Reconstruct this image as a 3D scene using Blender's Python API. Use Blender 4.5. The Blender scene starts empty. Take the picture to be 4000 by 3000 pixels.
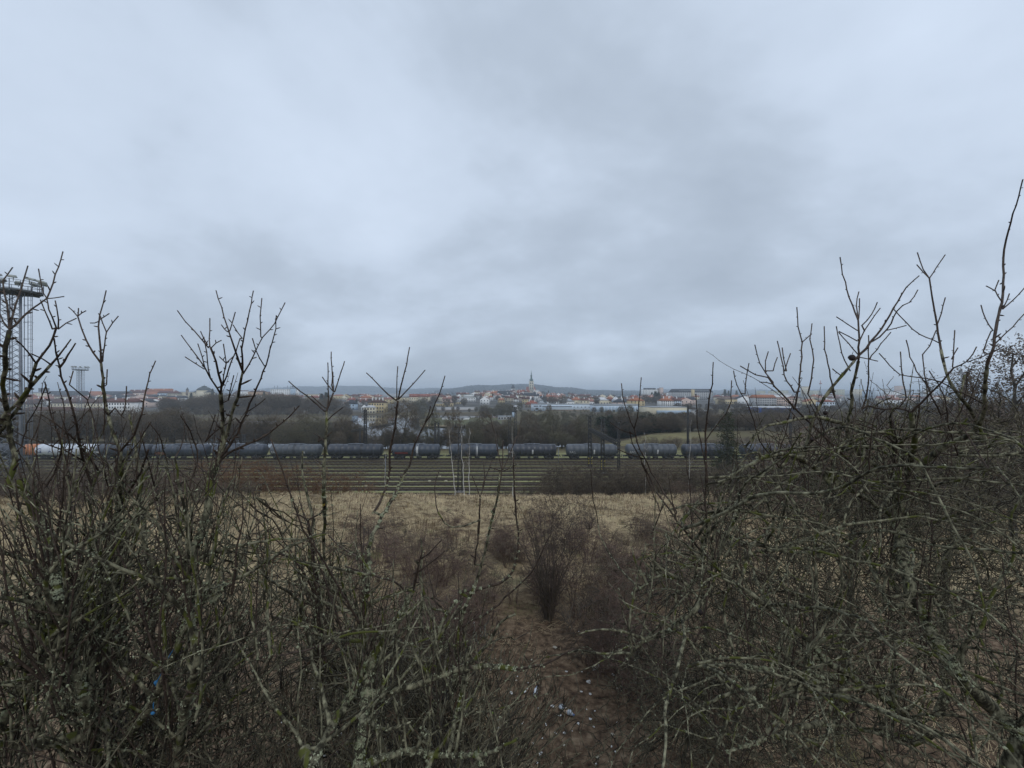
import bpy, math, random
import numpy as np
from mathutils import Vector, kdtree

# ------------------------------------------------------------------ camera, sky, light, exposure
SC = bpy.context.scene
COL = SC.collection
F, CX, HY, CAMZ = 1503.0, 2000.0, 1545.0, 18.0      # focal length and horizon of the 4000x3000 photograph
cam_d = bpy.data.cameras.new('camera')
cam = bpy.data.objects.new('camera', cam_d)
COL.objects.link(cam)
cam.location = (0, 0, CAMZ)
cam.rotation_euler = (math.radians(90), 0, 0)
cam_d.sensor_width = 36.0
cam_d.lens = F / 4000.0 * 36.0
cam_d.shift_y = 45.0 / 4000.0
cam_d.clip_start = 0.05
cam_d.clip_end = 40000
SC.camera = cam
SC.view_settings.view_transform = 'Standard'
SC.view_settings.look = 'None'
SC.view_settings.gamma = 1.0
SC.view_settings.exposure = 0.2
SC.cycles.max_bounces = 5
SC.cycles.diffuse_bounces = 2
SC.cycles.glossy_bounces = 2
SC.cycles.transparent_max_bounces = 6
SC.cycles.volume_bounces = 2
SC.cycles.use_denoising = True
SC.cycles.use_adaptive_sampling = False

SUN_EL, SUN_ROT = math.radians(48), math.radians(200)
W = bpy.data.worlds.new("World")
SC.world = W
W.use_nodes = True
nt = W.node_tree
nt.nodes.clear()
N, L = nt.nodes, nt.links
def wn(t, **k):
    n = N.new(t)
    for a, v in k.items():
        setattr(n, a, v)
    return n
def wmath(op, a, b=None, clamp=False):
    n = N.new('ShaderNodeMath'); n.operation = op; n.use_clamp = clamp
    for i, v in enumerate((a, b)):
        if v is None: continue
        if isinstance(v, (int, float)): n.inputs[i].default_value = v
        else: L.new(v, n.inputs[i])
    return n.outputs[0]
sky = wn('ShaderNodeTexSky', sky_type='NISHITA', sun_disc=False, sun_elevation=SUN_EL, sun_rotation=SUN_ROT)
tc = wn('ShaderNodeTexCoord')
sep = wn('ShaderNodeSeparateXYZ')
L.new(tc.outputs['Generated'], sep.inputs[0])
zc = wmath('MAXIMUM', sep.outputs[2], 0.0)
den = wmath('ADD', zc, 0.42)
px_ = wmath('DIVIDE', sep.outputs[0], den)
py_ = wmath('DIVIDE', sep.outputs[1], den)
comb = wn('ShaderNodeCombineXYZ')
L.new(px_, comb.inputs[0]); L.new(py_, comb.inputs[1])
mp = wn('ShaderNodeMapping')
mp.inputs['Location'].default_value = (1.9, 4.6, 0.4)
mp.inputs['Rotation'].default_value = (0, 0, math.radians(28))
mp.inputs['Scale'].default_value = (1.25, 1.6, 1.0)
L.new(comb.outputs[0], mp.inputs[0])
n1 = wn('ShaderNodeTexNoise'); n1.inputs['Scale'].default_value = 0.95
n1.inputs['Detail'].default_value = 5.0; n1.inputs['Roughness'].default_value = 0.50
n1.inputs['Distortion'].default_value = 0.35
L.new(mp.outputs[0], n1.inputs['Vector'])
n2 = wn('ShaderNodeTexNoise'); n2.inputs['Scale'].default_value = 3.2
n2.inputs['Detail'].default_value = 6.0; n2.inputs['Roughness'].default_value = 0.55
L.new(mp.outputs[0], n2.inputs['Vector'])
mixv = wmath('ADD', wmath('MULTIPLY', n1.outputs[0], 0.76), wmath('MULTIPLY', n2.outputs[0], 0.24))
# overcast: brightest some way up, greyer low down
lowg = wn('ShaderNodeMapRange'); lowg.interpolation_type = 'SMOOTHSTEP'
lowg.inputs['From Min'].default_value = 0.0; lowg.inputs['From Max'].default_value = 0.50
lowg.inputs['To Min'].default_value = -0.075; lowg.inputs['To Max'].default_value = 0.035
L.new(zc, lowg.inputs['Value'])
val = wmath('ADD', mixv, lowg.outputs[0])
ramp = wn('ShaderNodeValToRGB')
cr = ramp.color_ramp
cr.elements[0].position = 0.33; cr.elements[0].color = (0.375, 0.440, 0.532, 1)
cr.elements[1].position = 0.74; cr.elements[1].color = (0.640, 0.735, 0.875, 1)
e = cr.elements.new(0.452); e.color = (0.445, 0.520, 0.625, 1)
e = cr.elements.new(0.555); e.color = (0.545, 0.632, 0.758, 1)
L.new(val, ramp.inputs[0])
skm = wn('ShaderNodeMixRGB'); skm.blend_type = 'MULTIPLY'; skm.inputs[0].default_value = 1.0
skm.inputs[2].default_value = (0.08, 0.08, 0.08, 1)
L.new(sky.outputs[0], skm.inputs[1])
mix = wn('ShaderNodeMixRGB'); mix.inputs[0].default_value = 0.94
L.new(skm.outputs[0], mix.inputs[1]); L.new(ramp.outputs[0], mix.inputs[2])
bg = wn('ShaderNodeBackground'); bg.inputs['Strength'].default_value = 1.0
L.new(mix.outputs[0], bg.inputs['Color'])
wo = wn('ShaderNodeOutputWorld')
L.new(bg.outputs[0], wo.inputs['Surface'])

sun_d = bpy.data.lights.new('sun', 'SUN')
sun_d.energy = 0.7
sun_d.angle = math.radians(25)
sun_d.color = (1.0, 0.97, 0.92)
sun = bpy.data.objects.new('sun', sun_d)
COL.objects.link(sun)
sun.rotation_euler = (math.pi / 2 - SUN_EL, 0, math.radians(20))

# ------------------------------------------------------------------ helpers
def P(px, py, d):
    return Vector(((px - CX) / F * d, d, CAMZ - (py - HY) / F * d))

def tag(o, label=None, cat=None, group=None, kind=None):
    if label: o['label'] = label
    if cat: o['category'] = cat
    if group: o['group'] = group
    if kind: o['kind'] = kind
    return o

def empty(name, loc, rz=0.0):
    o = bpy.data.objects.new(name, None)
    o.empty_display_size = 0.3
    COL.objects.link(o)
    o.location = loc
    o.rotation_euler = (0, 0, rz)
    return o

def mesh_np(name, verts, quads=None, tris=None, smooth=False):
    me = bpy.data.meshes.new(name)
    verts = np.asarray(verts, dtype=np.float32).reshape(-1, 3)
    nq = 0 if quads is None else len(quads)
    ntr = 0 if tris is None else len(tris)
    me.vertices.add(len(verts))
    me.vertices.foreach_set('co', verts.ravel())
    li = []
    if nq: li.append(np.asarray(quads, dtype=np.int32).ravel())
    if ntr: li.append(np.asarray(tris, dtype=np.int32).ravel())
    if li:
        li = np.concatenate(li)
        me.loops.add(len(li))
        me.loops.foreach_set('vertex_index', li)
        me.polygons.add(nq + ntr)
        starts = np.concatenate([np.arange(nq) * 4, nq * 4 + np.arange(ntr) * 3]).astype(np.int32)
        me.polygons.foreach_set('loop_start', starts)
        if smooth:
            me.polygons.foreach_set('use_smooth', np.ones(nq + ntr, dtype=bool))
    me.update(calc_edges=True)
    return me

def link(name, me, mat, parent=None, loc=None):
    o = bpy.data.objects.new(name, me)
    if mat is not None and len(me.materials) == 0:
        me.materials.append(mat)
    COL.objects.link(o)
    if parent is not None: o.parent = parent
    if loc is not None: o.location = loc
    return o

class MB:
    """collects plain shapes and builds them as one mesh"""
    def __init__(s):
        s.v = []; s.q = []; s.t = []
    def add(s, vs, faces):
        b = len(s.v)
        s.v.extend([tuple(v) for v in vs])
        for f in faces:
            if len(f) == 4: s.q.append([b + i for i in f])
            elif len(f) == 3: s.t.append([b + i for i in f])
            else:
                for k in range(1, len(f) - 1): s.t.append([b + f[0], b + f[k], b + f[k + 1]])
    def box(s, x0, x1, y0, y1, z0, z1):
        vs = [(x0,y0,z0),(x1,y0,z0),(x1,y1,z0),(x0,y1,z0),(x0,y0,z1),(x1,y0,z1),(x1,y1,z1),(x0,y1,z1)]
        s.add(vs, [(0,3,2,1),(4,5,6,7),(0,1,5,4),(1,2,6,5),(2,3,7,6),(3,0,4,7)])
        return s
    def bar(s, p, q, r, n=4, r2=None):
        p = Vector(p); q = Vector(q); d = (q - p)
        if d.length < 1e-6: return s
        d.normalize()
        a = d.cross(Vector((0, 0, 1)) if abs(d.z) < 0.9 else Vector((1, 0, 0))).normalized()
        b = d.cross(a)
        r2 = r if r2 is None else r2
        vs = []
        for c, rr in ((p, r), (q, r2)):
            for k in range(n):
                t = 2 * math.pi * (k + 0.5) / n
                vs.append(c + a * math.cos(t) * rr + b * math.sin(t) * rr)
        fs = [(k, (k + 1) % n, n + (k + 1) % n, n + k) for k in range(n)]
        fs.append(tuple(range(n - 1, -1, -1))); fs.append(tuple(range(n, 2 * n)))
        s.add(vs, fs)
        return s
    def lathe(s, prof, n=12, c=(0, 0, 0), axis='z'):
        vs = []
        for (r, h) in prof:
            for k in range(n):
                t = 2 * math.pi * (k + 0.5) / n
                x, y = r * math.cos(t), r * math.sin(t)
                if axis == 'z': vs.append((c[0] + x, c[1] + y, c[2] + h))
                elif axis == 'x': vs.append((c[0] + h, c[1] + x, c[2] + y))
                else: vs.append((c[0] + x, c[1] + h, c[2] + y))
        fs = []
        for i in range(len(prof) - 1):
            for k in range(n):
                fs.append((i * n + k, i * n + (k + 1) % n, (i + 1) * n + (k + 1) % n, (i + 1) * n + k))
        fs.append(tuple(range(n - 1, -1, -1)))
        m = (len(prof) - 1) * n
        fs.append(tuple(range(m, m + n)))
        s.add(vs, fs)
        return s
    def mesh(s, name, smooth=False):
        return mesh_np(name, s.v, s.q, s.t, smooth)
    def build(s, name, mat, parent=None, loc=None, smooth=False):
        return link(name, s.mesh(name, smooth), mat, parent, loc)

def tubes_mesh(name, polys, radii, sides=4, smooth=True):
    """every polyline as a closed tapering tube; one mesh"""
    groups = {}
    for p, r in zip(polys, radii):
        groups.setdefault(len(p), ([], []))
        groups[len(p)][0].append(p); groups[len(p)][1].append(r)
    V, Q, T = [], [], []
    base = 0
    ang = 2 * np.pi * np.arange(sides) / sides
    ca, sa = np.cos(ang), np.sin(ang)
    for K, (ps, rs) in groups.items():
        if K < 2: continue
        A = np.array(ps, dtype=np.float64); R = np.array(rs, dtype=np.float64)
        M = len(A)
        T_ = np.empty_like(A)
        T_[:, 1:-1] = A[:, 2:] - A[:, :-2]
        T_[:, 0] = A[:, 1] - A[:, 0]; T_[:, -1] = A[:, -1] - A[:, -2]
        T_ /= (np.linalg.norm(T_, axis=2, keepdims=True) + 1e-9)
        D = A[:, -1] - A[:, 0]
        D = np.abs(D)
        ref = np.zeros((M, 3)); ref[np.arange(M), np.argmin(D, axis=1)] = 1.0
        U = np.cross(T_, ref[:, None, :]); U /= (np.linalg.norm(U, axis=2, keepdims=True) + 1e-9)
        B = np.cross(T_, U)
        ring = A[:, :, None, :] + R[:, :, None, None] * (U[:, :, None, :] * ca[None, None, :, None] + B[:, :, None, :] * sa[None, None, :, None])
        V.append(ring.reshape(-1, 3))
        m = np.arange(M)[:, None, None] * (K * sides)
        i = np.arange(K - 1)[None, :, None] * sides
        k = np.arange(sides)[None, None, :]
        k2 = (k + 1) % sides
        q = np.stack([m + i + k, m + i + k2, m + i + sides + k2, m + i + sides + k], axis=-1).reshape(-1, 4) + base
        Q.append(q)
        e0 = np.arange(M) * K * sides + (K - 1) * sides + base
        for j in range(1, sides - 1):
            T.append(np.stack([e0, e0 + j, e0 + j + 1], axis=-1))
        base += M * K * sides
    if not V:
        return mesh_np(name, np.zeros((0, 3)))
    return mesh_np(name, np.concatenate(V), np.concatenate(Q), np.concatenate(T) if T else None, smooth)

# ------------------------------------------------------------------ materials
MATS = {}
def mat(name, c1, c2=None, scale=1.0, rough=0.85, bump=0.0, metal=0.0, stretch=None, c3=None, thr=None, spec=0.3, rng_=(0.34, 0.66)):
    """principled with object-space noise between c1 and c2 and optional spots of c3"""
    if name in MATS: return MATS[name]
    m = bpy.data.materials.new(name)
    m.use_nodes = True
    nt = m.node_tree; N = nt.nodes; L = nt.links
    b = N['Principled BSDF']
    b.inputs['Roughness'].default_value = rough
    b.inputs['Metallic'].default_value = metal
    b.inputs['Specular IOR Level'].default_value = spec
    if c2 is None:
        c2 = tuple(x * 0.8 for x in c1)
    tc = N.new('ShaderNodeTexCoord')
    vec = tc.outputs['Object']
    if stretch:
        mp = N.new('ShaderNodeMapping'); mp.inputs['Scale'].default_value = stretch
        L.new(vec, mp.inputs[0]); vec = mp.outputs[0]
    n = N.new('ShaderNodeTexNoise'); n.inputs['Scale'].default_value = scale
    n.inputs['Detail'].default_value = 4.0; n.inputs['Roughness'].default_value = 0.6
    L.new(vec, n.inputs['Vector'])
    r = N.new('ShaderNodeMapRange'); r.inputs['From Min'].default_value = rng_[0]; r.inputs['From Max'].default_value = rng_[1]
    L.new(n.outputs[0], r.inputs['Value'])
    mx = N.new('ShaderNodeMixRGB')
    L.new(r.outputs[0], mx.inputs[0])
    mx.inputs[1].default_value = (*c1, 1); mx.inputs[2].default_value = (*c2, 1)
    out = mx.outputs[0]
    if c3 is not None:
        n3 = N.new('ShaderNodeTexNoise'); n3.inputs['Scale'].default_value = scale * 0.37
        n3.inputs['Detail'].default_value = 3.0
        L.new(vec, n3.inputs['Vector'])
        t = thr if thr else 0.62
        r3 = N.new('ShaderNodeMapRange'); r3.inputs['From Min'].default_value = t; r3.inputs['From Max'].default_value = t + 0.05
        L.new(n3.outputs[0], r3.inputs['Value'])
        m3 = N.new('ShaderNodeMixRGB'); L.new(r3.outputs[0], m3.inputs[0]); L.new(out, m3.inputs[1])
        m3.inputs[2].default_value = (*c3, 1)
        out = m3.outputs[0]
    L.new(out, b.inputs['Base Color'])
    if bump:
        bp = N.new('ShaderNodeBump'); bp.inputs['Strength'].default_value = bump
        L.new(n.outputs[0], bp.inputs['Height']); L.new(bp.outputs[0], b.inputs['Normal'])
    MATS[name] = m
    return m

M_BARK = mat('bark', (0.026, 0.023, 0.013), (0.270, 0.255, 0.165), 24, 0.9, 0.6, rng_=(0.42, 0.66), stretch=(1, 1, 0.5), c3=(0.072, 0.078, 0.016), thr=0.58)
M_SHOOT = mat('shoot_bark', (0.022, 0.014, 0.010), (0.080, 0.056, 0.040), 30, 0.75)
M_TWIG = mat('twig_bark', (0.026, 0.021, 0.014), (0.185, 0.165, 0.105), 8, 0.85, rng_=(0.42, 0.66), c3=(0.100, 0.066, 0.040), thr=0.60)
M_LICHEN = mat('lichen', (0.150, 0.165, 0.090), (0.360, 0.375, 0.255), 9, 0.95, c3=(0.36, 0.25, 0.03), thr=0.725)
M_GREYTREE = mat('grey_twigs', (0.090, 0.070, 0.050), (0.165, 0.132, 0.092), 0.6, 0.9)
M_DARKTREE = mat('dark_twigs', (0.062, 0.050, 0.038), (0.115, 0.092, 0.066), 0.4, 0.9)
M_OLIVETREE = mat('olive_twigs', (0.100, 0.092, 0.060), (0.150, 0.135, 0.088), 0.6, 0.9)
M_ORANGETWIG = mat('willow_twigs', (0.120, 0.066, 0.036), (0.175, 0.098, 0.050), 0.8, 0.9)
M_REDTWIG = mat('red_brown_twigs', (0.092, 0.060, 0.048), (0.175, 0.120, 0.092), 1.5, 0.9)
M_TRUNKD = mat('tree_trunk', (0.060, 0.054, 0.046), (0.105, 0.096, 0.082), 2, 0.9)
M_BIRCH = mat('birch_bark', (0.42, 0.40, 0.37), (0.55, 0.53, 0.49), 3, 0.8, c3=(0.06, 0.055, 0.05), thr=0.60, stretch=(1, 1, 0.5))
M_NEEDLE = mat('conifer_needles', (0.040, 0.050, 0.026), (0.075, 0.085, 0.045), 1.2, 0.9)
M_PINE = mat('pine_needles', (0.030, 0.042, 0.030), (0.050, 0.064, 0.044), 0.5, 0.9)
M_RUSTLEAF = mat('dead_leaves', (0.120, 0.070, 0.045), (0.190, 0.115, 0.070), 3, 0.9)
M_GREYLEAF = mat('withered_leaves', (0.105, 0.082, 0.065), (0.190, 0.155, 0.125), 3, 0.9)
M_STEEL = mat('galvanised_steel', (0.16, 0.175, 0.20), (0.24, 0.26, 0.29), 1.5, 0.6, metal=0.2)
M_DARKSTEEL = mat('dark_steel', (0.035, 0.035, 0.036), (0.07, 0.068, 0.066), 3, 0.7, metal=0.2)
M_RUST = mat('rusty_rail', (0.075, 0.052, 0.040), (0.13, 0.09, 0.066), 2, 0.7, metal=0.3)
M_BALLAST = mat('ballast', (0.040, 0.036, 0.032), (0.080, 0.070, 0.060), 5, 0.95, 0.4)
M_GLASS = mat('window_glass', (0.035, 0.040, 0.048), (0.06, 0.066, 0.075), 0.3, 0.3)
M_WHITE = mat('white_paint', (0.72, 0.73, 0.75), (0.60, 0.61, 0.63), 0.8, 0.6)
M_YELLOW = mat('yellow_paint', (0.55, 0.42, 0.07), (0.42, 0.33, 0.07), 3, 0.6)
M_BLACK = mat('black_paint', (0.02, 0.02, 0.02), (0.035, 0.035, 0.035), 3, 0.6)
M_ROOFPALE = mat('pale_metal_roof', (0.55, 0.57, 0.60), (0.45, 0.47, 0.50), 0.1, 0.6)

# ------------------------------------------------------------------ the ground
NEARP = [(-60, 12.9), (0, 12.5), (4, 12.2), (8, 11.75), (13, 11.15), (20, 10.35), (30, 9.1), (40, 7.35), (46.5, 5.9), (49, 5.1), (58, 0.4), (62, 0.0), (130, 0.0)]
NY = [a for a, b in NEARP]; NZ = [b for a, b in NEARP]
TPX = [-2500, 0, 700, 900, 1300, 1450, 1600, 1670, 1900, 2050, 2200, 2350, 2600, 3000, 4000, 6500]
TAB = [
 (130, [0,0,0,0,0,0,0,0,0,0,0,0,1,2,2.5,2.5]),
 (150, [0,0,0,-2,-3,-3,-3,-3,-3,-3,-2,-0.2,3.2,4,4.5,4.5]),
 (166, [-1,-1,-2,-6,-6,-6,-6,-6,-6,-6,-6,-1,2.5,4,5,5]),
 (235, [-2,-2,-2,-6,-6,-6,-6,-6,-6,-6,-6,-2,1,3,4,4]),
 (260, [-2,-2,-3,-6,-6,-6,-6,-6,-6,-2.5,-2.5,-2,1,3,4,4]),
 (270, [-2,-2,-3,-6,-6,-6,-6,-2.9,-2.9,-2,-2,-2,1,3,4,4]),
 (345, [-2,-2,-2.5,-2.5,-2.5,-6,-6,-2.0,-1.8,-1.5,-1,-1,1,3,4,4]),
 (362, [-2,-2,-2,-2,-2,-6,-6,-6,-6,-1,-1,0,1,3,4,4]),
 (435, [-2,-2,-2,-2,-2,-6,-6,-6,-5,0,0,1,2,3,4,4]),
 (450, [-2,-2,-2,-2,-2,-2.4,-2.4,-2.4,-2,0,0,1,2,3,4,4]),
 (600, [2,2,1,1,1,1,1,1,2,2,2,2,3,3,4,4]),
 (750, [7,7,6,5,6,7,8,8,9,9,6,6,6,5,5,5]),
 (900, [11,11,11,10,9,10,11,12,14,15,8,8,9,8,7,7]),
 (1100, [13,13,13,12,11,12,13,14,20,23,12,11,13,11,10,10]),
 (1300, [14,14,14,13,12,13,14,16,24,28,15,13,15,13,12,12]),
 (1600, [14,14,14,13,12,13,14,15,18,20,14,12,15,14,13,13]),
 (2300, [16,16,15,12,10,12,14,20,30,34,26,18,16,16,16,16]),
 (3100, [20,20,18,14,12,14,24,40,92,96,74,42,38,26,22,22]),
 (3500, [24,24,22,18,16,16,26,42,84,88,66,40,42,30,26,26]),
 (5000, [40,44,60,78,128,118,94,92,80,70,62,72,76,78,72,60]),
 (7000, [40,40,50,60,70,70,60,60,60,60,60,60,60,60,60,50]),
]
TY = [r[0] for r in TAB]
TG = np.array([r[1] for r in TAB], dtype=float)
def _sm(t): return t * t * (3 - 2 * t)
def H(X, Y, bumps=True):
    if Y <= 130:
        z = float(np.interp(Y, NY, NZ))
        if Y < 58:
            z += 0.35 * math.sin(X * 0.11 + 1.3) * math.sin(Y * 0.09) * min(1, max(0, (50 - Y) / 10))
            if bumps:
                k = min(1.0, max(0.35, (Y - 9) / 14))
                z += k * (0.13 * math.sin(X * 1.7 + Y * 0.8 + math.sin(X * 0.7)) * math.sin(Y * 1.9 - X * 0.6) + 0.07 * math.sin(X * 3.7 - 1.9 * Y + math.sin(Y)))
        elif Y > 116:
            px = X / Y * F + CX
            i = max(0, min(len(TPX) - 2, int(np.searchsorted(TPX, px)) - 1))
            t = min(1, max(0, (px - TPX[i]) / (TPX[i + 1] - TPX[i])))
            z += (TG[0, i] * (1 - t) + TG[0, i + 1] * t) * _sm((Y - 116) / 14)
        return z
    px = X / Y * F + CX
    i = max(0, min(len(TPX) - 2, int(np.searchsorted(TPX, px)) - 1))
    t = _sm(min(1, max(0, (px - TPX[i]) / (TPX[i + 1] - TPX[i]))))
    j = max(0, min(len(TY) - 2, int(np.searchsorted(TY, Y)) - 1))
    s = min(1, max(0, (Y - TY[j]) / (TY[j + 1] - TY[j])))
    if TY[j] > 2000: s = _sm(s)
    a = TG[j, i] * (1 - t) + TG[j, i + 1] * t
    b = TG[j + 1, i] * (1 - t) + TG[j + 1, i + 1] * t
    z = a * (1 - s) + b * s
    if Y > 2300:
        z += (Y / 5000) * 5 * (math.sin(px * 0.021 + Y * 0.0007) + 0.6 * math.sin(px * 0.049 + 2 + Y * 0.001))
    return z

def ground():
    ys = list(np.arange(-60, 0, 4.0)) + list(np.arange(0, 62, 0.9)) + list(np.arange(62, 130, 4))
    y = 130.0
    while y < 7000:
        ys.append(y); y += max(3.0, y * 0.016)
    ys += [p for p in TY if p not in ys]
    ys.append(7000.0)
    ys = sorted(set(ys))
    nc = 260
    t = np.linspace(-1, 1, nc)
    s = np.sign(t) * (0.35 * np.abs(t) + 0.65 * np.abs(t) ** 2.2)
    V = np.zeros((len(ys), nc, 3))
    for r, y in enumerate(ys):
        hw = 90 + 2.0 * max(0.0, y)
        for c in range(nc):
            x = s[c] * hw
            V[r, c] = (x, y, H(x, y))
    R = len(ys)
    i = np.arange(R - 1)[:, None] * nc; k = np.arange(nc - 1)[None, :]
    q = np.stack([i + k, i + k + 1, i + nc + k + 1, i + nc + k], axis=-1).reshape(-1, 4)
    me = mesh_np('ground', V.reshape(-1, 3), q, None, True)
    m = bpy.data.materials.new('ground')
    m.use_nodes = True
    nt = m.node_tree; N = nt.nodes; L = nt.links
    b = N['Principled BSDF']; b.inputs['Roughness'].default_value = 0.95; b.inputs['Specular IOR Level'].default_value = 0.15
    g = N.new('ShaderNodeNewGeometry')
    sp = N.new('ShaderNodeSeparateXYZ'); L.new(g.outputs['Position'], sp.inputs[0])
    def noise(scale, det=5, vec=None, stretch=None):
        n = N.new('ShaderNodeTexNoise'); n.inputs['Scale'].default_value = scale; n.inputs['Detail'].default_value = det
        n.inputs['Roughness'].default_value = 0.62
        v = g.outputs['Position']
        if stretch:
            mp = N.new('ShaderNodeMapping'); mp.inputs['Scale'].default_value = stretch; L.new(v, mp.inputs[0]); v = mp.outputs[0]
        L.new(v, n.inputs['Vector'])
        return n.outputs[0]
    def ramp(fac, stops):
        r = N.new('ShaderNodeValToRGB'); r.color_ramp.elements[0].position = stops[0][0]; r.color_ramp.elements[0].color = (*stops[0][1], 1)
        r.color_ramp.elements[1].position = stops[-1][0]; r.color_ramp.elements[1].color = (*stops[-1][1], 1)
        for p, c in stops[1:-1]:
            e = r.color_ramp.elements.new(p); e.color = (*c, 1)
        L.new(fac, r.inputs[0])
        return r.outputs[0]
    def step(v, a, bb):
        r = N.new('ShaderNodeMapRange'); r.inputs['From Min'].default_value = a; r.inputs['From Max'].default_value = bb
        L.new(v, r.inputs['Value']); return r.outputs[0]
    def mixc(f, a, c):
        n = N.new('ShaderNodeMixRGB'); L.new(f, n.inputs[0]); L.new(a, n.inputs[1]); L.new(c, n.inputs[2]); return n.outputs[0]
    field = ramp(noise(0.9, 8), [(0.34, (0.085, 0.058, 0.034)), (0.45, (0.200, 0.148, 0.084)), (0.55, (0.400, 0.310, 0.180)), (0.70, (0.19, 0.18, 0.09))])
    litter = ramp(noise(5.5, 12), [(0.34, (0.035, 0.024, 0.016)), (0.46, (0.100, 0.066, 0.042)), (0.58, (0.180, 0.125, 0.080)), (0.72, (0.28, 0.21, 0.14))])
    yard = ramp(noise(0.35, 6, stretch=(0.25, 1.2, 1)), [(0.32, (0.100, 0.076, 0.050)), (0.43, (0.200, 0.195, 0.095)), (0.60, (0.290, 0.290, 0.130))])
    far = ramp(noise(0.02, 6), [(0.34, (0.060, 0.050, 0.036)), (0.48, (0.110, 0.090, 0.058)), (0.62, (0.135, 0.120, 0.062)), (0.74, (0.17, 0.14, 0.10))])
    townc = ramp(noise(0.03, 6), [(0.36, (0.050, 0.048, 0.044)), (0.5, (0.085, 0.080, 0.070)), (0.66, (0.16, 0.15, 0.14))])
    wood = ramp(noise(0.012, 8), [(0.35, (0.024, 0.032, 0.038)), (0.55, (0.042, 0.052, 0.054)), (0.74, (0.090, 0.098, 0.085))])
    c = mixc(step(sp.outputs[1], 10.5, 15.0), litter, field)
    c = mixc(step(sp.outputs[1], 49.0, 54.0), c, yard)
    c = mixc(step(sp.outputs[1], 116.0, 128.0), c, far)
    c = mixc(step(sp.outputs[1], 450.0, 480.0), c, townc)
    c = mixc(step(sp.outputs[1], 1500.0, 2000.0), c, wood)
    L.new(c, b.inputs['Base Color'])
    bp = N.new('ShaderNodeBump'); bp.inputs['Strength'].default_value = 0.6; bp.inputs['Distance'].default_value = 0.15
    L.new(noise(4.0, 6), bp.inputs['Height']); L.new(bp.outputs[0], b.inputs['Normal'])
    o = link('ground', me, m)
    tag(o, kind='structure')
ground()

def water():
    me = mesh_np('water', [(-420, 150, -4), (330, 150, -4), (330, 447, -4), (-420, 447, -4)], [(0, 1, 2, 3)])
    m = bpy.data.materials.new('water'); m.use_nodes = True
    nt = m.node_tree; b = nt.nodes['Principled BSDF']
    b.inputs['Base Color'].default_value = (0.03, 0.035, 0.038, 1); b.inputs['Roughness'].default_value = 0.04
    n = nt.nodes.new('ShaderNodeTexNoise'); n.inputs['Scale'].default_value = 0.35; n.inputs['Detail'].default_value = 4
    g = nt.nodes.new('ShaderNodeNewGeometry'); mp = nt.nodes.new('ShaderNodeMapping'); mp.inputs['Scale'].default_value = (0.3, 1.5, 1)
    nt.links.new(g.outputs['Position'], mp.inputs[0]); nt.links.new(mp.outputs[0], n.inputs['Vector'])
    bp = nt.nodes.new('ShaderNodeBump'); bp.inputs['Strength'].default_value = 0.06; bp.inputs['Distance'].default_value = 0.1
    nt.links.new(n.outputs[0], bp.inputs['Height']); nt.links.new(bp.outputs[0], b.inputs['Normal'])
    o = link('water', me, m); tag(o, kind='structure')
water()

ONES = ['', 'first', 'second', 'third', 'fourth', 'fifth', 'sixth', 'seventh', 'eighth', 'ninth', 'tenth', 'eleventh', 'twelfth',
        'thirteenth', 'fourteenth', 'fifteenth', 'sixteenth', 'seventeenth', 'eighteenth', 'nineteenth']
TENS = ['', '', 'twenty', 'thirty', 'forty', 'fifty', 'sixty', 'seventy', 'eighty', 'ninety']
TENTH = ['', '', 'twentieth', 'thirtieth', 'fortieth', 'fiftieth', 'sixtieth', 'seventieth', 'eightieth', 'ninetieth']
def nth(n):
    if n < 20: return ONES[n]
    if n < 100: return TENTH[n // 10] if n % 10 == 0 else TENS[n // 10] + '-' + ONES[n % 10]
    return 'hundred-and-' + nth(n - 100) if n > 100 else 'hundredth'
# ------------------------------------------------------------------ railway yard
TRACKS = [69.2, 73.6, 77.8, 82.2, 86.6, 91.0, 95.2, 99.6, 103.6, 108.0]
def track_meshes():
    bed = MB()
    L0, L1 = -150, 150
    n = 60
    vs = []
    for k in range(n + 1):
        x = L0 + (L1 - L0) * k / n
        j = 0.12 * math.sin(k * 1.9) + 0.08 * math.sin(k * 4.3)
        for (y, z) in ((-1.05 + j, -0.02), (-0.9 + j * 0.6, 0.10), (0.9 + j * 0.5, 0.10), (1.05 - j, -0.02)):
            vs.append((x, y, z))
    fs = []
    for k in range(n):
        for i in range(3):
            fs.append((k * 4 + i, (k + 1) * 4 + i, (k + 1) * 4 + i + 1, k * 4 + i + 1))
    bed.add(vs, fs)
    bm_ = bed.mesh('ballast_bed')
    bm_.materials.append(M_BALLAST)
    sl = MB()
    x = L0
    while x < L1:
        sl.box(x, x + 0.24, -1.2, 1.2, 0.06, 0.165); x += 1.3
    sm = sl.mesh('sleepers'); sm.materials.append(mat('sleeper_wood', (0.05, 0.042, 0.036), (0.09, 0.075, 0.062), 3, 0.95))
    r = MB(); r.box(L0, L1, -0.075, 0.075, 0.175, 0.20); r.box(L0, L1, -0.02, 0.02, 0.20, 0.30); r.box(L0, L1, -0.036, 0.036, 0.30, 0.345)
    rm = r.mesh('rail'); rm.materials.append(M_RUST)
    return bm_, sm, rm
_bed, _slp, _rail = track_meshes()
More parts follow.
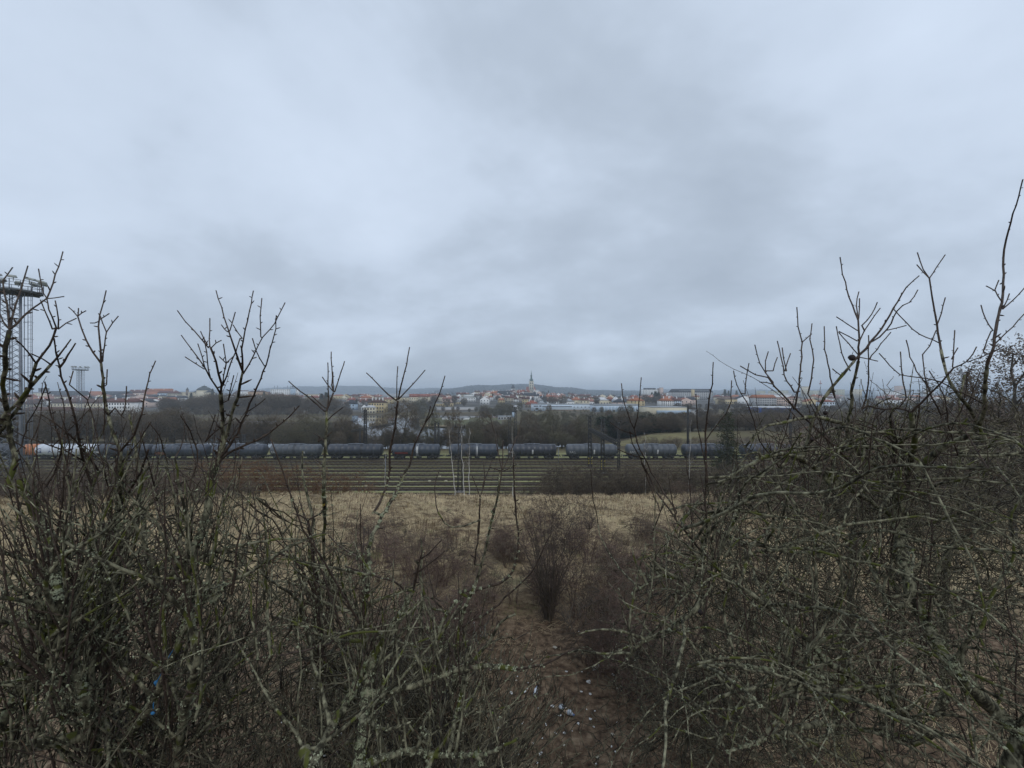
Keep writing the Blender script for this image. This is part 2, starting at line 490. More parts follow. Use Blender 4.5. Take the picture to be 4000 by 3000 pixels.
for k, y in enumerate(TRACKS):
    last = k == len(TRACKS) - 1
    e = empty('railway_track', (0, y, 0.0))
    lab = ('railway track under the row of tank wagons' if last else
           'railway track nearest the dry grass field' if k == 0 else
           'railway track in the sidings, %s from the dry grass field' % nth(k + 1))
    tag(e, lab, 'railway track', 'parallel railway tracks of the yard')
    link('ballast_bed', _bed, None, e)
    tag(link('sleeper', _slp, None, e), kind='stuff')
    for s in (-0.7525, 0.7525): link('rail', _rail, None, e, (0, s, 0))

# short yellowish marker posts between the tracks
mk = MB(); mk.box(-0.28, 0.28, -0.06, 0.06, 0.0, 0.34); mk.box(-0.30, 0.30, -0.08, 0.08, 0.34, 0.40)
mkm = mk.mesh('marker_board'); mkm.materials.append(mat('cream_paint', (0.55, 0.52, 0.36), (0.45, 0.42, 0.30), 3, 0.7))
for k, (px, y) in enumerate(((1678, 80.0), (1742, 80.0), (1779, 84.4), (1718, 84.4), (1430, 75.6))):
    o = link('marker_board', mkm, None, None, ((px - CX) / F * y, y, H((px - CX) / F * y, y)))
    tag(o, 'low cream marker between the sidings, %s from the left' % nth({1430: 1, 1678: 2, 1718: 3, 1742: 4, 1779: 5}[px]), 'track marker', 'low cream track markers')

# ------------------------------------------------------------------ tank wagons
M_TANK = {
 'dark': mat('dark_grey_tank', (0.030, 0.034, 0.044), (0.052, 0.058, 0.074), 0.5, 0.42, c3=(0.06, 0.045, 0.04), thr=0.58, stretch=(0.4, 1, 2), spec=0.5),
 'blue': mat('blue_grey_tank', (0.040, 0.048, 0.066), (0.066, 0.078, 0.100), 0.5, 0.42, c3=(0.085, 0.065, 0.055), thr=0.58, stretch=(0.4, 1, 2), spec=0.5),
 'black': mat('black_tank', (0.035, 0.038, 0.048), (0.055, 0.060, 0.075), 0.5, 0.35, stretch=(0.4, 1, 2), spec=0.5),
 'grey': mat('light_grey_tank', (0.064, 0.073, 0.086), (0.098, 0.108, 0.124), 0.5, 0.45, c3=(0.11, 0.09, 0.075), thr=0.58, stretch=(0.4, 1, 2), spec=0.5),
 'white': mat('white_tank', (0.60, 0.64, 0.70), (0.50, 0.53, 0.58), 0.6, 0.45, c3=(0.40, 0.38, 0.35), thr=0.64, stretch=(1.2, 1, 0.5), spec=0.5),
}
M_ORANGE = mat('orange_tank_end', (0.52, 0.19, 0.07), (0.42, 0.16, 0.07), 1, 0.5)
M_LETBLUE = mat('blue_lettering', (0.035, 0.055, 0.16), (0.05, 0.075, 0.2), 2, 0.5)
R_T, ZC = 1.62, 2.78
def tank_body(L_, r=R_T):
    b = MB(); h = L_ / 2
    prof = [(0.01, -h - 0.42), (r * 0.35, -h - 0.39), (r * 0.66, -h - 0.30), (r * 0.88, -h - 0.15), (r * 0.985, -h + 0.02), (r, -h + 0.15)]
    for q in np.linspace(-h + 0.2, h - 0.2, 9):
        prof += [(r, q - 0.03), (r + 0.014, q - 0.02), (r + 0.014, q + 0.02), (r, q + 0.03)]
    prof += [(a, -b_) for a, b_ in prof[:6][::-1]]
    b.lathe(prof, 32, (0, 0, ZC), 'x')
    return b
def letter_mesh(ch, h, x, z, matl, r=R_T + 0.02):
    cu = bpy.data.curves.new('lettering', 'FONT'); cu.body = ch; cu.size = h * 1.42; cu.align_x = 'CENTER'; cu.offset = 0.02 * h; cu.resolution_u = 3
    o = bpy.data.objects.new('tmp', cu); COL.objects.link(o)
    dg = bpy.context.evaluated_depsgraph_get()
    me = bpy.data.meshes.new_from_object(o.evaluated_get(dg))
    bpy.data.objects.remove(o)
    for v in me.vertices:
        X, Z = v.co.x + x, v.co.y + z
        dz = Z - ZC
        v.co = (X, -math.sqrt(max(0.02, r * r - dz * dz)), Z)
    me.materials.append(matl)
    return me

def curved_plate(x0, x1, z0, z1, r=R_T + 0.02):
    b = MB(); n = 6; vs = []
    for x in (x0, x1):
        for k in range(n + 1):
            z = z0 + (z1 - z0) * k / n
            vs.append((x, -math.sqrt(max(0.02, r * r - (z - ZC) ** 2)), z))
    b.add(vs, [(k, n + 1 + k, n + 2 + k, k + 1) for k in range(n)])
    return b

def wheel_mesh():
    b = MB()
    b.lathe([(0.05, -0.09), (0.46, -0.07), (0.49, -0.06), (0.49, -0.03), (0.46, -0.02), (0.46, 0.06), (0.40, 0.05), (0.36, 0.02), (0.14, 0.02), (0.10, 0.07), (0.05, 0.07)], 16, (0, 0, 0), 'y')
    return b.mesh('wheel', True)
_wheel = wheel_mesh(); _wheel.materials.append(M_DARKSTEEL)
def bogie_mesh():
    b = MB()
    for s in (-1, 1):
        b.box(-1.35, 1.35, s * 1.02 - 0.05, s * 1.02 + 0.05, 0.62, 0.86)
        b.box(-0.35, 0.35, s * 1.08 - 0.08, s * 1.08 + 0.08, 0.42, 0.66)
        for wx in (-0.9, 0.9): b.box(wx - 0.17, wx + 0.17, s * 1.1 - 0.07, s * 1.1 + 0.07, 0.48, 0.80)
    b.box(-0.25, 0.25, -1.1, 1.1, 0.80, 1.00)
    for wx in (-0.9, 0.9): b.bar((wx, -0.9, 0.66), (wx, 0.9, 0.66), 0.08, 8)
    return b.mesh('bogie')
_bogie = bogie_mesh(); _bogie.materials.append(M_DARKSTEEL)

def wagon(px0, px1, col, label, extra=None):
    y = TRACKS[-1]
    x0, x1 = (px0 - CX) / F * y, (px1 - CX) / F * y
    L_ = x1 - x0; xc = (x0 + x1) / 2
    e = empty('tank_wagon', (xc, y, 0.0))
    tag(e, label, 'tank wagon', 'tank wagons coupled in one long train')
    h = L_ / 2
    body = tank_body(L_ - 0.84).build('tank', M_TANK[col], e, smooth=True)
    # underframe
    f = MB()
    for s in (-0.75, 0.75): f.box(-h - 0.5, h + 0.5, s - 0.08, s + 0.08, 1.02, 1.26)
    for q in (-h - 0.5, -h * 0.62, 0, h * 0.62, h + 0.35): f.box(q, q + 0.14, -1.2, 1.2, 1.03, 1.25)
    for q in (-h * 0.7, h * 0.7): 
        f.box(q - 0.3, q + 0.3, -1.15, -0.95, 1.1, 1.75); f.box(q - 0.3, q + 0.3, 0.95, 1.15, 1.1, 1.75)
    f.box(-1.3, -0.5, -1.1, -0.8, 0.55, 1.0); f.box(0.3, 1.7, -0.95, -0.65, 0.62, 0.98)
    f.build('underframe', M_DARKSTEEL, e)
    for q in (-h * 0.68, h * 0.68):
        bo = link('bogie', _bogie, None, e, (q, 0, 0.14))
        for wx in (-0.9, 0.9):
            for s in (-0.76, 0.76): link('wheel', _wheel, None, bo, (wx, s, 0.69))
    for q, s in ((-h - 0.5, -1), (h + 0.5, 1)):
        for yy in (-0.87, 0.87):
            b = MB(); b.lathe([(0.09, 0), (0.09, s * 0.42), (0.26, s * 0.44), (0.26, s * 0.50), (0.02, s * 0.52)], 12, (q, yy, 1.14), 'x'); b.build('buffer', M_DARKSTEEL, e)
    # walkway, dome lid, ladder
    wk = MB(); wk.box(-2.2, 2.2, -0.42, 0.42, ZC + R_T + 0.05, ZC + R_T + 0.09)
    for q in np.linspace(-2.2, 2.2, 5): wk.bar((q, -0.42, ZC + R_T - 0.05), (q, -0.42, ZC + R_T + 0.07), 0.03)
    wk.build('walkway', M_STEEL, e)
    dm = MB(); dm.lathe([(0.42, 0), (0.42, 0.16), (0.34, 0.22), (0.02, 0.24)], 16, (0.6 if L_ > 13 else -0.4, 0, ZC + R_T - 0.06)); dm.build('dome', M_STEEL, e)
    ld = MB()
    lx = (extra or {}).get('ladder', 0.0)
    for s in (-0.22, 0.22):
        pts = [(lx + s, -1.15, 1.1)] + [(lx + s, -(R_T + 0.13) * math.cos(a), ZC + (R_T + 0.13) * math.sin(a)) for a in (-0.5, 0.0, 0.4, 0.8, 1.2)]
        for p, q in zip(pts, pts[1:]): ld.bar(p, q, 0.035)
    for a in np.linspace(-0.9, 1.2, 9): 
        yy, zz = -(R_T + 0.13) * math.cos(max(a, -0.5)), ZC + (R_T + 0.13) * math.sin(a) 
        ld.bar((lx - 0.22, yy, zz), (lx + 0.22, yy, zz), 0.02)
    ld.build('ladder', M_WHITE if (extra or {}).get('whiteladder') else M_DARKSTEEL, e)
    for k, v in (extra or {}).items():
        if k == 'text':
            for (ch, hh, fx, z, matl) in v:
                link('lettering', letter_mesh(ch, hh, fx * h, z, matl), None, e)
        if k == 'plates':
            for (a, b_, z0, z1, mm) in v: curved_plate(a, b_, z0, z1).build('placard', mm, e)
        if k == 'orange':
            ob = MB()
            hh = (L_ - 0.84) / 2; r = R_T + 0.018
            prof = [(0.01, hh + 0.44), (r * 0.35, hh + 0.41), (r * 0.66, hh + 0.32), (r * 0.88, hh + 0.17), (r * 0.985, hh), (r + 0.005, hh - 0.15), (r + 0.005, hh - 2.9)]
            ob.lathe(prof[::-1], 32, (0, 0, ZC), 'x'); ob.build('orange_end', M_ORANGE, e, smooth=True)
    return e
M_MARK = mat('white_marking', (0.62, 0.62, 0.62), (0.5, 0.5, 0.5), 3, 0.6)
M_REDMARK = mat('red_marking', (0.22, 0.05, 0.045), (0.16, 0.045, 0.04), 3, 0.6)
def rail_text(fx): return [('RAIL', 0.62, fx, 2.02, M_MARK)]
def white_plate(x, w=0.4): return [(x, x + w, 1.75, 3.0, M_MARK)]
wagon(-82, 156, 'dark', 'dark grey tank wagon with an orange end beside the white tank wagon', {'orange': 1})
wagon(156, 386, 'white', 'white tank wagon with large blue letters G A T X', {'text': [('G', 1.25, -0.80, 2.15, M_LETBLUE), ('A', 1.25, -0.44, 2.15, M_LETBLUE), ('T', 1.25, -0.08, 2.15, M_LETBLUE), ('X', 1.25, 0.30, 2.15, M_LETBLUE)]})
wagon(390, 598, 'dark', 'dark grey tank wagon coupled right of the white tank wagon', {'plates': [(-6.9, -5.9, 2.0, 2.5, M_MARK)], 'ladder': -3})
wagon(606, 820, 'blue', 'blue-grey tank wagon with a rusty orange patch on its left end', {'plates': [(-6.4, -3.6, 1.5, 2.35, mat('rust_patch', (0.26, 0.12, 0.07), (0.2, 0.1, 0.07), 2, 0.8))]})
wagon(836, 1042, 'blue', 'blue-grey tank wagon, third to the right of the white one', {'plates': white_plate(-5.4)})
wagon(1062, 1256, 'grey', 'grey tank wagon behind the pale willow, fourth right of the white one', {'text': [('RAIL', 0.55, -0.78, 2.05, M_MARK)], 'plates': [(6.0 - 3.2, 6.3 - 3.2, 1.9, 2.5, M_MARK)]})
wagon(1284, 1496, 'dark', 'dark grey tank wagon in front of the bright water, beside red-marked one', {'ladder': 2})
wagon(1532, 1720, 'blue', 'dark blue tank wagon with faint red markings and a white ladder', {'plates': [(-5.6, -2.0, 1.75, 2.35, M_REDMARK), (0.6 - 0.3, 0.6 + 0.3, 2.0, 3.9, M_MARK)], 'ladder': 0.6, 'whiteladder': 1})
wagon(1754, 1948, 'blue', 'blue-grey tank wagon behind the white birch trunks', {'plates': [(0.9, 1.2, 1.9, 3.9, M_MARK)], 'ladder': 1.0, 'whiteladder': 1})
wagon(1983, 2174, 'black', 'glossy black tank wagon with white RAIL lettering and black rungs at its right end', {'text': rail_text(-0.84), 'plates': white_plate(-0.1) , 'ladder': 5.8})
wagon(2210, 2410, 'grey', 'light grey tank wagon with RAIL lettering behind the lattice masts', {'text': rail_text(-0.76), 'plates': white_plate(0.3)})
wagon(2444, 2640, 'grey', 'light grey tank wagon with RAIL lettering, right of the lattice masts', {'text': rail_text(-0.78), 'plates': white_plate(1.2)})
wagon(2664, 2860, 'dark', 'dark grey tank wagon at the right end of the train beside the tall spruce', {'plates': [(-1.2, -0.8, 2.2, 2.6, M_REDMARK), (4.6, 5.0, 1.8, 3.4, M_MARK)]})
wagon(2892, 3090, 'dark', 'dark grey tank wagon hidden behind the spruce, last of the train', {})

# ------------------------------------------------------------------ lattice masts
def lattice(b, x, y, z0, z1, w, leg=0.05, br=0.025, step=None, w2=None, rot=0.0):
    w2 = w if w2 is None else w2
    step = step or w * 1.3
    n = max(2, int((z1 - z0) / step))
    c, s = math.cos(rot), math.sin(rot)
    def pt(i, k):
        t = k / n; ww = (w + (w2 - w) * t) / 2
        dx, dy = ((-ww, -ww), (ww, -ww), (ww, ww), (-ww, ww))[i % 4]
        return (x + dx * c - dy * s, y + dx * s + dy * c, z0 + (z1 - z0) * t)
    for i in range(4):
        b.bar(pt(i, 0), pt(i, n), leg)
        for k in range(n):
            b.bar(pt(i, k), pt(i + 1, k + 1), br)
            b.bar(pt(i + 1, k), pt(i, k + 1), br)
    return b

def catenary_mast(px, pytop, d, label, w=0.5, head=True, stripes=None, wide=False):
    x = (px - CX) / F * d
    top = CAMZ - (pytop - HY) / F * d
    g = H(x, d)
    e = empty('catenary_mast', (x, d, g))
    tag(e, label, 'overhead line mast', 'steel masts of the overhead line')
    b = MB(); lattice(b, 0, 0, 0, top - g, w, 0.10 if d > 80 else 0.065, 0.04 if d > 80 else 0.028, w2=w * 0.7)
    b.build('lattice_post', M_DARKSTEEL, e)
    fb = MB(); fb.box(-w * 0.8, w * 0.8, -w * 0.8, w * 0.8, -0.3, 0.25); fb.build('footing', mat('concrete', (0.25, 0.24, 0.22), (0.18, 0.175, 0.16), 2, 0.9), e)
    if head:
        h = MB(); h.box(-w * 1.2, w * 1.2, -0.14, 0.14, top - g - 0.12, top - g + 0.02)
        for s in (-1, 1):
            h.bar((s * w * 1.0, 0, top - g), (s * w * 1.0, 0, top - g + 0.45), 0.07, 6)
            h.bar((s * w * 0.8, -0.3, top - g - 1.2), (s * w * 0.8, 0.3, top - g - 1.2), 0.06)
        h.box(-w * 0.9, w * 0.9, -0.1, 0.1, top - g - 1.25, top - g - 1.15)
        h.build('crossarm', M_DARKSTEEL, e)
    if stripes:
        z0, z1 = stripes; n = int((z1 - z0) / 0.28)
        for k in range(n):
            st = MB(); zz = z0 + k * (z1 - z0) / n; hgt = (z1 - z0) / n
            for xx in (-w / 2 - 0.07, w / 2 - 0.09):
                st.add([(xx, -w / 2 - 0.09, zz), (xx + 0.18, -w / 2 - 0.09, zz + 0.13), (xx + 0.18, -w / 2 - 0.09, zz + hgt + 0.13), (xx, -w / 2 - 0.09, zz + hgt),
                        (xx, -w / 2 - 0.06, zz), (xx + 0.18, -w / 2 - 0.06, zz + 0.13), (xx + 0.18, -w / 2 - 0.06, zz + hgt + 0.13), (xx, -w / 2 - 0.06, zz + hgt)],
                       [(0, 1, 2, 3), (7, 6, 5, 4), (0, 3, 7, 4), (1, 5, 6, 2), (3, 2, 6, 7), (0, 4, 5, 1)])
            st.build('hazard_stripe', M_YELLOW if k % 2 == 0 else M_BLACK, e)
    return e, (x, d, top)
m1, q1 = catenary_mast(2304, 1624, 96.8, 'dark lattice mast with yellow and black hazard stripes, left of the striped pair', 0.75, stripes=(0.8, 2.7))
m2, q2 = catenary_mast(2354, 1637, 88.9, 'dark lattice mast with yellow and black hazard stripes, right of the striped pair', 0.75, stripes=(0.9, 3.0))
m3, q3 = catenary_mast(2417, 1650, 71.4, 'dark lattice mast carrying the near end of the sloping gantry beam', 0.42, stripes=None)
m4, q4 = catenary_mast(1797, 1667, 71.4, 'dark lattice mast among the white birch trunks in front of the train', 0.8)
catenary_mast(2013, 1590, 112.2, 'tall lattice mast behind the black tank wagon', 0.75)
catenary_mast(1990, 1628, 112.2, 'shorter lattice mast beside the tall one behind the black tank wagon', 0.75)
m7, q7 = catenary_mast(1427, 1600, 112.0, 'tall lattice mast rising in front of the bright water', 0.8)
m8, q8 = catenary_mast(1406, 1672, 110.8, 'short mast at the left end of the sloping beam over the water', 0.4, head=False)
catenary_mast(1700, 1650, 112.0, 'bare post before the water, left of two', 0.45, head=False)
catenary_mast(1713, 1650, 112.0, 'bare post before the water, right of two', 0.45, head=False)
catenary_mast(953, 1698, 111.2, 'dark mast behind the third wagon right of the white one', 0.7)
catenary_mast(2687, 1582, 112.2, 'slim double mast in front of the flat store building', 0.35, head=False)
catenary_mast(3088, 1595, 113.0, 'dark mast with a box head right of the spruce', 0.4)
def gantry(p, q, label, w=0.7, name='gantry_beam'):
    b = MB(); p = Vector(p); q = Vector(q); n = max(6, int((q - p).length / 1.2))
    d = (q - p); side = d.cross(Vector((0, 0, 1))).normalized() * w / 2; up = Vector((0, 0, w / 2))
    cs = [side + up, side - up, -side - up, -side + up]
    for c in cs: b.bar(p + c, q + c, 0.06)
    for k in range(n):
        a, e_ = p + d * k / n, p + d * (k + 1) / n
        for i in range(4):
            b.bar(a + cs[i], e_ + cs[(i + 1) % 4], 0.045)
            b.bar(a + cs[i], a + cs[(i + 1) % 4], 0.045)
    o = b.build(name, M_DARKSTEEL)
    tag(o, label, 'gantry beam', 'lattice beams of the overhead line')
gantry((q1[0], q1[1], CAMZ - (1678 - HY) / F * q1[1]), (q3[0], q3[1], CAMZ - (1733 - HY) / F * q3[1]), 'long lattice beam sloping from the striped mast down to the right')
gantry((q7[0] - 3.5, 110.8, CAMZ - (1684 - HY) / F * 110.8), ((1545 - CX) / F * 128, 128, CAMZ - (1655 - HY) / F * 128), 'lattice beam over the bright water behind the train', 0.5)
# wires
def wire(pts, label, r=0.02, n=8, sag=0.6):
    P_, R_ = [], []
    for a, b in zip(pts, pts[1:]):
        a = Vector(a); b = Vector(b)
        P_.append([tuple(a.lerp(b, t) - Vector((0, 0, 4 * sag * t * (1 - t)))) for t in np.linspace(0, 1, n)])
        R_.append([r] * n)
    o = link('overhead_wire', tubes_mesh('overhead_wire', P_, R_, 3), M_DARKSTEEL)
    tag(o, label, 'wire', 'overhead line wires')
wire([q1, q2], 'wire from the left striped mast top to the right striped mast', sag=1.6)
wire([(q1[0], q1[1], q1[2] - 1.2), (q2[0], q2[1], q2[2] - 1.2)], 'lower wire between the two striped masts', sag=2.2)
wire([(q1[0], q1[1], q1[2] - 0.2), q3], 'head-span wire from the left striped mast to the near gantry mast', sag=2.5)
wire([(-90, 100, 7.2), q7[:2] + (9.0,)], 'contact wire left of the mast over the water', sag=0.4, r=0.025)
wire([(-90, 99, 6.0), (-20, 99, 6.0), (60, 99, 6.0)], 'contact wire above the sidings in front of the train', sag=0.15, r=0.02)
wire([(-160, 112, 8.2), (-75, 112, 8.0), q7[:2] + (8.4,)], 'upper wire behind the white tank wagon', sag=0.5, r=0.025)

for k, yy in enumerate((73.6, 82.2, 91.0, 103.6)):
    wire([(-110, yy, 5.9), (-45, yy, 5.9), (15, yy, 5.9), (75, yy, 5.9)], 'contact wire over the sidings, %s from the field' % nth(k + 1), sag=0.12, r=0.014)
# slim signal post between two wagons
def post(px, pytop, d, label):
    x = (px - CX) / F * d; top = CAMZ - (pytop - HY) / F * d; g = H(x, d)
    e = empty('signal_post', (x, d, g)); tag(e, label, 'signal post', 'slim signal posts in the yard')
    b = MB(); b.bar((0, 0, 0), (0, 0, top - g), 0.07, 8); b.build('pole', M_STEEL, e)
    b = MB(); b.box(-0.28, 0.28, -0.16, 0.16, top - g, top - g + 0.9); b.box(-0.34, 0.34, -0.3, -0.16, top - g + 0.82, top - g + 0.9); b.build('signal_head', M_BLACK, e)
post(2181, 1742, 101.5, 'slim grey signal post right of the black tank wagon')
post(1506, 1790, 84.4, 'short signal post low in the sidings before the dark wagons')

# ------------------------------------------------------------------ floodlight towers
M_LAMP = mat('floodlight_housing', (0.30, 0.32, 0.30), (0.38, 0.40, 0.37), 2, 0.5)
def flood_tower(px, d, py_plat, py_top, label, plat_w):
    x = (px - CX) / F * d; zp = CAMZ - (py_plat - HY) / F * d; g = H(x, d)
    e = empty('floodlight_tower', (x, d, g), math.radians(14))
    tag(e, label, 'floodlight tower', 'floodlight towers of the yard')
    hp = zp - g
    b = MB(); lattice(b, -0.55, 0, 0, hp, 1.55, 0.06, 0.03, 0.85, 1.3); b.build('lattice_shaft', M_STEEL, e)
    b = MB(); b.bar((0.75, -0.3, 0), (0.75, -0.3, hp), 0.15, 10); b.build('cable_duct', M_STEEL, e)
    b = MB()
    for s in (-0.24, 0.24): b.bar((1.75 + s, -0.2, 0), (1.75 + s, -0.2, hp + 1), 0.04)
    k = 0.3
    while k < hp: b.bar((1.51, -0.2, k), (1.99, -0.2, k), 0.02); k += 0.6
    k = 2.5
    while k < hp:
        for a in range(6):
            t0, t1 = math.pi * a / 6, math.pi * (a + 1) / 6
            b.bar((1.75 + 0.42 * math.cos(t0), -0.2 - 0.8 * math.sin(t0), k), (1.75 + 0.42 * math.cos(t1), -0.2 - 0.8 * math.sin(t1), k), 0.025)
        b.bar((1.0, -0.2, k), (1.6, -0.2, k), 0.03); k += 2.4
    for t in (0.5, 1.57, 2.6): b.bar((1.75 + 0.42 * math.cos(t), -0.2 - 0.8 * math.sin(t), 2.5), (1.75 + 0.42 * math.cos(t), -0.2 - 0.8 * math.sin(t), hp), 0.025)
    b.build('caged_ladder', M_STEEL, e)
    w = plat_w / 2
    oct_ = [(w * math.cos(math.pi / 8 + k * math.pi / 4), w * 0.9 * math.sin(math.pi / 8 + k * math.pi / 4)) for k in range(8)]
    b = MB(); n = 8
    vs = [(p[0], p[1], hp) for p in oct_] + [(p[0], p[1], hp + 0.3) for p in oct_]
    b.add(vs, [(k, (k + 1) % n, n + (k + 1) % n, n + k) for k in range(n)] + [tuple(range(n - 1, -1, -1)), tuple(range(n, 2 * n))])
    for k in range(4): b.bar((oct_[k][0], oct_[k][1], hp - 0.02), (oct_[k + 4][0], oct_[k + 4][1], hp - 0.02), 0.12)
    b.build('platform', mat('platform_steel', (0.075, 0.085, 0.09), (0.11, 0.12, 0.125), 2, 0.7), e)
    b = MB()
    for k in range(8):
        p, q = oct_[k], oct_[(k + 1) % 8]
        b.bar((p[0], p[1], hp + 0.3), (p[0], p[1], hp + 1.55), 0.05)
        m = ((p[0] + q[0]) / 2, (p[1] + q[1]) / 2)
        b.bar((m[0], m[1], hp + 0.3), (m[0], m[1], hp + 1.55), 0.03)
        for zz in (0.75, 1.15, 1.55): b.bar((p[0], p[1], hp + zz), (q[0], q[1], hp + zz), 0.035)
    b.build('railing', M_STEEL, e)
    for k in range(10):
        a = 2 * math.pi * k / 10 + 0.2
        cx_, cy_ = (w - 0.15) * math.cos(a), (w * 0.9 - 0.15) * math.sin(a)
        lm = MB(); ux, uy = math.cos(a), math.sin(a); tx, ty = -uy, ux
        z0 = hp + 1.75
        def q3_(u, t, z): return (cx_ + ux * u + tx * t, cy_ + uy * u + ty * t, z0 + z)
        lm.add([q3_(-0.35, -0.35, 0.10), q3_(-0.35, 0.35, 0.10), q3_(0.55, 0.42, -0.12), q3_(0.55, -0.42, -0.12),
                q3_(-0.30, -0.22, 0.42), q3_(-0.30, 0.22, 0.42), q3_(0.50, 0.34, 0.22), q3_(0.50, -0.34, 0.22)],
               [(0, 1, 2, 3), (7, 6, 5, 4), (0, 4, 5, 1), (1, 5, 6, 2), (2, 6, 7, 3), (3, 7, 4, 0)])
        lm.bar(q3_(-0.1, 0, -0.45), q3_(-0.1, 0, 0.12), 0.04)
        lm.build('floodlight', M_LAMP, e)
    return e
flood_tower(62, 55, 1145, 1085, 'tall steel floodlight tower with a railed lamp platform at the left edge', 5.3)
flood_tower(314, 214, 1446, 1428, 'distant floodlight tower above the roofs, between the forked saplings', 6.6)
# ------------------------------------------------------------------ the town
WC = {'d': (0.07, 0.075, 0.09), 'w': (0.80, 0.80, 0.78), 'c': (0.68, 0.61, 0.45), 'y': (0.56, 0.45, 0.25), 'p': (0.60, 0.46, 0.39), 'g': (0.44, 0.44, 0.44), 'b': (0.42, 0.52, 0.62),
      'o': (0.46, 0.30, 0.18), 'k': (0.40, 0.36, 0.28), 'n': (0.28, 0.22, 0.17), 'l': (0.60, 0.68, 0.76), 'v': (0.06, 0.11, 0.34), 'e': (0.50, 0.50, 0.38)}
WN = {'d': 'dark', 'w': 'white', 'c': 'cream', 'y': 'yellow', 'p': 'pink', 'g': 'grey', 'b': 'blue-grey', 'o': 'orange', 'k': 'beige', 'n': 'brown', 'l': 'pale blue', 'v': 'dark blue', 'e': 'yellow-green'}
RC = {'r': (0.30, 0.10, 0.065), 'o': (0.40, 0.15, 0.075), 'd': (0.055, 0.058, 0.068), 'b': (0.12, 0.065, 0.050), 's': (0.34, 0.17, 0.13), 'w': (0.72, 0.73, 0.75), 'g': (0.14, 0.17, 0.16), 'l': (0.36, 0.38, 0.40), 'm': (0.16, 0.07, 0.055)}
RN = {'r': 'red', 'o': 'orange', 'd': 'slate', 'b': 'brown', 's': 'salmon', 'w': 'white', 'g': 'green-grey', 'l': 'light grey', 'm': 'dark red'}
def wallm(c): return mat('wall_' + WN[c].replace('-', '_').replace(' ', '_'), WC[c], tuple(x * 0.86 for x in WC[c]), 0.25, 0.9)
def roofm(c): return mat('roof_' + RN[c].replace('-', '_').replace(' ', '_'), RC[c], tuple(x * 0.78 for x in RC[c]), 0.4, 0.85)
_wincache = {}
def win_mesh(w, h):
    k = (round(w, 1), round(h, 1))
    if k not in _wincache:
        b = MB(); b.box(-k[0] / 2, k[0] / 2, -0.04, 0.08, 0, k[1]); m = b.mesh('window'); m.materials.append(M_GLASS); _wincache[k] = m
    return _wincache[k]
def roof_mesh(b, w, dp, z0, z1, kind, ov=0.5):
    x = w / 2 + ov; y0, y1 = -ov, dp + ov; ym = dp / 2
    if kind == 'g':      # ridge along the street
        vs = [(-x, y0, z0), (x, y0, z0), (x, y1, z0), (-x, y1, z0), (-x, ym, z1), (x, ym, z1)]
        b.add(vs, [(0, 1, 5, 4), (2, 3, 4, 5), (0, 4, 3), (1, 2, 5), (0, 3, 2, 1)])
    elif kind == 'e':    # gable towards the camera
        vs = [(-x, y0, z0), (x, y0, z0), (x, y1, z0), (-x, y1, z0), (0, y0, z1), (0, y1, z1)]
        b.add(vs, [(0, 4, 5, 3), (1, 2, 5, 4), (3, 5, 2), (0, 1, 4), (0, 3, 2, 1)])
    elif kind == 'h':
        i = min(x * 0.7, (y1 - y0) / 2)
        vs = [(-x, y0, z0), (x, y0, z0), (x, y1, z0), (-x, y1, z0), (-x + i, ym, z1), (x - i, ym, z1)]
        b.add(vs, [(0, 1, 5, 4), (2, 3, 4, 5), (0, 4, 3), (1, 2, 5), (0, 3, 2, 1)])
    elif kind == 'p':
        vs = [(-x, y0, z0), (x, y0, z0), (x, y1, z0), (-x, y1, z0), (0, ym, z1)]
        b.add(vs, [(0, 1, 4), (1, 2, 4), (2, 3, 4), (3, 0, 4), (0, 3, 2, 1)])
    elif kind == 'm':    # mansard
        i = min((z1 - z0) * 0.7, x * 0.5)
        vs = [(-x, y0, z0), (x, y0, z0), (x, y1, z0), (-x, y1, z0), (-x + i, y0 + i, z1), (x - i, y0 + i, z1), (x - i, y1 - i, z1), (-x + i, y1 - i, z1)]
        b.add(vs, [(0, 1, 5, 4), (1, 2, 6, 5), (2, 3, 7, 6), (3, 0, 4, 7), (4, 5, 6, 7), (0, 3, 2, 1)])
    else:                # flat with parapet
        b.box(-x + ov * 0.6, x - ov * 0.6, y0 + ov * 0.6, y1 - ov * 0.6, z0, max(z1, z0 + 0.3))
HOUSES = []
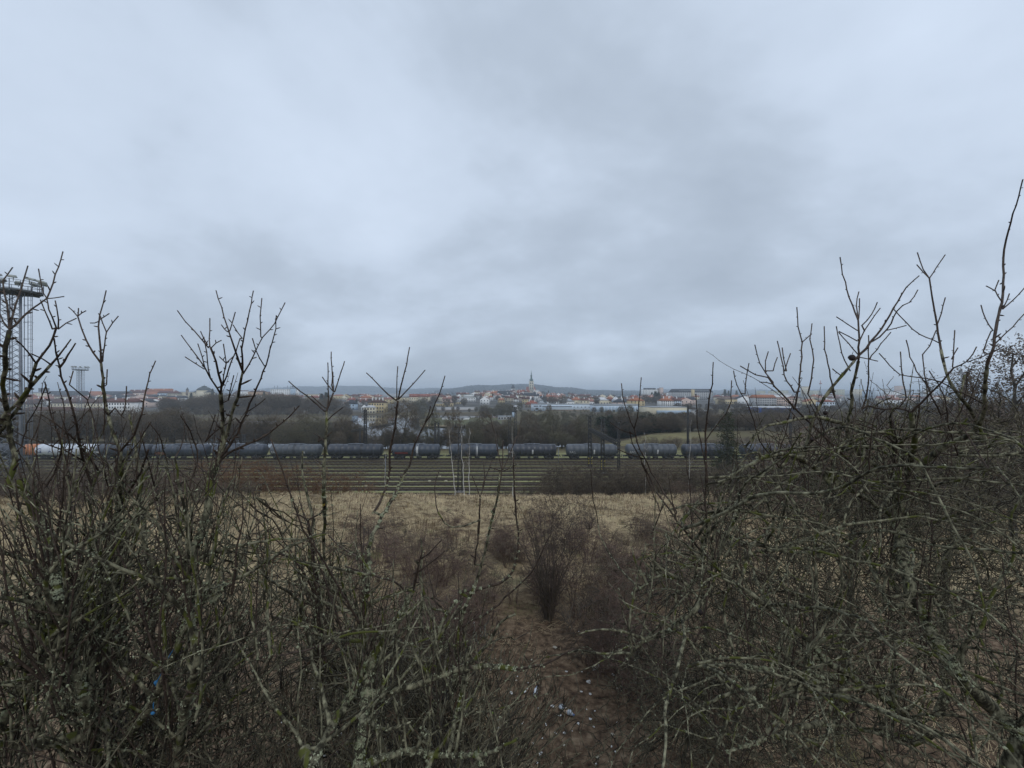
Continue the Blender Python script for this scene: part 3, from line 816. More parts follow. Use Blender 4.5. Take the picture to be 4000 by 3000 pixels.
def house(px0, px1, pyb, pye, pyr, d, wc, rc, kind, nc=0, nr=0, dp=None, label=None, name='house', cat=None, chim=0, sky_=0):
    pm = (px0 + px1) / 2; dd = 240.0
    while dd < d and CAMZ - (pyb - HY) / F * dd > H((pm - CX) / F * dd, dd): dd += 4.0
    d = min(d, dd)
    x0, x1 = (px0 - CX) / F * d, (px1 - CX) / F * d
    zb, ze, zr = [CAMZ - (q - HY) / F * d for q in (pyb, pye, pyr)]
    w = x1 - x0; xc = (x0 + x1) / 2
    dp = dp or min(14.0, max(8.0, w * 0.8))
    gz = min(H(x0, d), H(x1, d), H(xc, d + dp), zb)
    e = empty(name, (xc, d, zb))
    b = MB(); b.box(-w / 2, w / 2, 0, dp, gz - zb - 1.0, ze - zb)
    if kind == 'e':
        x = w / 2; zt = (zr - zb) - 0.3
        b.add([(-x, 0, ze - zb), (x, 0, ze - zb), (0, 0, zt), (-x, 0.3, ze - zb), (x, 0.3, ze - zb), (0, 0.3, zt)], [(0, 1, 2), (5, 4, 3), (0, 2, 5, 3), (1, 4, 5, 2)])
    b.build('wall', wallm(wc), e)
    b = MB(); roof_mesh(b, w, dp, ze - zb, zr - zb, kind, 0.45 if kind != 'f' else 0.3)
    if kind == 'e':      # let the gable wall show
        for i_, v in enumerate(b.v): b.v[i_] = (v[0], max(v[1], 0.12), v[2])
    rf = b.build('roof', roofm(rc), e)
    for k in range(chim):
        c = MB(); cx_ = -w / 2 + w * (k + 0.7) / (chim + 0.4); c.box(cx_ - 0.5, cx_ + 0.5, dp * 0.3, dp * 0.3 + 0.9, ze - zb, zr - zb + 1.3); c.build('chimney', wallm('w'), rf)
    for k in range(sky_):
        if kind in 'gh':
            t = 0.35 + 0.25 * (k % 2); sx = -w * 0.4 + w * 0.8 * (k + 0.5) / sky_
            yy = -0.45 + (dp / 2 + 0.45) * t; zz = (ze - zb) + (zr - ze) * t
            c = MB(); c.box(sx - 0.7, sx + 0.7, yy - 0.35, yy + 0.35, zz - 0.1, zz + 0.3); c.build('skylight', M_WHITE, rf)
    if nc and nr:
        fh = (ze - zb) / nr; ww = min(1.5, w / nc * 0.5); wh = min(1.9, fh * 0.55)
        me = win_mesh(ww, wh)
        for r in range(nr):
            for c in range(nc):
                link('window', me, None, e, (-w / 2 + w * (c + 0.5) / nc, -0.02, fh * r + fh * 0.28))
    lab = label or ('%s %s with %s %s roof' % (WN[wc], {'house': 'house', 'apartment_block': 'apartment block', 'shop': 'low shop', 'hall': 'hall'}.get(name, name.replace('_', ' ')), RN[rc],
             {'g': 'gabled', 'e': 'gable-fronted', 'h': 'hipped', 'p': 'pyramid', 'f': 'flat', 'm': 'mansard'}[kind]))
    tag(e, lab, cat or {'house': 'house', 'apartment_block': 'apartment block', 'shop': 'shop', 'hall': 'hall'}.get(name, name.replace('_', ' ')))
    HOUSES.append((e, xc / d, d, label is None))
    if ze - H(xc, d) < 2.2: print('BURIED', label or lab, px0, round(d), round(ze - H(xc, d), 1))
    return e, xc, zb, ze, zr, w, dp
SPEC = """
125 170 1550 1536 1531 900 c l f 4 2 0 0
150 172 1532 1520 1516 905 d d f 0 0 0 0
180 330 1556 1547 1527 850 p d g 14 1 0 8
327 393 1556 1549 1528 862 p o h 6 1 0 0
112 232 1566 1561 1548 780 p s g 12 1 0 0
268 402 1562 1556 1545 800 w m g 12 1 3 0
60 130 1568 1556 1540 820 c r h 6 1 0 0
0 66 1566 1552 1536 840 k b g 6 1 1 0
118 250 1582 1567 1557 720 w b g 10 1 2 0
196 402 1600 1576 1557 650 c b g 16 2 3 0
0 118 1600 1580 1562 660 k b g 9 2 2 0
78 250 1636 1606 1590 560 w b g 13 2 0 0
250 372 1640 1608 1596 545 g b g 9 2 0 0
402 508 1626 1572 1556 600 w m g 10 4 2 0
400 500 1557 1546 1528 865 w d g 10 1 0 5
500 562 1547 1535 1522 885 p m g 6 1 2 0
560 664 1532 1529 1518 930 c o g 0 0 2 0
546 622 1556 1550 1528 880 y o h 6 1 0 2
614 654 1552 1536 1527 860 b m m 6 2 0 0
653 692 1554 1537 1525 858 k m h 5 2 1 0
694 752 1552 1533 1531 870 c l f 7 2 0 0
750 822 1552 1533 1525 872 c d h 8 2 0 0
508 548 1562 1548 1541 800 p b g 5 2 2 0
545 602 1556 1551 1541 830 y d g 6 0 0 5
538 606 1578 1570 1556 740 n d g 6 0 0 4
604 634 1576 1566 1554 742 b d e 3 1 0 0
632 674 1577 1568 1552 741 y o g 6 1 0 4
574 668 1583 1575 1572 700 w w f 0 0 0 0
692 728 1606 1590 1578 650 w m h 4 1 1 0
508 574 1590 1575 1560 710 p m g 5 1 2 0
908 972 1546 1538 1524 880 k b h 6 1 0 0
932 972 1548 1531 1527 860 w w f 3 1 0 0
968 1032 1546 1531 1525 850 o b h 7 1 2 0
1000 1050 1554 1547 1544 800 w l f 4 1 0 0
1040 1058 1545 1536 1530 900 n m h 2 1 0 0
1044 1110 1553 1547 1541 805 p s g 6 1 0 0
1100 1160 1555 1549 1543 800 p s h 6 1 0 0
1186 1246 1552 1541 1538 900 c l f 7 1 0 0
1190 1262 1558 1552 1547 780 c g f 8 1 0 0
1296 1345 1556 1546 1541 900 y o h 4 1 0 0
1362 1398 1552 1548 1540 905 n m h 3 1 0 0
1336 1352 1562 1550 1545 850 c b e 2 1 1 0
1352 1388 1572 1563 1552 780 p r h 4 1 1 0
1398 1450 1566 1555 1546 850 p o h 5 1 0 0
1445 1494 1554 1550 1541 900 n m h 5 0 1 0
1484 1604 1572 1553 1538 800 c l h 10 2 0 0
1404 1446 1582 1572 1558 700 w r g 4 1 1 0
1348 1386 1602 1578 1562 640 b d h 3 2 0 0
1440 1500 1614 1573 1557 620 y b h 6 3 4 0
1330 1352 1600 1582 1570 660 w b e 2 1 0 0
1412 1434 1612 1590 1580 590 w d e 2 2 0 0
1598 1634 1574 1551 1539 760 c r g 4 2 0 3
1634 1674 1575 1550 1539 758 c r g 6 3 0 3
1670 1714 1572 1548 1539 780 p s g 6 2 0 0
1712 1741 1573 1550 1542 740 c m h 4 3 0 0
1739 1768 1573 1551 1543 745 p b e 3 2 0 0
1768 1794 1568 1557 1548 765 w m g 5 1 1 0
1786 1800 1562 1546 1540 790 w w e 0 0 0 0
1766 1798 1579 1571 1569 700 y l f 5 1 0 0
1700 1729 1587 1577 1574 690 y l f 4 1 0 0
1730 1767 1588 1575 1572 695 y b f 5 1 0 0
1862 1896 1556 1547 1541 850 c r h 3 1 1 0
1890 1908 1560 1551 1544 840 w o e 2 1 0 0
1908 1926 1566 1552 1545 800 w o h 2 2 0 0
1910 1944 1552 1537 1528 950 p o h 4 1 1 0
1936 1976 1562 1556 1548 860 n b g 4 1 0 0
1944 1992 1549 1540 1526 1000 w d g 7 1 0 0
1958 2016 1562 1552 1545 900 k d g 6 1 0 0
1994 2026 1570 1560 1549 850 w b h 3 2 0 0
2013 2024 1563 1548 1543 845 w d e 1 3 0 0
2024 2050 1540 1530 1522 1220 w r g 4 1 1 0
2046 2074 1542 1532 1522 1200 c r h 3 1 0 0
2032 2090 1556 1546 1534 1000 p d g 8 1 0 0
2074 2098 1546 1539 1529 1120 w d h 3 1 0 0
2028 2066 1566 1556 1549 900 p b g 5 1 2 0
2064 2080 1564 1554 1546 890 w b e 2 1 0 0
2098 2142 1572 1561 1545 850 b d h 4 1 1 0
2106 2118 1556 1549 1541 950 y b e 1 1 0 0
2130 2156 1562 1552 1539 900 y o h 2 2 1 0
2150 2186 1558 1550 1541 960 n m h 3 1 1 0
2172 2192 1548 1543 1535 1050 w o e 1 1 0 0
2138 2172 1550 1543 1536 1080 p r g 3 0 0 0
2183 2220 1568 1555 1551 760 w g f 6 1 0 0
2052 2106 1592 1580 1564 640 n r h 5 1 2 0
2100 2132 1582 1576 1567 635 w l h 2 1 0 0
2134 2176 1582 1575 1568 640 o m h 4 0 1 0
2184 2244 1584 1569 1557 630 w l h 4 1 1 0
2230 2276 1580 1564 1552 660 c o h 3 1 2 0
2274 2334 1582 1569 1559 635 w s h 6 1 1 0
2322 2378 1582 1564 1552 640 c w h 5 1 3 0
2378 2396 1580 1566 1556 660 c m h 2 1 0 0
2394 2420 1582 1565 1551 640 b w h 2 2 1 0
2416 2468 1584 1572 1551 638 w b h 3 1 2 0
2460 2519 1592 1566 1553 625 y o h 4 3 2 0
2526 2544 1556 1549 1545 850 w s g 1 1 0 0
2582 2633 1590 1566 1552 640 w o h 6 3 2 0
2632 2662 1588 1566 1553 642 l m g 4 3 1 0
2656 2702 1580 1566 1553 700 p b h 4 1 2 0
2592 2614 1546 1537 1534 1050 p b f 2 1 0 0
2608 2626 1548 1534 1531 1040 w l f 3 1 0 0
2812 2880 1580 1560 1555 720 y b g 9 1 0 0
2880 2940 1580 1558 1546 722 w d e 4 1 0 0
2790 2826 1560 1552 1543 900 n r h 0 0 0 0
2858 2900 1558 1552 1542 890 n o h 0 0 0 0
3034 3102 1592 1556 1552 705 p s f 8 4 0 0
2984 3092 1552 1543 1538 850 w w f 0 0 0 0
3216 3262 1594 1570 1559 640 l r h 4 2 1 0
3160 3204 1604 1598 1594 600 w w f 0 0 0 0
3196 3240 1608 1602 1597 560 w l f 0 0 0 0
"""
for ln in SPEC.strip().splitlines():
    a = ln.split()
    px0, px1, pyb, pye, pyr, d = [float(v) for v in a[:6]]
    nm = 'apartment_block' if (int(a[10]) >= 3 and pyb - pye > 20) else ('shop' if a[8] == 'f' and pyb - pye < 14 and a[6] == 'y' else 'house')
    house(px0, px1, pyb, pye, pyr, d, a[6], a[7], a[8], int(a[9]), int(a[10]), chim=int(a[11]), sky_=int(a[12]), name=nm)

# small houses filling the slopes between the drawn ones
hr = random.Random(91)
def infill(n, pa, pb, f_base, da, db, wcs='wwckpyg', rcs='robbmds', ws=(12, 26)):
    for _ in range(n):
        px = hr.uniform(pa, pb); t = hr.random(); d = da + (db - da) * t
        x = (px - CX) / F * d; g = H(x, d); pyb = HY + (CAMZ - g) * F / d; s_ = F / d
        w = hr.uniform(*ws) * s_; eh = hr.uniform(5, 8.5) * s_; rh = hr.uniform(3, 5.5) * s_
        house(px - w / 2, px + w / 2, pyb, pyb - eh, pyb - eh - rh, d + 0.5, hr.choice(wcs), hr.choice(rcs), hr.choice('ghhge'), 3 if w > 12 else 0, 2 if w > 12 else 0, chim=1 if w > 16 else 0)
infill(46, 0, 700, None, 560, 1000, ws=(14, 34))
infill(20, 880, 1400, None, 720, 1050)
infill(34, 1400, 1960, None, 640, 1050)
infill(70, 1860, 2260, None, 600, 1280, ws=(9, 18))
infill(22, 2240, 2620, None, 560, 1000)
infill(36, 2600, 3700, None, 560, 1150, ws=(14, 34))

# far panel blocks on the right horizon
for k, (a, b_, c, t, d, wc) in enumerate([(2962, 2990, 1540, 1527, 1500, 'e'), (3008, 3052, 1542, 1528, 1450, 'e'), (3052, 3080, 1541, 1526, 1600, 'e'), (3138, 3164, 1545, 1510, 1350, 'c'), (3172, 3200, 1545, 1526, 1450, 'e'),
        (3262, 3300, 1548, 1522, 1200, 'e'), (3340, 3372, 1548, 1521, 1200, 'c'), (3384, 3412, 1552, 1527, 1000, 'b'), (3412, 3450, 1550, 1524, 1050, 'l'), (3452, 3478, 1552, 1519, 1080, 'g'), (3480, 3520, 1560, 1530, 950, 'w'),
        (3506, 3534, 1545, 1508, 1300, 'p'), (3536, 3566, 1548, 1522, 1200, 'g'), (3576, 3606, 1552, 1527, 1100, 'l'), (3610, 3650, 1548, 1525, 1200, 'w')]):
    house(a, b_, c, t, t - 1, d, wc, 'l', 'f', 6 if k > 4 else 5, 5 if (c - t) > 20 else 4, name='apartment_block', dp=12,
          label='distant %s panel block on the right horizon, %s from left' % (WN[wc], nth(k + 1)))

# slab block with aerials left of centre
e, xc, zb, ze, zr, w, dp = house(1056, 1134, 1549, 1521, 1519.5, 900, 'w', 'l', 'f', 10, 4, name='apartment_block', label='white slab block with roof aerials above the far bank wood')
for fx in (-0.36, -0.2, 0.3, 0.44): 
    b = MB(); b.bar((w * fx, 5, ze - zb), (w * fx, 5, ze - zb + 9), 0.25, 4); b.box(w * fx - 0.5, w * fx + 0.5, 4.7, 5.3, ze - zb + 6, ze - zb + 8.4); b.build('aerial', M_STEEL, e)
house(1134, 1154, 1549, 1517, 1515, 899, 'b', 'd', 'f', 0, 0, name='stair_tower', label='dark blue-grey stair tower beside the white slab block', cat='tower')
house(1154, 1163, 1549, 1521, 1519.5, 900, 'w', 'l', 'f', 1, 4, name='apartment_block', label='narrow white block right of the blue-grey stair tower')
# big slab with yellow stair strip
e, xc, zb, ze, zr, w, dp = house(2622, 2786, 1562, 1532, 1519, 900, 'g', 'd', 'm', 22, 5, name='apartment_block', dp=16, label='long grey hotel block with dark mansard roof and yellow strip')
b = MB(); s0 = (2700 - 2622) / 164 - 0.5; b.box(w * s0, w * s0 + 7.2, -1.2, 0.5, 0, zr - zb - 1.5); b.build('stair_strip', wallm('y'), e)
b = MB(); b.box(-w * 0.32, w * 0.42, -0.9, -0.05, ze - zb + 2.5, ze - zb + 3.3); b.build('upper_cornice', M_ROOFPALE, e)
# hospital
e, xc, zb, ze, zr, w, dp = house(2511, 2570, 1546, 1522, 1521, 1100, 'w', 'l', 'f', 10, 5, name='hospital', label='white hospital block with dark boxes on its roof', cat='hospital')
for k in range(4):
    b = MB(); b.box(-w / 2 + 5 + k * 8.6, -w / 2 + 12 + k * 8.6, 2, 10, ze - zb, ze - zb + 4.6); b.build('roof_box', roofm('d'), e)
house(2570, 2579, 1550, 1518, 1517, 1105, 'n', 'b', 'f', 0, 0, name='hospital_wing', label='dark brown wing beside the white hospital block', cat='hospital wing')
house(2579, 2591, 1552, 1515, 1514, 1098, 'p', 's', 'f', 0, 0, name='stair_tower', label='pinkish brown stair tower at the right of the hospital', cat='tower')
# slab with orange roof behind the thicket
house(2952, 3034, 1592, 1554, 1542, 700, 'g', 'o', 'g', 12, 5, name='apartment_block', label='grey apartment slab with orange roof above the blue hall')
# blue hall
e, xc, zb, ze, zr, w, dp = house(2988, 3122, 1614, 1594, 1590, 330, 'v', 'w', 'f', 0, 0, name='hall', dp=24, label='long dark blue hall with a bright white roof edge', cat='hall')
# long modern hall
d = 450.0
e, xc, zb, ze, zr, w, dp = house(2078, 2322, 1605, 1580, 1578, d, 'l', 'l', 'f', 0, 0, name='swimming_hall', dp=20, label='long pale blue-grey modern hall with a dark ribbon window', cat='hall')
KD = w / (2322 - 2078)
def onf(px): return (px - (2078 + 2322) / 2) * KD
def zz(py): return (1605 - py) * KD
b = MB(); b.box(onf(2118), onf(2234), -0.15, 0.1, zz(1590), zz(1587)); b.build('ribbon_window', M_GLASS, e)
b = MB(); b.box(onf(2085), onf(2102), -0.15, 0.1, zz(1588), zz(1585)); b.build('window', M_GLASS, e)
b = MB(); b.box(onf(2107), onf(2115), -0.15, 0.1, zz(1588), zz(1584)); b.build('window', M_GLASS, e)
for px in (2243, 2257, 2272, 2286, 2301): b = MB(); b.box(onf(px) - 0.5, onf(px) + 0.5, -0.15, 0.1, zz(1592), zz(1588.5)); b.build('window', M_GLASS, e)
for px in (2110, 2123): b = MB(); b.box(onf(px) - 0.4, onf(px) + 0.4, -0.15, 0.1, zz(1599), zz(1596)); b.build('window', M_GLASS, e)
b = MB(); b.box(onf(2092), onf(2103), -0.15, 0.1, zz(1600), zz(1594)); b.build('entrance', M_BLACK, e)
b = MB(); b.box(onf(2130), onf(2322), -0.1, 3, zz(1606), zz(1600) - 0.1); b.build('plinth', wallm('n'), e)
e, xc, zb, ze, zr, w, dp = house(2322, 2496, 1610, 1584, 1579, d - 14, 'l', 'l', 'f', 0, 0, name='sports_hall', dp=24, label='pale hall front with tall columns and grey panels', cat='hall')
for k in range(13):
    b = MB(); q = -w / 2 + w * (k + 0.18) / 13; b.box(q, q + w / 13 * 0.72, -0.12, 0.1, 1.0, ze - zb - 1.2); b.build('panel', wallm('b'), e)
# store
d = 305.0
e, xc, zb, ze, zr, w, dp = house(2547, 2690, 1630, 1592, 1590, d, 'c', 'l', 'f', 0, 0, name='store', dp=30, label='flat off-white store with grey canopy and glass front', cat='store')
b = MB(); b.box(-w * 0.38, w * 0.5, -4, 0, 3.0, 5.4); b.build('canopy', wallm('b'), e)
for k in range(14):
    b = MB(); q = -w * 0.36 + w * 0.84 * k / 14; b.box(q, q + 1.2, -2.3, -2.0, 0.2, 3.0); b.build('glass_panel', M_GLASS, e)
b = MB(); b.box(-w * 0.38, w * 0.48, -1.9, 0, -1, 3.0); b.build('shop_front', wallm('g'), e)
for (px, py) in ((2665, 1613), (2668, 1633)):
    b = MB(); q = (px - 2618) / F * d; z_ = (1630 - py) / F * d
    b.add([(q - 1.0, -4.4, z_ - 0.6), (q + 1.0, -4.4, z_ - 0.3), (q - 0.8, -4.4, z_ + 1.1), (q - 1.0, -4.2, z_ - 0.6), (q + 1.0, -4.2, z_ - 0.3), (q - 0.8, -4.2, z_ + 1.1)], [(0, 1, 2), (5, 4, 3), (0, 3, 4, 1), (1, 4, 5, 2), (2, 5, 3, 0)])
    b.build('sign', M_YELLOW, e)
house(2690, 2765, 1626, 1605, 1602, 320, 'g', 'l', 'f', 0, 0, name='warehouse', dp=20, label='low grey warehouse right of the flat store', cat='warehouse')
house(2005, 2036, 1602, 1591, 1585, 520, 'w', 'w', 'm', 4, 1, name='house', dp=10, label='small white building with arched bright roof beside the long modern hall')
house(1752, 1812, 1641, 1635, 1633, 318, 'w', 'l', 'f', 6, 1, name='pavilion', dp=6, label='low white pavilion with a row of windows on the green riverbank', cat='pavilion')
e, xc, zb, ze, zr, w, dp = house(1727, 1831, 1634, 1632, 1630.4, 322, 'w', 'l', 'f', 0, 0, name='long_roof', dp=6, label='long thin pale flat roof above the riverside pavilion', cat='roof')
e, xc, zb, ze, zr, w, dp = house(1945, 2000, 1640, 1629, 1626, 330, 'g', 'l', 'f', 5, 1, name='boathouse', dp=9, label='grey boathouse with a pale flat roof on the riverbank', cat='boathouse')
house(2000, 2012, 1627, 1610, 1606, 345, 'b', 'd', 'f', 0, 0, name='tower_cabin', dp=5, label='small dark blue cabin tower by the tall lattice mast', cat='cabin')
e, xc, zb, ze, zr, w, dp = house(1421, 1466, 1616, 1592, 1578, 560, 'c', 'w', 'p', 4, 2, name='villa', dp=14, label='cream riverside villa with a pale grey pyramid roof', cat='villa')
# large white palace with set-back upper storey
d = 730.0
e, xc, zb, ze, zr, w, dp = house(1794, 1856, 1571, 1552.5, 1550.5, d, 'w', 'g', 'f', 10, 2, name='town_hall', dp=16, label='long white palace-like building with two rows of dark windows', cat='public building')
b = MB(); b.box(-w * 0.24, w * 0.34, 4, 12, ze - zb, ze - zb + 5.2); b.build('upper_storey', wallm('w'), e)
b = MB(); b.box(-w * 0.25, w * 0.35, 3.7, 12.3, ze - zb + 5.2, ze - zb + 5.9); b.build('upper_roof', roofm('g'), e)
# billboard
x, y_, z_ = P(1819, 1588, 640)
e = empty('billboard', (x, y_, H(x, y_))); tag(e, 'red and white billboard below the long white building', 'billboard')
zb0 = z_ - H(x, y_)
b = MB(); b.box(-2.9, 2.9, -0.15, 0.15, zb0, zb0 + 3.6); b.build('red_panel', mat('red_panel', (0.42, 0.03, 0.04), (0.34, 0.03, 0.04), 0.5, 0.6), e)
b = MB(); b.box(-2.3, 2.3, -0.25, -0.15, zb0 + 1.4, zb0 + 2.1); b.build('white_band', M_WHITE, e)
b = MB(); b.bar((-2, 0.2, -1), (-2, 0.2, zb0), 0.15); b.bar((2, 0.2, -1), (2, 0.2, zb0), 0.15); b.build('posts', M_STEEL, e)
# domed hall roof and small cupola on the left skyline
d = 876.0
x, y_, z_ = P(787, 1533, d)
e = empty('domed_hall', (x, y_ + 8, z_)); tag(e, 'wide dark green-grey domed roof on the left skyline', 'domed building')
s = d / F
b = MB(); b.lathe([(25 * s, -16), (25 * s, 5)], 16); b.build('drum', wallm('c'), e)
b = MB(); b.lathe([(26 * s, 5), (24 * s, 6.5), (19 * s, 10), (12 * s, 12.2), (9 * s, 12.6), (9 * s, 14), (5 * s, 15), (0.3, 15.6)], 20); b.build('dome', mat('dome_roof', (0.045, 0.06, 0.062), (0.07, 0.085, 0.085), 0.3, 0.7), e)
b = MB(); b.bar((0, 0, 15.2), (0, 0, 18.0), 0.3); b.build('finial', M_DARKSTEEL, e)
x, y_, z_ = P(729, 1533, 868)
e = empty('clock_turret', (x, y_, z_)); tag(e, 'small reddish cupola turret left of the dark dome', 'turret')
b = MB(); b.box(-1.9, 1.9, 0, 3.8, -6, 5); b.build('shaft', wallm('n'), e)
b = MB(); b.lathe([(2.6, 5), (2.9, 6.2), (1.8, 7.6), (1.2, 8.2), (1.5, 9), (0.6, 10.5), (0.1, 12)], 10, (0, 1.9, 0)); b.build('cupola', roofm('d'), e)
# town hall tower
d = 1250.0; s = d / F
x, y_, z_ = P(2004, 1536, d)
e = empty('town_tower', (x, y_, z_)); tag(e, 'white tower with a steep dark pyramid roof left of the church', 'tower')
g0 = H(x, y_) - z_ - 2
b = MB(); b.box(-8 * s, 8 * s, 0, 14, g0, 17 * s); b.box(-9 * s, 9 * s, -0.6, 14.6, 16 * s, 17.6 * s); b.build('shaft', wallm('w'), e)
b = MB(); b.add([(-8.8 * s, -0.4, 17.6 * s), (8.8 * s, -0.4, 17.6 * s), (8.8 * s, 14.4, 17.6 * s), (-8.8 * s, 14.4, 17.6 * s), (-3 * s, 5, 31 * s), (3 * s, 5, 31 * s), (3 * s, 9, 31 * s), (-3 * s, 9, 31 * s), (0, 7, 36 * s)],
    [(0, 1, 5, 4), (1, 2, 6, 5), (2, 3, 7, 6), (3, 0, 4, 7), (4, 5, 8), (5, 6, 8), (6, 7, 8), (7, 4, 8), (0, 3, 2, 1)]); b.build('roof', mat('tower_roof', (0.05, 0.055, 0.065), (0.07, 0.075, 0.085), 0.3, 0.8), e)
b = MB(); b.lathe([(1.5, 0), (1.5, 0.15)], 14, (0.8, -0.3, 12.5 * s), 'y'); b.build('clock', M_GLASS, e)
for k, gx in enumerate((10, 17, 24)):
    b = MB(); b.add([(gx * s - 3 * s, 0, g0), (gx * s + 3 * s, 0, g0), (gx * s + 3 * s, 0, 8 * s), (gx * s, 0, 14 * s), (gx * s - 3 * s, 0, 8 * s),
        (gx * s - 3 * s, 1, g0), (gx * s + 3 * s, 1, g0), (gx * s + 3 * s, 1, 8 * s), (gx * s, 1, 14 * s), (gx * s - 3 * s, 1, 8 * s)],
        [(0, 1, 2, 3, 4), (9, 8, 7, 6, 5), (2, 7, 8, 3), (3, 8, 9, 4), (0, 4, 9, 5), (1, 6, 7, 2)]); b.build('gable', wallm('w'), e)
b = MB(); b.box(8 * s, 27 * s, 1, 12, g0, 8 * s); b.build('hall', wallm('c'), e)
b = MB(); b.add([(7 * s, 1, 8 * s), (28 * s, 1, 8 * s), (28 * s, 12, 8 * s), (7 * s, 12, 8 * s), (8 * s, 6.5, 13 * s), (27 * s, 6.5, 13 * s)], [(0, 1, 5, 4), (2, 3, 4, 5), (0, 4, 3), (1, 2, 5)]); b.build('hall_roof', roofm('r'), e)
# church
d = 1300.0; s = d / F
x, y_, z_ = P(2075.5, 1534, d)
e = empty('church', (x, y_, z_)); tag(e, 'church with tall white tower and green onion spire on the hilltop', 'church')
M_COPPER = mat('green_copper', (0.055, 0.115, 0.110), (0.085, 0.150, 0.140), 0.3, 0.7)
g0 = H(x, y_) - z_ - 3
b = MB(); q = 8.2 * s; b.box(-q, q, -q, q, g0, 45 * s)
for a_, c_ in ((-1, -1), (1, -1), (1, 1), (-1, 1)): b.box(a_ * q * 0.93 - 1, a_ * q * 0.93 + 1, c_ * q * 0.93 - 1, c_ * q * 0.93 + 1, g0, 44.6 * s)
b.box(-q * 1.08, q * 1.08, -q * 1.08, q * 1.08, 43.4 * s, 45.2 * s)
tw = b.build('tower', mat('church_plaster', (0.66, 0.62, 0.50), (0.56, 0.52, 0.42), 0.3, 0.9), e)
for (a_, h_) in ((-0.45, 24), (0.45, 24), (-0.45, 14), (0.45, 14)):
    w_ = MB(); w_.box(a_ * q - 1.1, a_ * q + 1.1, -q - 0.25, -q + 0.1, h_ * s, (h_ + 7) * s); w_.build('window', M_GLASS, tw)
for a_ in (-0.45, 0.45):
    w_ = MB(); w_.lathe([(2.1, -0.5), (2.1, -0.2)], 14, (a_ * q, -q, 37 * s), 'y'); w_.build('clock', M_GLASS, tw)
b = MB(); b.lathe([(8.6 * s, 45.2 * s), (6.6 * s, 46.4 * s), (5.8 * s, 47.5 * s), (7.6 * s, 49.5 * s), (7.2 * s, 51.5 * s), (5.0 * s, 54 * s), (3.4 * s, 56 * s), (3.0 * s, 58 * s), (3.1 * s, 66 * s), (4.0 * s, 67 * s), (3.4 * s, 68.5 * s), (1.8 * s, 70 * s), (1.4 * s, 72 * s), (1.3 * s, 75 * s), (2.0 * s, 76.3 * s), (1.2 * s, 78 * s), (0.6 * s, 80 * s), (0.25 * s, 88 * s), (0.05, 90 * s)], 12)
b.build('spire', M_COPPER, e)
nv = MB(); nv.box(-20 * s, 20 * s, 2, 22, g0, 9 * s); nv.build('nave', wallm('w'), e)
nv = MB(); nv.add([(-21 * s, 1.5, 8 * s), (20 * s, 1.5, 8 * s), (20 * s, 22.5, 8 * s), (-21 * s, 22.5, 8 * s), (-19 * s, 12, 24 * s), (12 * s, 12, 26 * s)], [(0, 1, 5, 4), (2, 3, 4, 5), (0, 4, 3), (1, 2, 5)]); nv.build('nave_roof', roofm('r'), e)
for k in range(3):
    gx = (12 + k * 6.5) * s; bb = MB(); yy = -2 - k
    bb.add([(gx - 3 * s, yy, g0), (gx + 3 * s, yy, g0), (gx + 3 * s, yy, 5 * s), (gx, yy, (14 - k) * s), (gx - 3 * s, yy, 5 * s),
        (gx - 3 * s, yy + 4, g0), (gx + 3 * s, yy + 4, g0), (gx + 3 * s, yy + 4, 5 * s), (gx, yy + 4, (14 - k) * s), (gx - 3 * s, yy + 4, 5 * s)],
        [(0, 1, 2, 3, 4), (9, 8, 7, 6, 5), (2, 7, 8, 3), (3, 8, 9, 4), (0, 4, 9, 5), (1, 6, 7, 2)]); bb.build('gable', wallm('w'), e)
# red and white transmitter mast, far right
d = 1500.0; s = d / F
x, y_, z_ = P(3205, 1545, d)
e = empty('transmitter_mast', (x, y_, H(x, y_))); tag(e, 'red and white transmitter mast on the right horizon', 'transmitter mast')
hz = CAMZ - (1488 - HY) * s - H(x, y_)
M_RW = mat('mast_red', (0.36, 0.12, 0.11), (0.30, 0.11, 0.10), 1, 0.7)
b = MB(); b.bar((0, 0, 0), (0, 0, hz * 0.9), 1.6, 8, 1.0); b.build('shaft', wallm('g'), e)
b = MB(); b.lathe([(4.6, hz * 0.80), (4.6, hz * 0.86), (1.2, hz * 0.88), (1.2, hz), (0.1, hz + 3)], 10); b.build('antenna_platform', M_RW, e)
# pier / weir lines
for (a, b_, py, d, lab, nm) in ((938, 1076, 1649, 316, 'pale landing stage along the far bank, left of centre', 'landing_stage'),):
    x0, x1 = (a - CX) / F * d, (b_ - CX) / F * d
    m = MB(); m.box(x0, x1, d, d + 3, -4.5, -3.0)
    for k in range(8): m.box(x0 + (x1 - x0) * k / 8, x0 + (x1 - x0) * k / 8 + 0.5, d - 0.3, d, -5, -2.6)
    tag(m.build(nm, mat('pale_concrete', (0.50, 0.51, 0.52), (0.40, 0.41, 0.42), 0.5, 0.8)), lab, 'landing stage')
# embankment wall under the town
for (a, b_, pyt, pyb, d, lab) in ((1690, 1860, 1592, 1606, 498, 'grey stepped embankment wall below the white building'), (1398, 1600, 1614, 1622, 499, 'low embankment wall below the riverside villa')):
    x0, x1 = (a - CX) / F * d, (b_ - CX) / F * d; zt = CAMZ - (pyt - HY) / F * d
    e = empty('embankment_wall', ((x0 + x1) / 2, d, -4)); tag(e, lab, 'embankment wall')
    w = (x1 - x0) / 2
    m = MB(); m.box(-w, w, 0, 6, -2, (zt + 4) * 0.55); m.build('lower_tier', wallm('n'), e)
    m = MB(); m.box(-w * 0.98, w * 0.96, 6, 12, -2, zt + 4); m.build('upper_tier', wallm('g'), e)
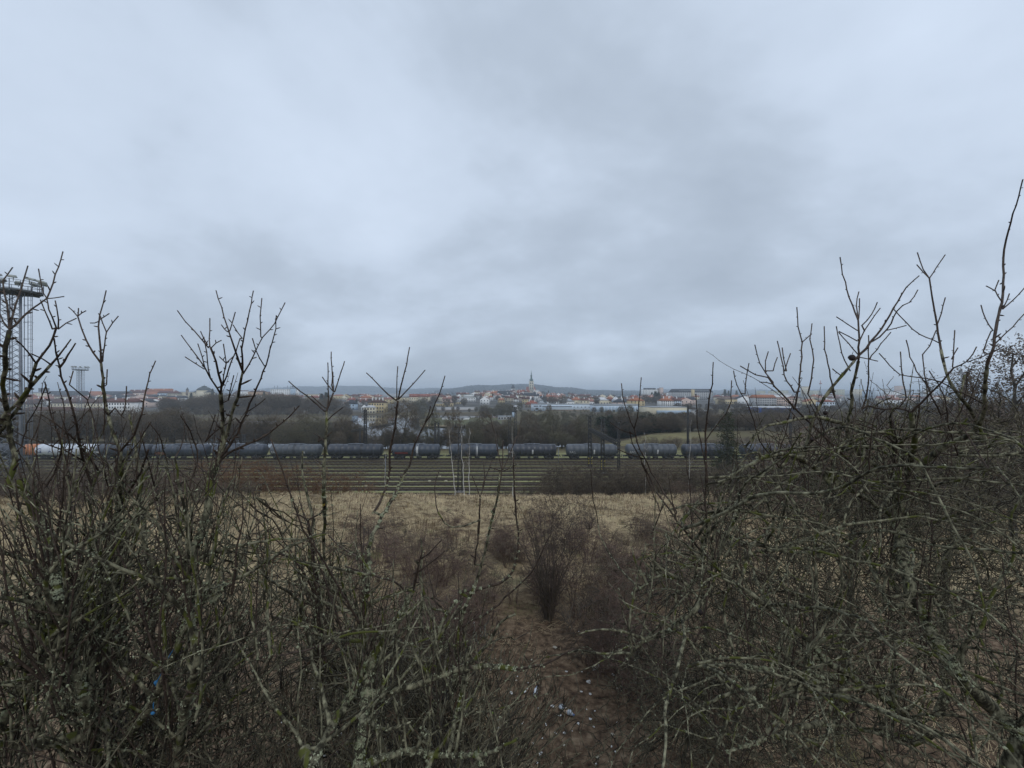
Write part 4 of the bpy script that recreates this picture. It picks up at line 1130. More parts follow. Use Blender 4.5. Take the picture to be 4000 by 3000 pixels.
# sandy strip on the bank
m = MB(); x0, x1 = (1640 - CX) / F * 268, (1745 - CX) / F * 268
m.add([(x0, 265.5, -3.2), (x1, 265.5, -3.4), (x1, 272, -2.78), (x0 * 0.98, 271, -2.78)], [(0, 1, 2, 3)])
tag(m.build('sand', mat('sand', (0.40, 0.35, 0.22), (0.27, 0.18, 0.13), 0.08, 0.95)), kind='structure')
# vivid grass of the bank (a sheet laid on the ground)
m = MB(); vs = []; fs = []
for j, y in enumerate(np.linspace(272, 340, 6)):
    for i, px in enumerate(np.linspace(1650, 1960, 10)):
        x = (px - CX) / F * y; vs.append((x, y, H(x, y) + 0.06))
for j in range(5):
    for i in range(9): fs.append((j * 10 + i, j * 10 + i + 1, (j + 1) * 10 + i + 1, (j + 1) * 10 + i))
m.add(vs, fs); tag(m.build('grass', mat('bank_grass', (0.085, 0.090, 0.042), (0.120, 0.118, 0.060), 0.05, 0.95)), kind='structure')
# meadow right, above the train
m = MB(); vs = []; fs = []
for j in range(5):
    for i, px in enumerate(np.linspace(2345, 2760, 14)):
        y0 = 134.0; y1 = 152.0
        y = y0 + (y1 - y0) * j / 4 * (0.55 + 0.45 * min(1, (px - 2345) / 250)) if px < 2620 else 140 + 12 * j / 4
        x = (px - CX) / F * y; vs.append((x, y, H(x, y) + 0.08))
for j in range(4):
    for i in range(13): fs.append((j * 14 + i, j * 14 + i + 1, (j + 1) * 14 + i + 1, (j + 1) * 14 + i))
m.add(vs, fs); tag(m.build('meadow', mat('meadow_grass', (0.140, 0.125, 0.060), (0.21, 0.18, 0.085), 0.12, 0.95)), kind='structure')

# parked cars by the store
def car_meshes():
    b = MB()
    prof = [(-2.1, 0.35), (-2.15, 0.8), (-1.7, 0.95), (-1.2, 1.42), (0.6, 1.46), (1.2, 0.98), (2.05, 0.85), (2.15, 0.5), (2.05, 0.32)]
    n = len(prof)
    vs = [(x, -0.85, z) for x, z in prof] + [(x, 0.85, z) for x, z in prof]
    b.add(vs, [tuple(range(n)), tuple(range(2 * n - 1, n - 1, -1))] + [((k + 1) % n, k, n + k, n + (k + 1) % n) for k in range(n)])
    bm_ = b.mesh('body')
    g = MB(); g.add([(-1.12, -0.87, 1.36), (0.55, -0.87, 1.40), (1.05, -0.87, 1.0), (-1.5, -0.87, 0.98), (-1.12, 0.87, 1.36), (0.55, 0.87, 1.40), (1.05, 0.87, 1.0), (-1.5, 0.87, 0.98)],
        [(3, 2, 1, 0), (4, 5, 6, 7), (0, 1, 5, 4), (1, 2, 6, 5), (2, 3, 7, 6), (3, 0, 4, 7)])
    gm = g.mesh('windows'); gm.materials.append(M_GLASS)
    w = MB(); w.lathe([(0.1, -0.1), (0.32, -0.1), (0.32, 0.1), (0.1, 0.1)], 12, (0, 0, 0), 'y'); wm = w.mesh('wheel'); wm.materials.append(M_BLACK)
    return bm_, gm, wm
_cb, _cg, _cw = car_meshes()
CARC = [('white', M_WHITE), ('silver', mat('silver_paint', (0.4, 0.41, 0.43), None, 1, 0.4)), ('dark', mat('dark_paint', (0.04, 0.045, 0.06), None, 1, 0.4))]
for k, (px, py, d, ci) in enumerate([(2544, 1595, 480, 0), (2533, 1598, 455, 1), (2537, 1600, 440, 2), (2541, 1603, 420, 1), (2536, 1606, 400, 0), (2536, 1611, 385, 0), (2640, 1632, 285, 2), (2597, 1640, 276, 0), (2585, 1643, 270, 1)]):
    x, y_, z_ = P(px, py, d)
    me = _cb.copy(); me.materials.append(CARC[ci][1])
    e = empty('parked_car', (x, y_, max(z_, H(x, y_))), random.Random(k).choice([0.1, -0.1]))
    tag(e, '%s car on the lot beside the flat store, %s from the back' % (CARC[ci][0], nth(k + 1)), 'car', 'cars parked by the flat store')
    link('body', me, None, e); link('glazing', _cg, None, e)
    for wx in (-1.3, 1.3):
        for wy in (-0.78, 0.78): link('wheel', _cw, None, e, (wx, wy, 0.32))
x0, x1 = P(2500, 0, 440)[0], P(2560, 0, 440)[0]
# ------------------------------------------------------------------ vegetation builders
RNG = np.random.default_rng(7)
random.seed(7)

def grow(nodes, parents, targets, rng, up=0.35, maxseg=0.22, jitter=0.10, batch=400, curve=0.25):
    """fill a crown: joins every target point to the nearest lower twig by a bent path.
    nodes: list of Vector-like, parents: list of index. returns polylines as (start node idx, pts list) and child counts"""
    pts = [tuple(n) for n in nodes]
    polys = []
    cnt = [0] * len(pts)
    T = list(targets)
    i = 0
    while i < len(T):
        kd = kdtree.KDTree(len(pts))
        for k, p in enumerate(pts): kd.insert(p, k)
        kd.balance()
        chunk = T[i:i + batch]; i += batch
        batch = int(batch * 1.35)
        for t in chunk:
            t = Vector(t)
            co, k, dist = kd.find(t - Vector((0, 0, up * 0.5)))
            p = Vector(pts[k]); d = t - p; L_ = d.length
            if L_ < 0.02: continue
            n = max(2, min(9, int(L_ / maxseg) + 2))
            side = Vector(rng.normal(size=3)); side -= side.project(d); 
            if side.length > 0: side.normalize()
            bend = rng.normal() * curve * L_
            path = [tuple(p)]
            idx = [k]
            for j in range(1, n):
                s = j / (n - 1)
                q = p + d * s + side * (bend * s * (1 - s)) + Vector(rng.normal(size=3)) * (jitter * L_ / n) * (1 if j < n - 1 else 0.2)
                q.z += -up * 0.35 * L_ * s * (1 - s)
                path.append(tuple(q))
                pts.append(tuple(q)); cnt.append(0)
            polys.append(path)
    return polys, pts

def ell(c, r, n, rng, zmin=None, shell=0.0):
    out = []
    while len(out) < n:
        v = rng.uniform(-1, 1, 3)
        l = np.dot(v, v)
        if l > 1 or l < shell * rng.random(): continue
        p = (c[0] + v[0] * r[0], c[1] + v[1] * r[1], c[2] + v[2] * r[2])
        if zmin is not None and p[2] < zmin: continue
        out.append(p)
    return out

# ---- bare tree kinds for the middle and far distance (unit: metres, origin at foot)
def tree_kind(seed, h, cw, n, trunk_r, rt, kind='round'):
    rng = np.random.default_rng(seed)
    polys, rad, skel = [], [], []
    nst = {'round': 1, 'multi': 7, 'shrub': 9, 'slim': 1}[kind]
    for s in range(nst):
        a = rng.uniform(0, 2 * math.pi)
        if nst == 1: base = (0, 0, -0.3); tip = (rng.normal() * 0.3, rng.normal() * 0.3, h * (0.72 if kind == 'round' else 0.93))
        else:
            base = (math.cos(a) * 0.3, math.sin(a) * 0.3, -0.2)
            e_ = cw * 0.42 * rng.random() ** 0.5; tip = (math.cos(a) * e_, math.sin(a) * e_, h * rng.uniform(0.65, 0.95))
        m = 8; p = []; 
        for k in range(m):
            t = k / (m - 1)
            p.append((base[0] + (tip[0] - base[0]) * t ** 1.3 + rng.normal() * 0.012 * h * (t > 0), base[1] + (tip[1] - base[1]) * t ** 1.3 + rng.normal() * 0.012 * h * (t > 0), base[2] + (tip[2] - base[2]) * t))
        polys.append(p); tr = trunk_r if nst == 1 else trunk_r * 0.55
        rad.append([tr * (1 - 0.85 * k / (m - 1)) for k in range(m)]); skel += p[2 if nst == 1 else 1:]
    nl = {'round': 9, 'multi': 5, 'shrub': 4, 'slim': 8}[kind]
    z0 = {'round': 0.28, 'multi': 0.35, 'shrub': 0.1, 'slim': 0.25}[kind]
    for k in range(nl):
        a = 2.4 * k + rng.random(); z = h * (z0 + 0.4 * k / nl)
        R = cw * 0.45 * rng.uniform(0.7, 1)
        src = min(skel, key=lambda q: abs(q[2] - z))
        tip = (math.cos(a) * R, math.sin(a) * R, min(h * 0.9, z + R * rng.uniform(0.6, 1.3)))
        m = 6; p = [tuple(src[i] + (tip[i] - src[i]) * (j / (m - 1)) ** (1 if i < 2 else 0.9) + (rng.normal() * 0.01 * h if 0 < j < m - 1 else 0) for i in range(3)) for j in range(m)]
        polys.append(p); rad.append([trunk_r * 0.38 * (1 - 0.75 * j / (m - 1)) for j in range(m)]); skel += p[1:]
    cz = h * (0.62 if kind != 'shrub' else 0.52); rz = h - cz
    if kind == 'shrub': tg = ell((0, 0, cz), (cw / 2, cw / 2, h * 0.48), n, rng, shell=0.3)
    elif kind == 'slim': tg = [(x, y, z) for x, y, z in ell((0, 0, h * 0.6), (cw / 2, cw / 2, h * 0.42), n, rng, shell=0.2)]
    else: tg = ell((0, 0, h * 0.555), (cw / 2, cw / 2, h * 0.455), n, rng, shell=0.35)
    tw, _ = grow(skel, None, tg, rng, up=h * 0.06, maxseg=h * 0.06, jitter=0.25, curve=0.3)
    trm = tubes_mesh('trunk', polys, rad, 5)
    sz = [len(p) for p in tw]
    rr = []
    for p in tw:
        L_ = math.dist(p[0], p[-1]); r0 = rt * (0.8 + 0.9 * min(1.5, L_ / (h * 0.12)))
        rr.append([r0 * (1 - 0.7 * k / (len(p) - 1)) for k in range(len(p))])
    # fine brush at twig ends
    for p in list(tw)[:n]:
        e_ = Vector(p[-1]); d = (e_ - Vector(p[-2])).normalized()
        for _ in range(2):
            q = e_ + (d + Vector(rng.normal(size=3)) * 0.5 + Vector((0, 0, 0.35))).normalized() * h * rng.uniform(0.03, 0.065)
            tw.append([tuple(e_), tuple(q)]); rr.append([rt * 0.55, rt * 0.25])
    crm = tubes_mesh('crown', tw, rr, 3)
    return trm, crm

KIND = {
 'roundA': tree_kind(1, 10, 8.5, 900, 0.22, 0.030), 'roundB': tree_kind(2, 10, 7.5, 900, 0.20, 0.030), 'roundC': tree_kind(3, 10, 9.5, 1000, 0.24, 0.030),
 'multiA': tree_kind(4, 16.5, 13.5, 2200, 0.40, 0.032, 'multi'), 'multiB': tree_kind(5, 10, 8, 1000, 0.24, 0.028, 'multi'),
 'shrubA': tree_kind(6, 4, 4.4, 480, 0.05, 0.009, 'shrub'), 'shrubB': tree_kind(7, 4, 3.6, 420, 0.05, 0.009, 'shrub'), 'shrubC': tree_kind(8, 4, 5.2, 520, 0.05, 0.009, 'shrub'),
 'whips': tree_kind(12, 4, 2.6, 170, 0.05, 0.007, 'shrub'), 'whipsB': tree_kind(13, 4, 4.0, 260, 0.05, 0.007, 'shrub'),
 'farA': tree_kind(9, 18, 14, 900, 0.36, 0.10), 'farB': tree_kind(10, 18, 12, 850, 0.36, 0.10), 'farC': tree_kind(11, 18, 16, 1000, 0.4, 0.10, 'multi'),
}
def conifer_mesh(seed, h, w, n, size, spiky=True):
    rng = np.random.default_rng(seed)
    V, T = [], []
    tr = [[(0, 0, -0.3), (0.05, 0, h * 0.5), (0, 0.03, h)]]; rr = [[h * 0.018, h * 0.011, h * 0.003]]
    lay = int(h * 2.6)
    for k in range(lay):
        z = h * (0.10 + 0.88 * k / lay); R = w / 2 * (1 - (k / lay) ** 1.15) * 1.0 + 0.15
        m = 6
        for j in range(m):
            a = rng.uniform(0, 2 * math.pi); r_ = R * rng.uniform(0.65, 1.08); dz = -r_ * rng.uniform(0.0, 0.25) + r_ * 0.12
            tip = (math.cos(a) * r_, math.sin(a) * r_, z + dz)
            tr.append([(0, 0, z), (tip[0] * 0.5, tip[1] * 0.5, z + dz * 0.3), tip]); rr.append([0.045 * h / 12, 0.025 * h / 12, 0.01])
            nn = int(n * r_ / (w / 2) / (lay * m) * 1.8) + 2
            for q in range(nn):
                s = rng.uniform(0.2, 1.0)
                c = np.array([tip[0] * s, tip[1] * s, z + dz * s]) + rng.normal(size=3) * 0.09 * w * (1 - s * 0.5) * np.array([1, 1, 0.45])
                d = rng.normal(size=3) + np.array([tip[0], tip[1], 0]) / (r_ + 0.01) * 1.1; d /= np.linalg.norm(d) + 1e-9
                e2 = np.cross(d, rng.normal(size=3)); e2 /= np.linalg.norm(e2) + 1e-9
                l = size * rng.uniform(0.6, 1.4)
                b0 = len(V)
                V += [c - e2 * l * 0.16, c + e2 * l * 0.16, c + d * l, c + d * l * 0.5 + np.cross(d, e2) * l * 0.16]
                T += [(b0, b0 + 1, b0 + 2), (b0, b0 + 2, b0 + 3)]
    return tubes_mesh('trunk', tr, rr, 5), mesh_np('needles', np.array(V), None, np.array(T))
KIND['spruce'] = conifer_mesh(21, 15, 6.0, 5200, 0.32)
KIND['pineA'] = conifer_mesh(22, 9, 7.5, 4200, 0.6)
KIND['cypress'] = conifer_mesh(23, 14, 4.0, 2200, 1.1)
_mc = {}
def plant(kind, name, x, y, h, label, cat, group, mt, mc, z=None, sx=1.0, rz=None, crown_name='crown', sz=None):
    tm, cm = KIND[kind]
    key = (kind, mc.name, mt.name)
    if key not in _mc:
        a, b = tm.copy(), cm.copy(); a.materials.clear(); b.materials.clear(); a.materials.append(mt); b.materials.append(mc); _mc[key] = (a, b)
    a, b = _mc[key]
    h0 = {'multiA': 16.5, 'shrubA': 4, 'shrubB': 4, 'shrubC': 4, 'whips': 4, 'whipsB': 4, 'farA': 18, 'farB': 18, 'farC': 18, 'spruce': 15, 'pineA': 9, 'cypress': 14}.get(kind, 10.0)
    e = empty(name, (x, y, H(x, y) if z is None else z), random.uniform(0, 6.28) if rz is None else rz)
    s = h / h0; e.scale = (s * sx, s * sx, s)
    link('trunk' if cat != 'shrub' else 'stem', a, None, e); link(crown_name, b, None, e)
    tag(e, label, cat, group)
    return e

def row(kinds, mc, name, cat, group, desc, items, mt=None, jx=0, sx=1.0, crown_name='crown'):
    """items: (px, d, py_top); ordinals run left to right"""
    items = sorted(items)
    for k, (px, d, pt) in enumerate(items):
        x = (px - CX) / F * d; zt = CAMZ - (pt - HY) / F * d; g = H(x, d)
        h = max(1.2, zt - g)
        lab = '%s, %s from left in %s' % (desc, nth(k + 1), group)
        plant(kinds[k % len(kinds)], name, x, d, h, lab, cat, group, mt or M_TRUNKD, mc if not isinstance(mc, list) else mc[k % len(mc)], sx=sx, crown_name=crown_name)

def mass(kinds, ml, name, label, items, sx=1.0):
    """a distant wood that reads as one mass: one object"""
    V, Q, T = [], [], []; base = 0
    for k, (px, d, pt) in enumerate(items):
        x = (px - CX) / F * d; g = H(x, d); h = max(2.0, CAMZ - (pt - HY) / F * d - g)
        s_ = h / {'farA': 18, 'farB': 18, 'farC': 18, 'multiA': 16.5}.get(kinds[k % len(kinds)], 10.0); a = random.uniform(0, 6.28)
        c_, n_ = math.cos(a), math.sin(a)
        for me in KIND[kinds[k % len(kinds)]]:
            co = np.empty(len(me.vertices) * 3, np.float32); me.vertices.foreach_get('co', co); co = co.reshape(-1, 3) * (s_ * sx, s_ * sx, s_)
            V.append(np.stack([co[:, 0] * c_ - co[:, 1] * n_ + x, co[:, 0] * n_ + co[:, 1] * c_ + d, co[:, 2] + g], 1))
            lt = np.empty(len(me.polygons), np.int32); me.polygons.foreach_get('loop_total', lt)
            li = np.empty(len(me.loops), np.int32); me.loops.foreach_get('vertex_index', li)
            nq = int((lt == 4).sum())
            Q.append(li[:nq * 4].reshape(-1, 4) + base); T.append(li[nq * 4:].reshape(-1, 3) + base); base += len(co)
    o = link(name, mesh_np(name, np.concatenate(V), np.concatenate(Q), np.concatenate(T)), ml)
    tag(o, label, 'wood', kind='stuff')
r = random.Random(3)
def rr_(a, b): return r.uniform(a, b)
# trees between the train and the river
items = [(px + rr_(-12, 12), rr_(128, 150), rr_(1648, 1690)) for px in range(1120, 1420, 26)]
items += [(px + rr_(-10, 10), rr_(128, 150), rr_(1672, 1708)) for px in range(1590, 2340, 15)] + [(px + rr_(-10, 10), rr_(126, 138), rr_(1690, 1712)) for px in range(1400, 1600, 22)] + [(px + rr_(-8, 8), rr_(140, 154), rr_(1652, 1684)) for px in range(1850, 2350, 13) if not 2045 < px < 2085]
row(['roundA', 'multiB', 'roundB', 'multiB', 'roundC'], [M_GREYTREE, M_DARKTREE, M_OLIVETREE, M_DARKTREE], 'bare_tree', 'tree', 'the near river bank row', 'bare tree behind the train', items, sx=1.15)
items = [(px + rr_(-10, 10), rr_(238, 262), rr_(1648, 1676)) for px in range(1760, 2380, 17)]
mass(['roundC', 'multiB', 'roundA'], M_DARKTREE, 'river_bank_wood', 'dark leafless bushes lining the opposite river bank', items, 1.3)
items = [(px + rr_(-15, 15), rr_(128, 160), rr_(1585, 1650)) for px in range(-300, 720, 26)] + [(px + rr_(-15, 15), rr_(132, 160), rr_(1612, 1672)) for px in range(720, 1130, 24)]
row(['roundC', 'multiB', 'roundA'], [M_DARKTREE, M_GREYTREE], 'bare_tree', 'tree', 'the dark wood behind the white wagon', 'dark bare tree', items)
items = [(px + rr_(-20, 20), rr_(175, 260), rr_(1592, 1640)) for px in range(-300, 660, 28)]
mass(['roundC', 'multiB', 'roundA'], M_GREYTREE, 'far_left_wood', 'greyish leafless wood below the roofs of the left-hand town', items, 1.1)
items = [(px + rr_(-15, 15), rr_(126, 146), rr_(1590, 1640)) for px in (1180, 1265, 1330, 1690, 1760, 1835, 1900, 1985, 2060, 2150, 2240, 2290)]
row(['multiB', 'roundB', 'roundA'], [M_GREYTREE, M_OLIVETREE], 'bare_tree', 'tree', 'the taller trees above the wagons', 'taller bare tree', items, sx=0.75)
for (px, d, pt, lab, sx) in ((1568, 131, 1560, 'large spreading many-stemmed bare tree in front of the water', 1.0), (1480, 134, 1635, 'smaller many-stemmed bare tree left of the large spreading one', 1.0), (1215, 130, 1618, 'pale grey bushy willow left of the bright water', 1.15), (1110, 128, 1655, 'low pale grey willow behind the grey tank wagon', 1.2)):
    x = (px - CX) / F * d; plant('multiA', 'bare_tree', x, d, CAMZ - (pt - HY) / F * d - H(x, d), lab, 'tree', 'tall bare trees behind the train', M_TRUNKD, M_GREYTREE if px > 1300 else M_OLIVETREE, sx=sx)
items = [(px + rr_(-12, 12), d_ + rr_(-14, 14), HY + (CAMZ - H((px - CX) / F * d_, d_) - (rr_(2.5, 6.5) if d_ < 340 else rr_(1.2, 3.0))) * F / d_) for d_ in (255, 285, 320, 355, 395, 430) for px in range(2040 if d_ < 400 else 1960, 2620, 16)]
mass(['farC', 'farB', 'farA'], M_OLIVETREE, 'field_scrub', 'olive-brown leafless scrub on the fields below the long modern hall', items, 1.35)
items = [(px + rr_(-12, 12), d_ + rr_(-14, 14), HY + (CAMZ - H((px - CX) / F * d_, d_) - rr_(2.5, 7)) * F / d_) for d_ in (215, 260, 310, 360, 420, 480) for px in range(2620, 4200, 26)]
mass(['farC', 'farB', 'farA'], M_DARKTREE, 'far_right_wood', 'dull brown leafless scrub before the blue hall and the flats', items, 1.3)
items = [(px + rr_(-8, 8), rr_(140, 152), rr_(1628, 1665)) for px in range(1175, 1400, 14)] + [(px, rr_(128, 140), rr_(1672, 1700)) for px in range(1505, 1545, 12)]
row(['multiB', 'roundA', 'roundC'], [M_OLIVETREE, M_GREYTREE, M_DARKTREE], 'bare_tree', 'tree', 'the willows left of the bright water', 'olive-brown bare tree', items, sx=1.1)
items = [(px + rr_(-8, 8), rr_(124, 131), rr_(1700, 1722)) for px in range(2480, 3000, 16)]
row(['shrubC', 'shrubA', 'shrubB'], [M_GREYTREE, M_REDTWIG], 'bare_shrub', 'shrub', 'the hedge between train and meadow', 'brown leafless shrub', items, mt=M_DARKTREE, sx=1.0)
items = [(px + rr_(-20, 20), rr_(30, 52), 0) for px in range(-300, 1000, 20)] + [(px + rr_(-20, 20), rr_(22, 50), 0) for px in range(2650, 4300, 18)]
items = [(a, b, HY + (CAMZ - H((a - CX) / F * b, b) - rr_(1.2, 3.2) * (1 if (a < 950 or a > 2900) else 0.6)) * F / b) for a, b, c in items]
row(['whipsB', 'shrubC', 'whips', 'shrubA', 'shrubB'], [M_DARKTREE, M_GREYTREE, M_REDTWIG, M_GREYTREE], 'scrub_bush', 'shrub', 'the scrub at both sides of the field', 'brown scrub bush', items, mt=M_DARKTREE, sx=1.3)
# far bank wood
items = [(px + rr_(-12, 12), rr_(400, 450), (1560 if px < 800 else 1548) + rr_(-14, 10) + (14 if px > 1190 else 0)) for px in range(640, 1350, 16)]
items += [(1090, 430, 1533), (1055, 425, 1540), (1130, 420, 1540)]
far_items = items
items = [(px + rr_(-12, 12), rr_(370, 398), rr_(1585, 1606)) for px in range(640, 1370, 20)]
mass(['farA', 'farC', 'farB'], M_GREYTREE, 'far_bank_wood', 'dark bluish leafless wood on the far river bank below the slab block', far_items + items, 1.1)
items = [(px + rr_(-8, 8), rr_(330, 440), rr_(1568, 1592)) for px in range(1885, 2010, 17)] + [(px + rr_(-8, 8), rr_(455, 480), rr_(1585, 1597)) for px in (1700, 1728, 1765, 1795, 1840, 1862)] + [(px + rr_(-8, 8), rr_(240, 262), rr_(1640, 1660)) for px in range(1840, 1960, 20)] + [(1640, 400, 1560), (1622, 420, 1570), (1680, 460, 1565)]
row(['farA', 'farC', 'farB'], [M_DARKTREE, M_OLIVETREE], 'bare_tree', 'tree', 'the peninsula and quay trees', 'bare tree', items)
items = [(px + rr_(-6, 6), rr_(240, 380), rr_(1610, 1640)) for px in range(2050, 2400, 13)] + [(2145, 400, 1580), (2030, 430, 1570), (2320, 390, 1590), (2350, 380, 1588), (2430, 330, 1585), (2460, 330, 1580), (2380, 300, 1600)]
items = items[-7:]
row(['farB', 'farA', 'farC'], [M_OLIVETREE, M_GREYTREE, M_DARKTREE], 'bare_tree', 'tree', 'the trees below the long hall', 'thin bare tree', items)
# dark pines on the right bank and thickets
items = [(px + rr_(-8, 8), rr_(156, 175), rr_(1616, 1655)) for px in range(2350, 2650, 12)]
row(['pineA'], M_PINE, 'pine_tree', 'tree', 'the dark pines above the meadow', 'dark green pine', items, crown_name='needles', sx=1.25)
items = [(px + rr_(-10, 10), rr_(155, 172), rr_(1608, 1640)) for px in range(2440, 2960, 12)]
row(['roundA', 'multiB', 'roundC'], [M_DARKTREE, M_GREYTREE], 'bare_tree', 'tree', 'the thicket above the meadow', 'dark brown bare tree', items, sx=1.3)
items = [(px + rr_(-14, 14), rr_(146, 172), rr_(1602, 1632)) for px in range(2900, 4150, 20)]
mass(['roundA', 'multiB', 'roundC'], M_GREYTREE, 'right_wood', 'grey-brown leafless wood behind the right-hand tangle', items, 1.2)
x = (2842 - CX) / F * 61
plant('spruce', 'spruce_tree', x, 61, 15.9, 'tall dark green spruce at the right end of the train', 'tree', None, M_TRUNKD, M_NEEDLE, crown_name='needles')
for k, (px, d, pt, pb, lab) in enumerate([(1275, 600, 1532, 1590, 'dark conifer clump beside the slab block, left of the sapling fork'), (1256, 610, 1537, 1590, 'slightly lower dark conifer left of the conifer clump'), (1393, 560, 1560, 1618, 'pointed dark conifer left of the ochre riverside house'), (1375, 565, 1585, 1618, 'small dark conifer at the foot of the pointed one'),
        (1032, 700, 1530, 1560, 'dark conifer right of the orange building'), (747, 650, 1534, 1570, 'pointed conifer before the cream building'), (2142, 1150, 1525, 1545, 'slender conifer right of the church'), (2832, 850, 1520, 1560, 'dark twin conifer on the right skyline, left one'), (2846, 852, 1526, 1560, 'dark twin conifer on the right skyline, right one'), (2877, 900, 1525, 1550, 'small conifer on the right skyline'),
        (2560, 700, 1528, 1580, 'tall dark conifer before the hospital, left'), (2572, 690, 1532, 1590, 'tall dark conifer before the hospital, right'), (2546, 900, 1532, 1560, 'small conifer at the foot of the hospital'), (355, 600, 1546, 1600, 'dark conifer in front of the orange roof'), (384, 590, 1572, 1630, 'bluish conifer beside the white flats'), (830, 800, 1518, 1540, 'small conifer right of the dark dome')]):
    x = (px - CX) / F * d; plant('cypress', 'conifer', x, d, CAMZ - (pt - HY) / F * d - H(x, d), lab, 'tree', 'dark conifers in the town', M_TRUNKD, M_NEEDLE, crown_name='needles', sx=1.5 if 'clump' in lab or 'lower' in lab or 'hospital' in lab else 1.0)
items = [(px + rr_(-9, 9), rr_(560, 1000), rr_(1541, 1560)) for px in range(1390, 2440, 13)] + [(px, rr_(640, 700), rr_(1532, 1550)) for px in range(2520, 2600, 14)] + [(px + rr_(-9, 9), rr_(500, 800), rr_(1552, 1575)) for px in range(2640, 3700, 20)] + [(px + rr_(-9, 9), rr_(560, 760), rr_(1552, 1590)) for px in range(30, 660, 18)]
items += [(2222 + k * 13, 1250 - k * 15, 1531 + k * 3.2) for k in range(14)] + [(2108 + k * 9, 1200, 1529 + k) for k in range(4)]
row(['farA', 'farB', 'farC'], [M_DARKTREE, M_DARKTREE, M_GREYTREE], 'town_tree', 'tree', 'the trees among the houses', 'bare town tree', items)

# shrubs at the foot of the field, in front of the sidings
items = [(px + rr_(-18, 18), rr_(50, 60), rr_(1780, 1860)) for px in range(440, 1400, 58)]
row(['shrubA', 'shrubC', 'shrubB'], M_ORANGETWIG, 'willow_shrub', 'shrub', 'the willows beside the sidings', 'orange-brown leafless shrub', items, mt=M_ORANGETWIG, sx=0.95)
items = [(px + rr_(-14, 14), rr_(48, 60), rr_(1785, 1862)) for px in range(2120, 3100, 19)] + [(px + rr_(-14, 14), rr_(48, 55), rr_(1870, 1905)) for px in range(2060, 2700, 50)] + [(1960, 52, 1890), (2020, 52, 1880)]
row(['shrubA', 'shrubC', 'shrubB'], [M_DARKTREE, M_GREYTREE], 'bare_shrub', 'shrub', 'the grey thicket beside the sidings', 'grey leafless shrub', items, mt=M_DARKTREE, sx=0.9)
items = [(px + rr_(-20, 20), rr_(40, 56), rr_(1800, 1900)) for px in range(-250, 760, 26)]
row(['shrubC', 'shrubA', 'shrubB'], [M_DARKTREE, M_GREYTREE], 'bare_shrub', 'shrub', 'the dark thicket left of the sidings', 'dark leafless shrub', items, mt=M_DARKTREE)
items = [(px + rr_(-20, 20), rr_(42, 60), rr_(1650, 1730)) for px in range(3060, 3620, 60)]
row(['shrubC', 'shrubA'], M_REDTWIG, 'bare_shrub', 'shrub', 'the reddish hedge at the right', 'tall reddish brown shrub', items, mt=M_REDTWIG, sx=0.7)
# purple-brown thickets on the field
items = []
for (cx_, d, n, sp, pt) in ((1960, 24, 10, 150, 2010), (2330, 24, 12, 150, 2010), (2560, 28, 12, 190, 1990), (1550, 22, 8, 150, 2050), (1250, 18, 7, 150, 2130), (1130, 14, 5, 130, 2230), (2450, 14, 8, 190, 2130), (1800, 13, 5, 150, 2260), (2650, 19, 6, 150, 2060), (2030, 16, 5, 90, 2080)):
    items += [(cx_ + rr_(-sp, sp), d + rr_(-2, 2), pt + rr_(-25, 50)) for _ in range(n)]
items += [(rr_(1350, 3000), rr_(12, 40), 0) for _ in range(70)] + [(rr_(1750, 2750), rr_(11, 24), 0) for _ in range(60)] + [(rr_(1350, 1900), rr_(9, 24), 0) for _ in range(40)] + [(rr_(1380, 1950), rr_(7, 10), 0) for _ in range(16)] + [(rr_(2250, 2600), rr_(7.5, 11), 0) for _ in range(14)]
items = [(a, b, c if c else HY + (CAMZ - H((a - CX) / F * b, b) - rr_(0.8, 2.0)) * F / b) for a, b, c in items if not (b > 30 and 1250 < a < 2650)]
items = [(a, b, max(c, rr_(1995, 2090)) if 1250 < a < 2700 else c) for a, b, c in items]
items = [(a, b, c) for a, b, c in items if HY + (CAMZ - H((a - CX) / F * b, b)) * F / b - c > 0.55 * F / b]
row(['whipsB', 'whips', 'whips', 'shrubC', 'whipsB', 'whips', 'shrubB'], [M_REDTWIG, M_REDTWIG, M_DARKTREE, M_REDTWIG, M_GREYTREE], 'twiggy_shrub', 'shrub', 'the thickets on the slope', 'thin brown shrub', items, mt=M_REDTWIG, sx=1.25)
# the dark bush in the middle
rng = np.random.default_rng(31)
x0, y0 = (2145 - CX) / F * 10.9, 10.9
g0 = H(x0, y0)
skel, st, sr = [], [], []
for k in range(34):
    a = rng.uniform(0, 6.28); rr0 = rng.uniform(0, 1.0) ** 0.7 * 1.15; top = rng.uniform(1.3, 3.3)
    p = [(0.10 * math.cos(a) + (rr0 * math.cos(a)) * (j / 7) ** 1.8 + rng.normal() * 0.045, 0.10 * math.sin(a) + rr0 * math.sin(a) * (j / 7) ** 1.8 + rng.normal() * 0.045, top * j / 7) for j in range(8)]
    st.append(p); sr.append([0.021 * (1 - 0.8 * j / 7) for j in range(8)]); skel += p[1:]
tg = []
while len(tg) < 5200:
    z = rng.random() ** 0.8 * 3.4; w_ = 0.36 + 0.95 * (z / 3.3) ** 0.9
    v = rng.normal(size=2) * 0.45 * w_
    if math.hypot(*v) < w_ * 1.15: tg.append((v[0] + 0.12 * z, v[1], z + 0.05))
tw, _ = grow(skel, None, tg, rng, up=0.10, maxseg=0.12, jitter=0.3, curve=0.3)
e = empty('dark_bush', (x0, y0, g0)); tag(e, 'dense dark leafless bush standing alone in the middle of the slope', 'bush')
link('stem', tubes_mesh('stem', st, sr, 5), M_DARKTREE, e)
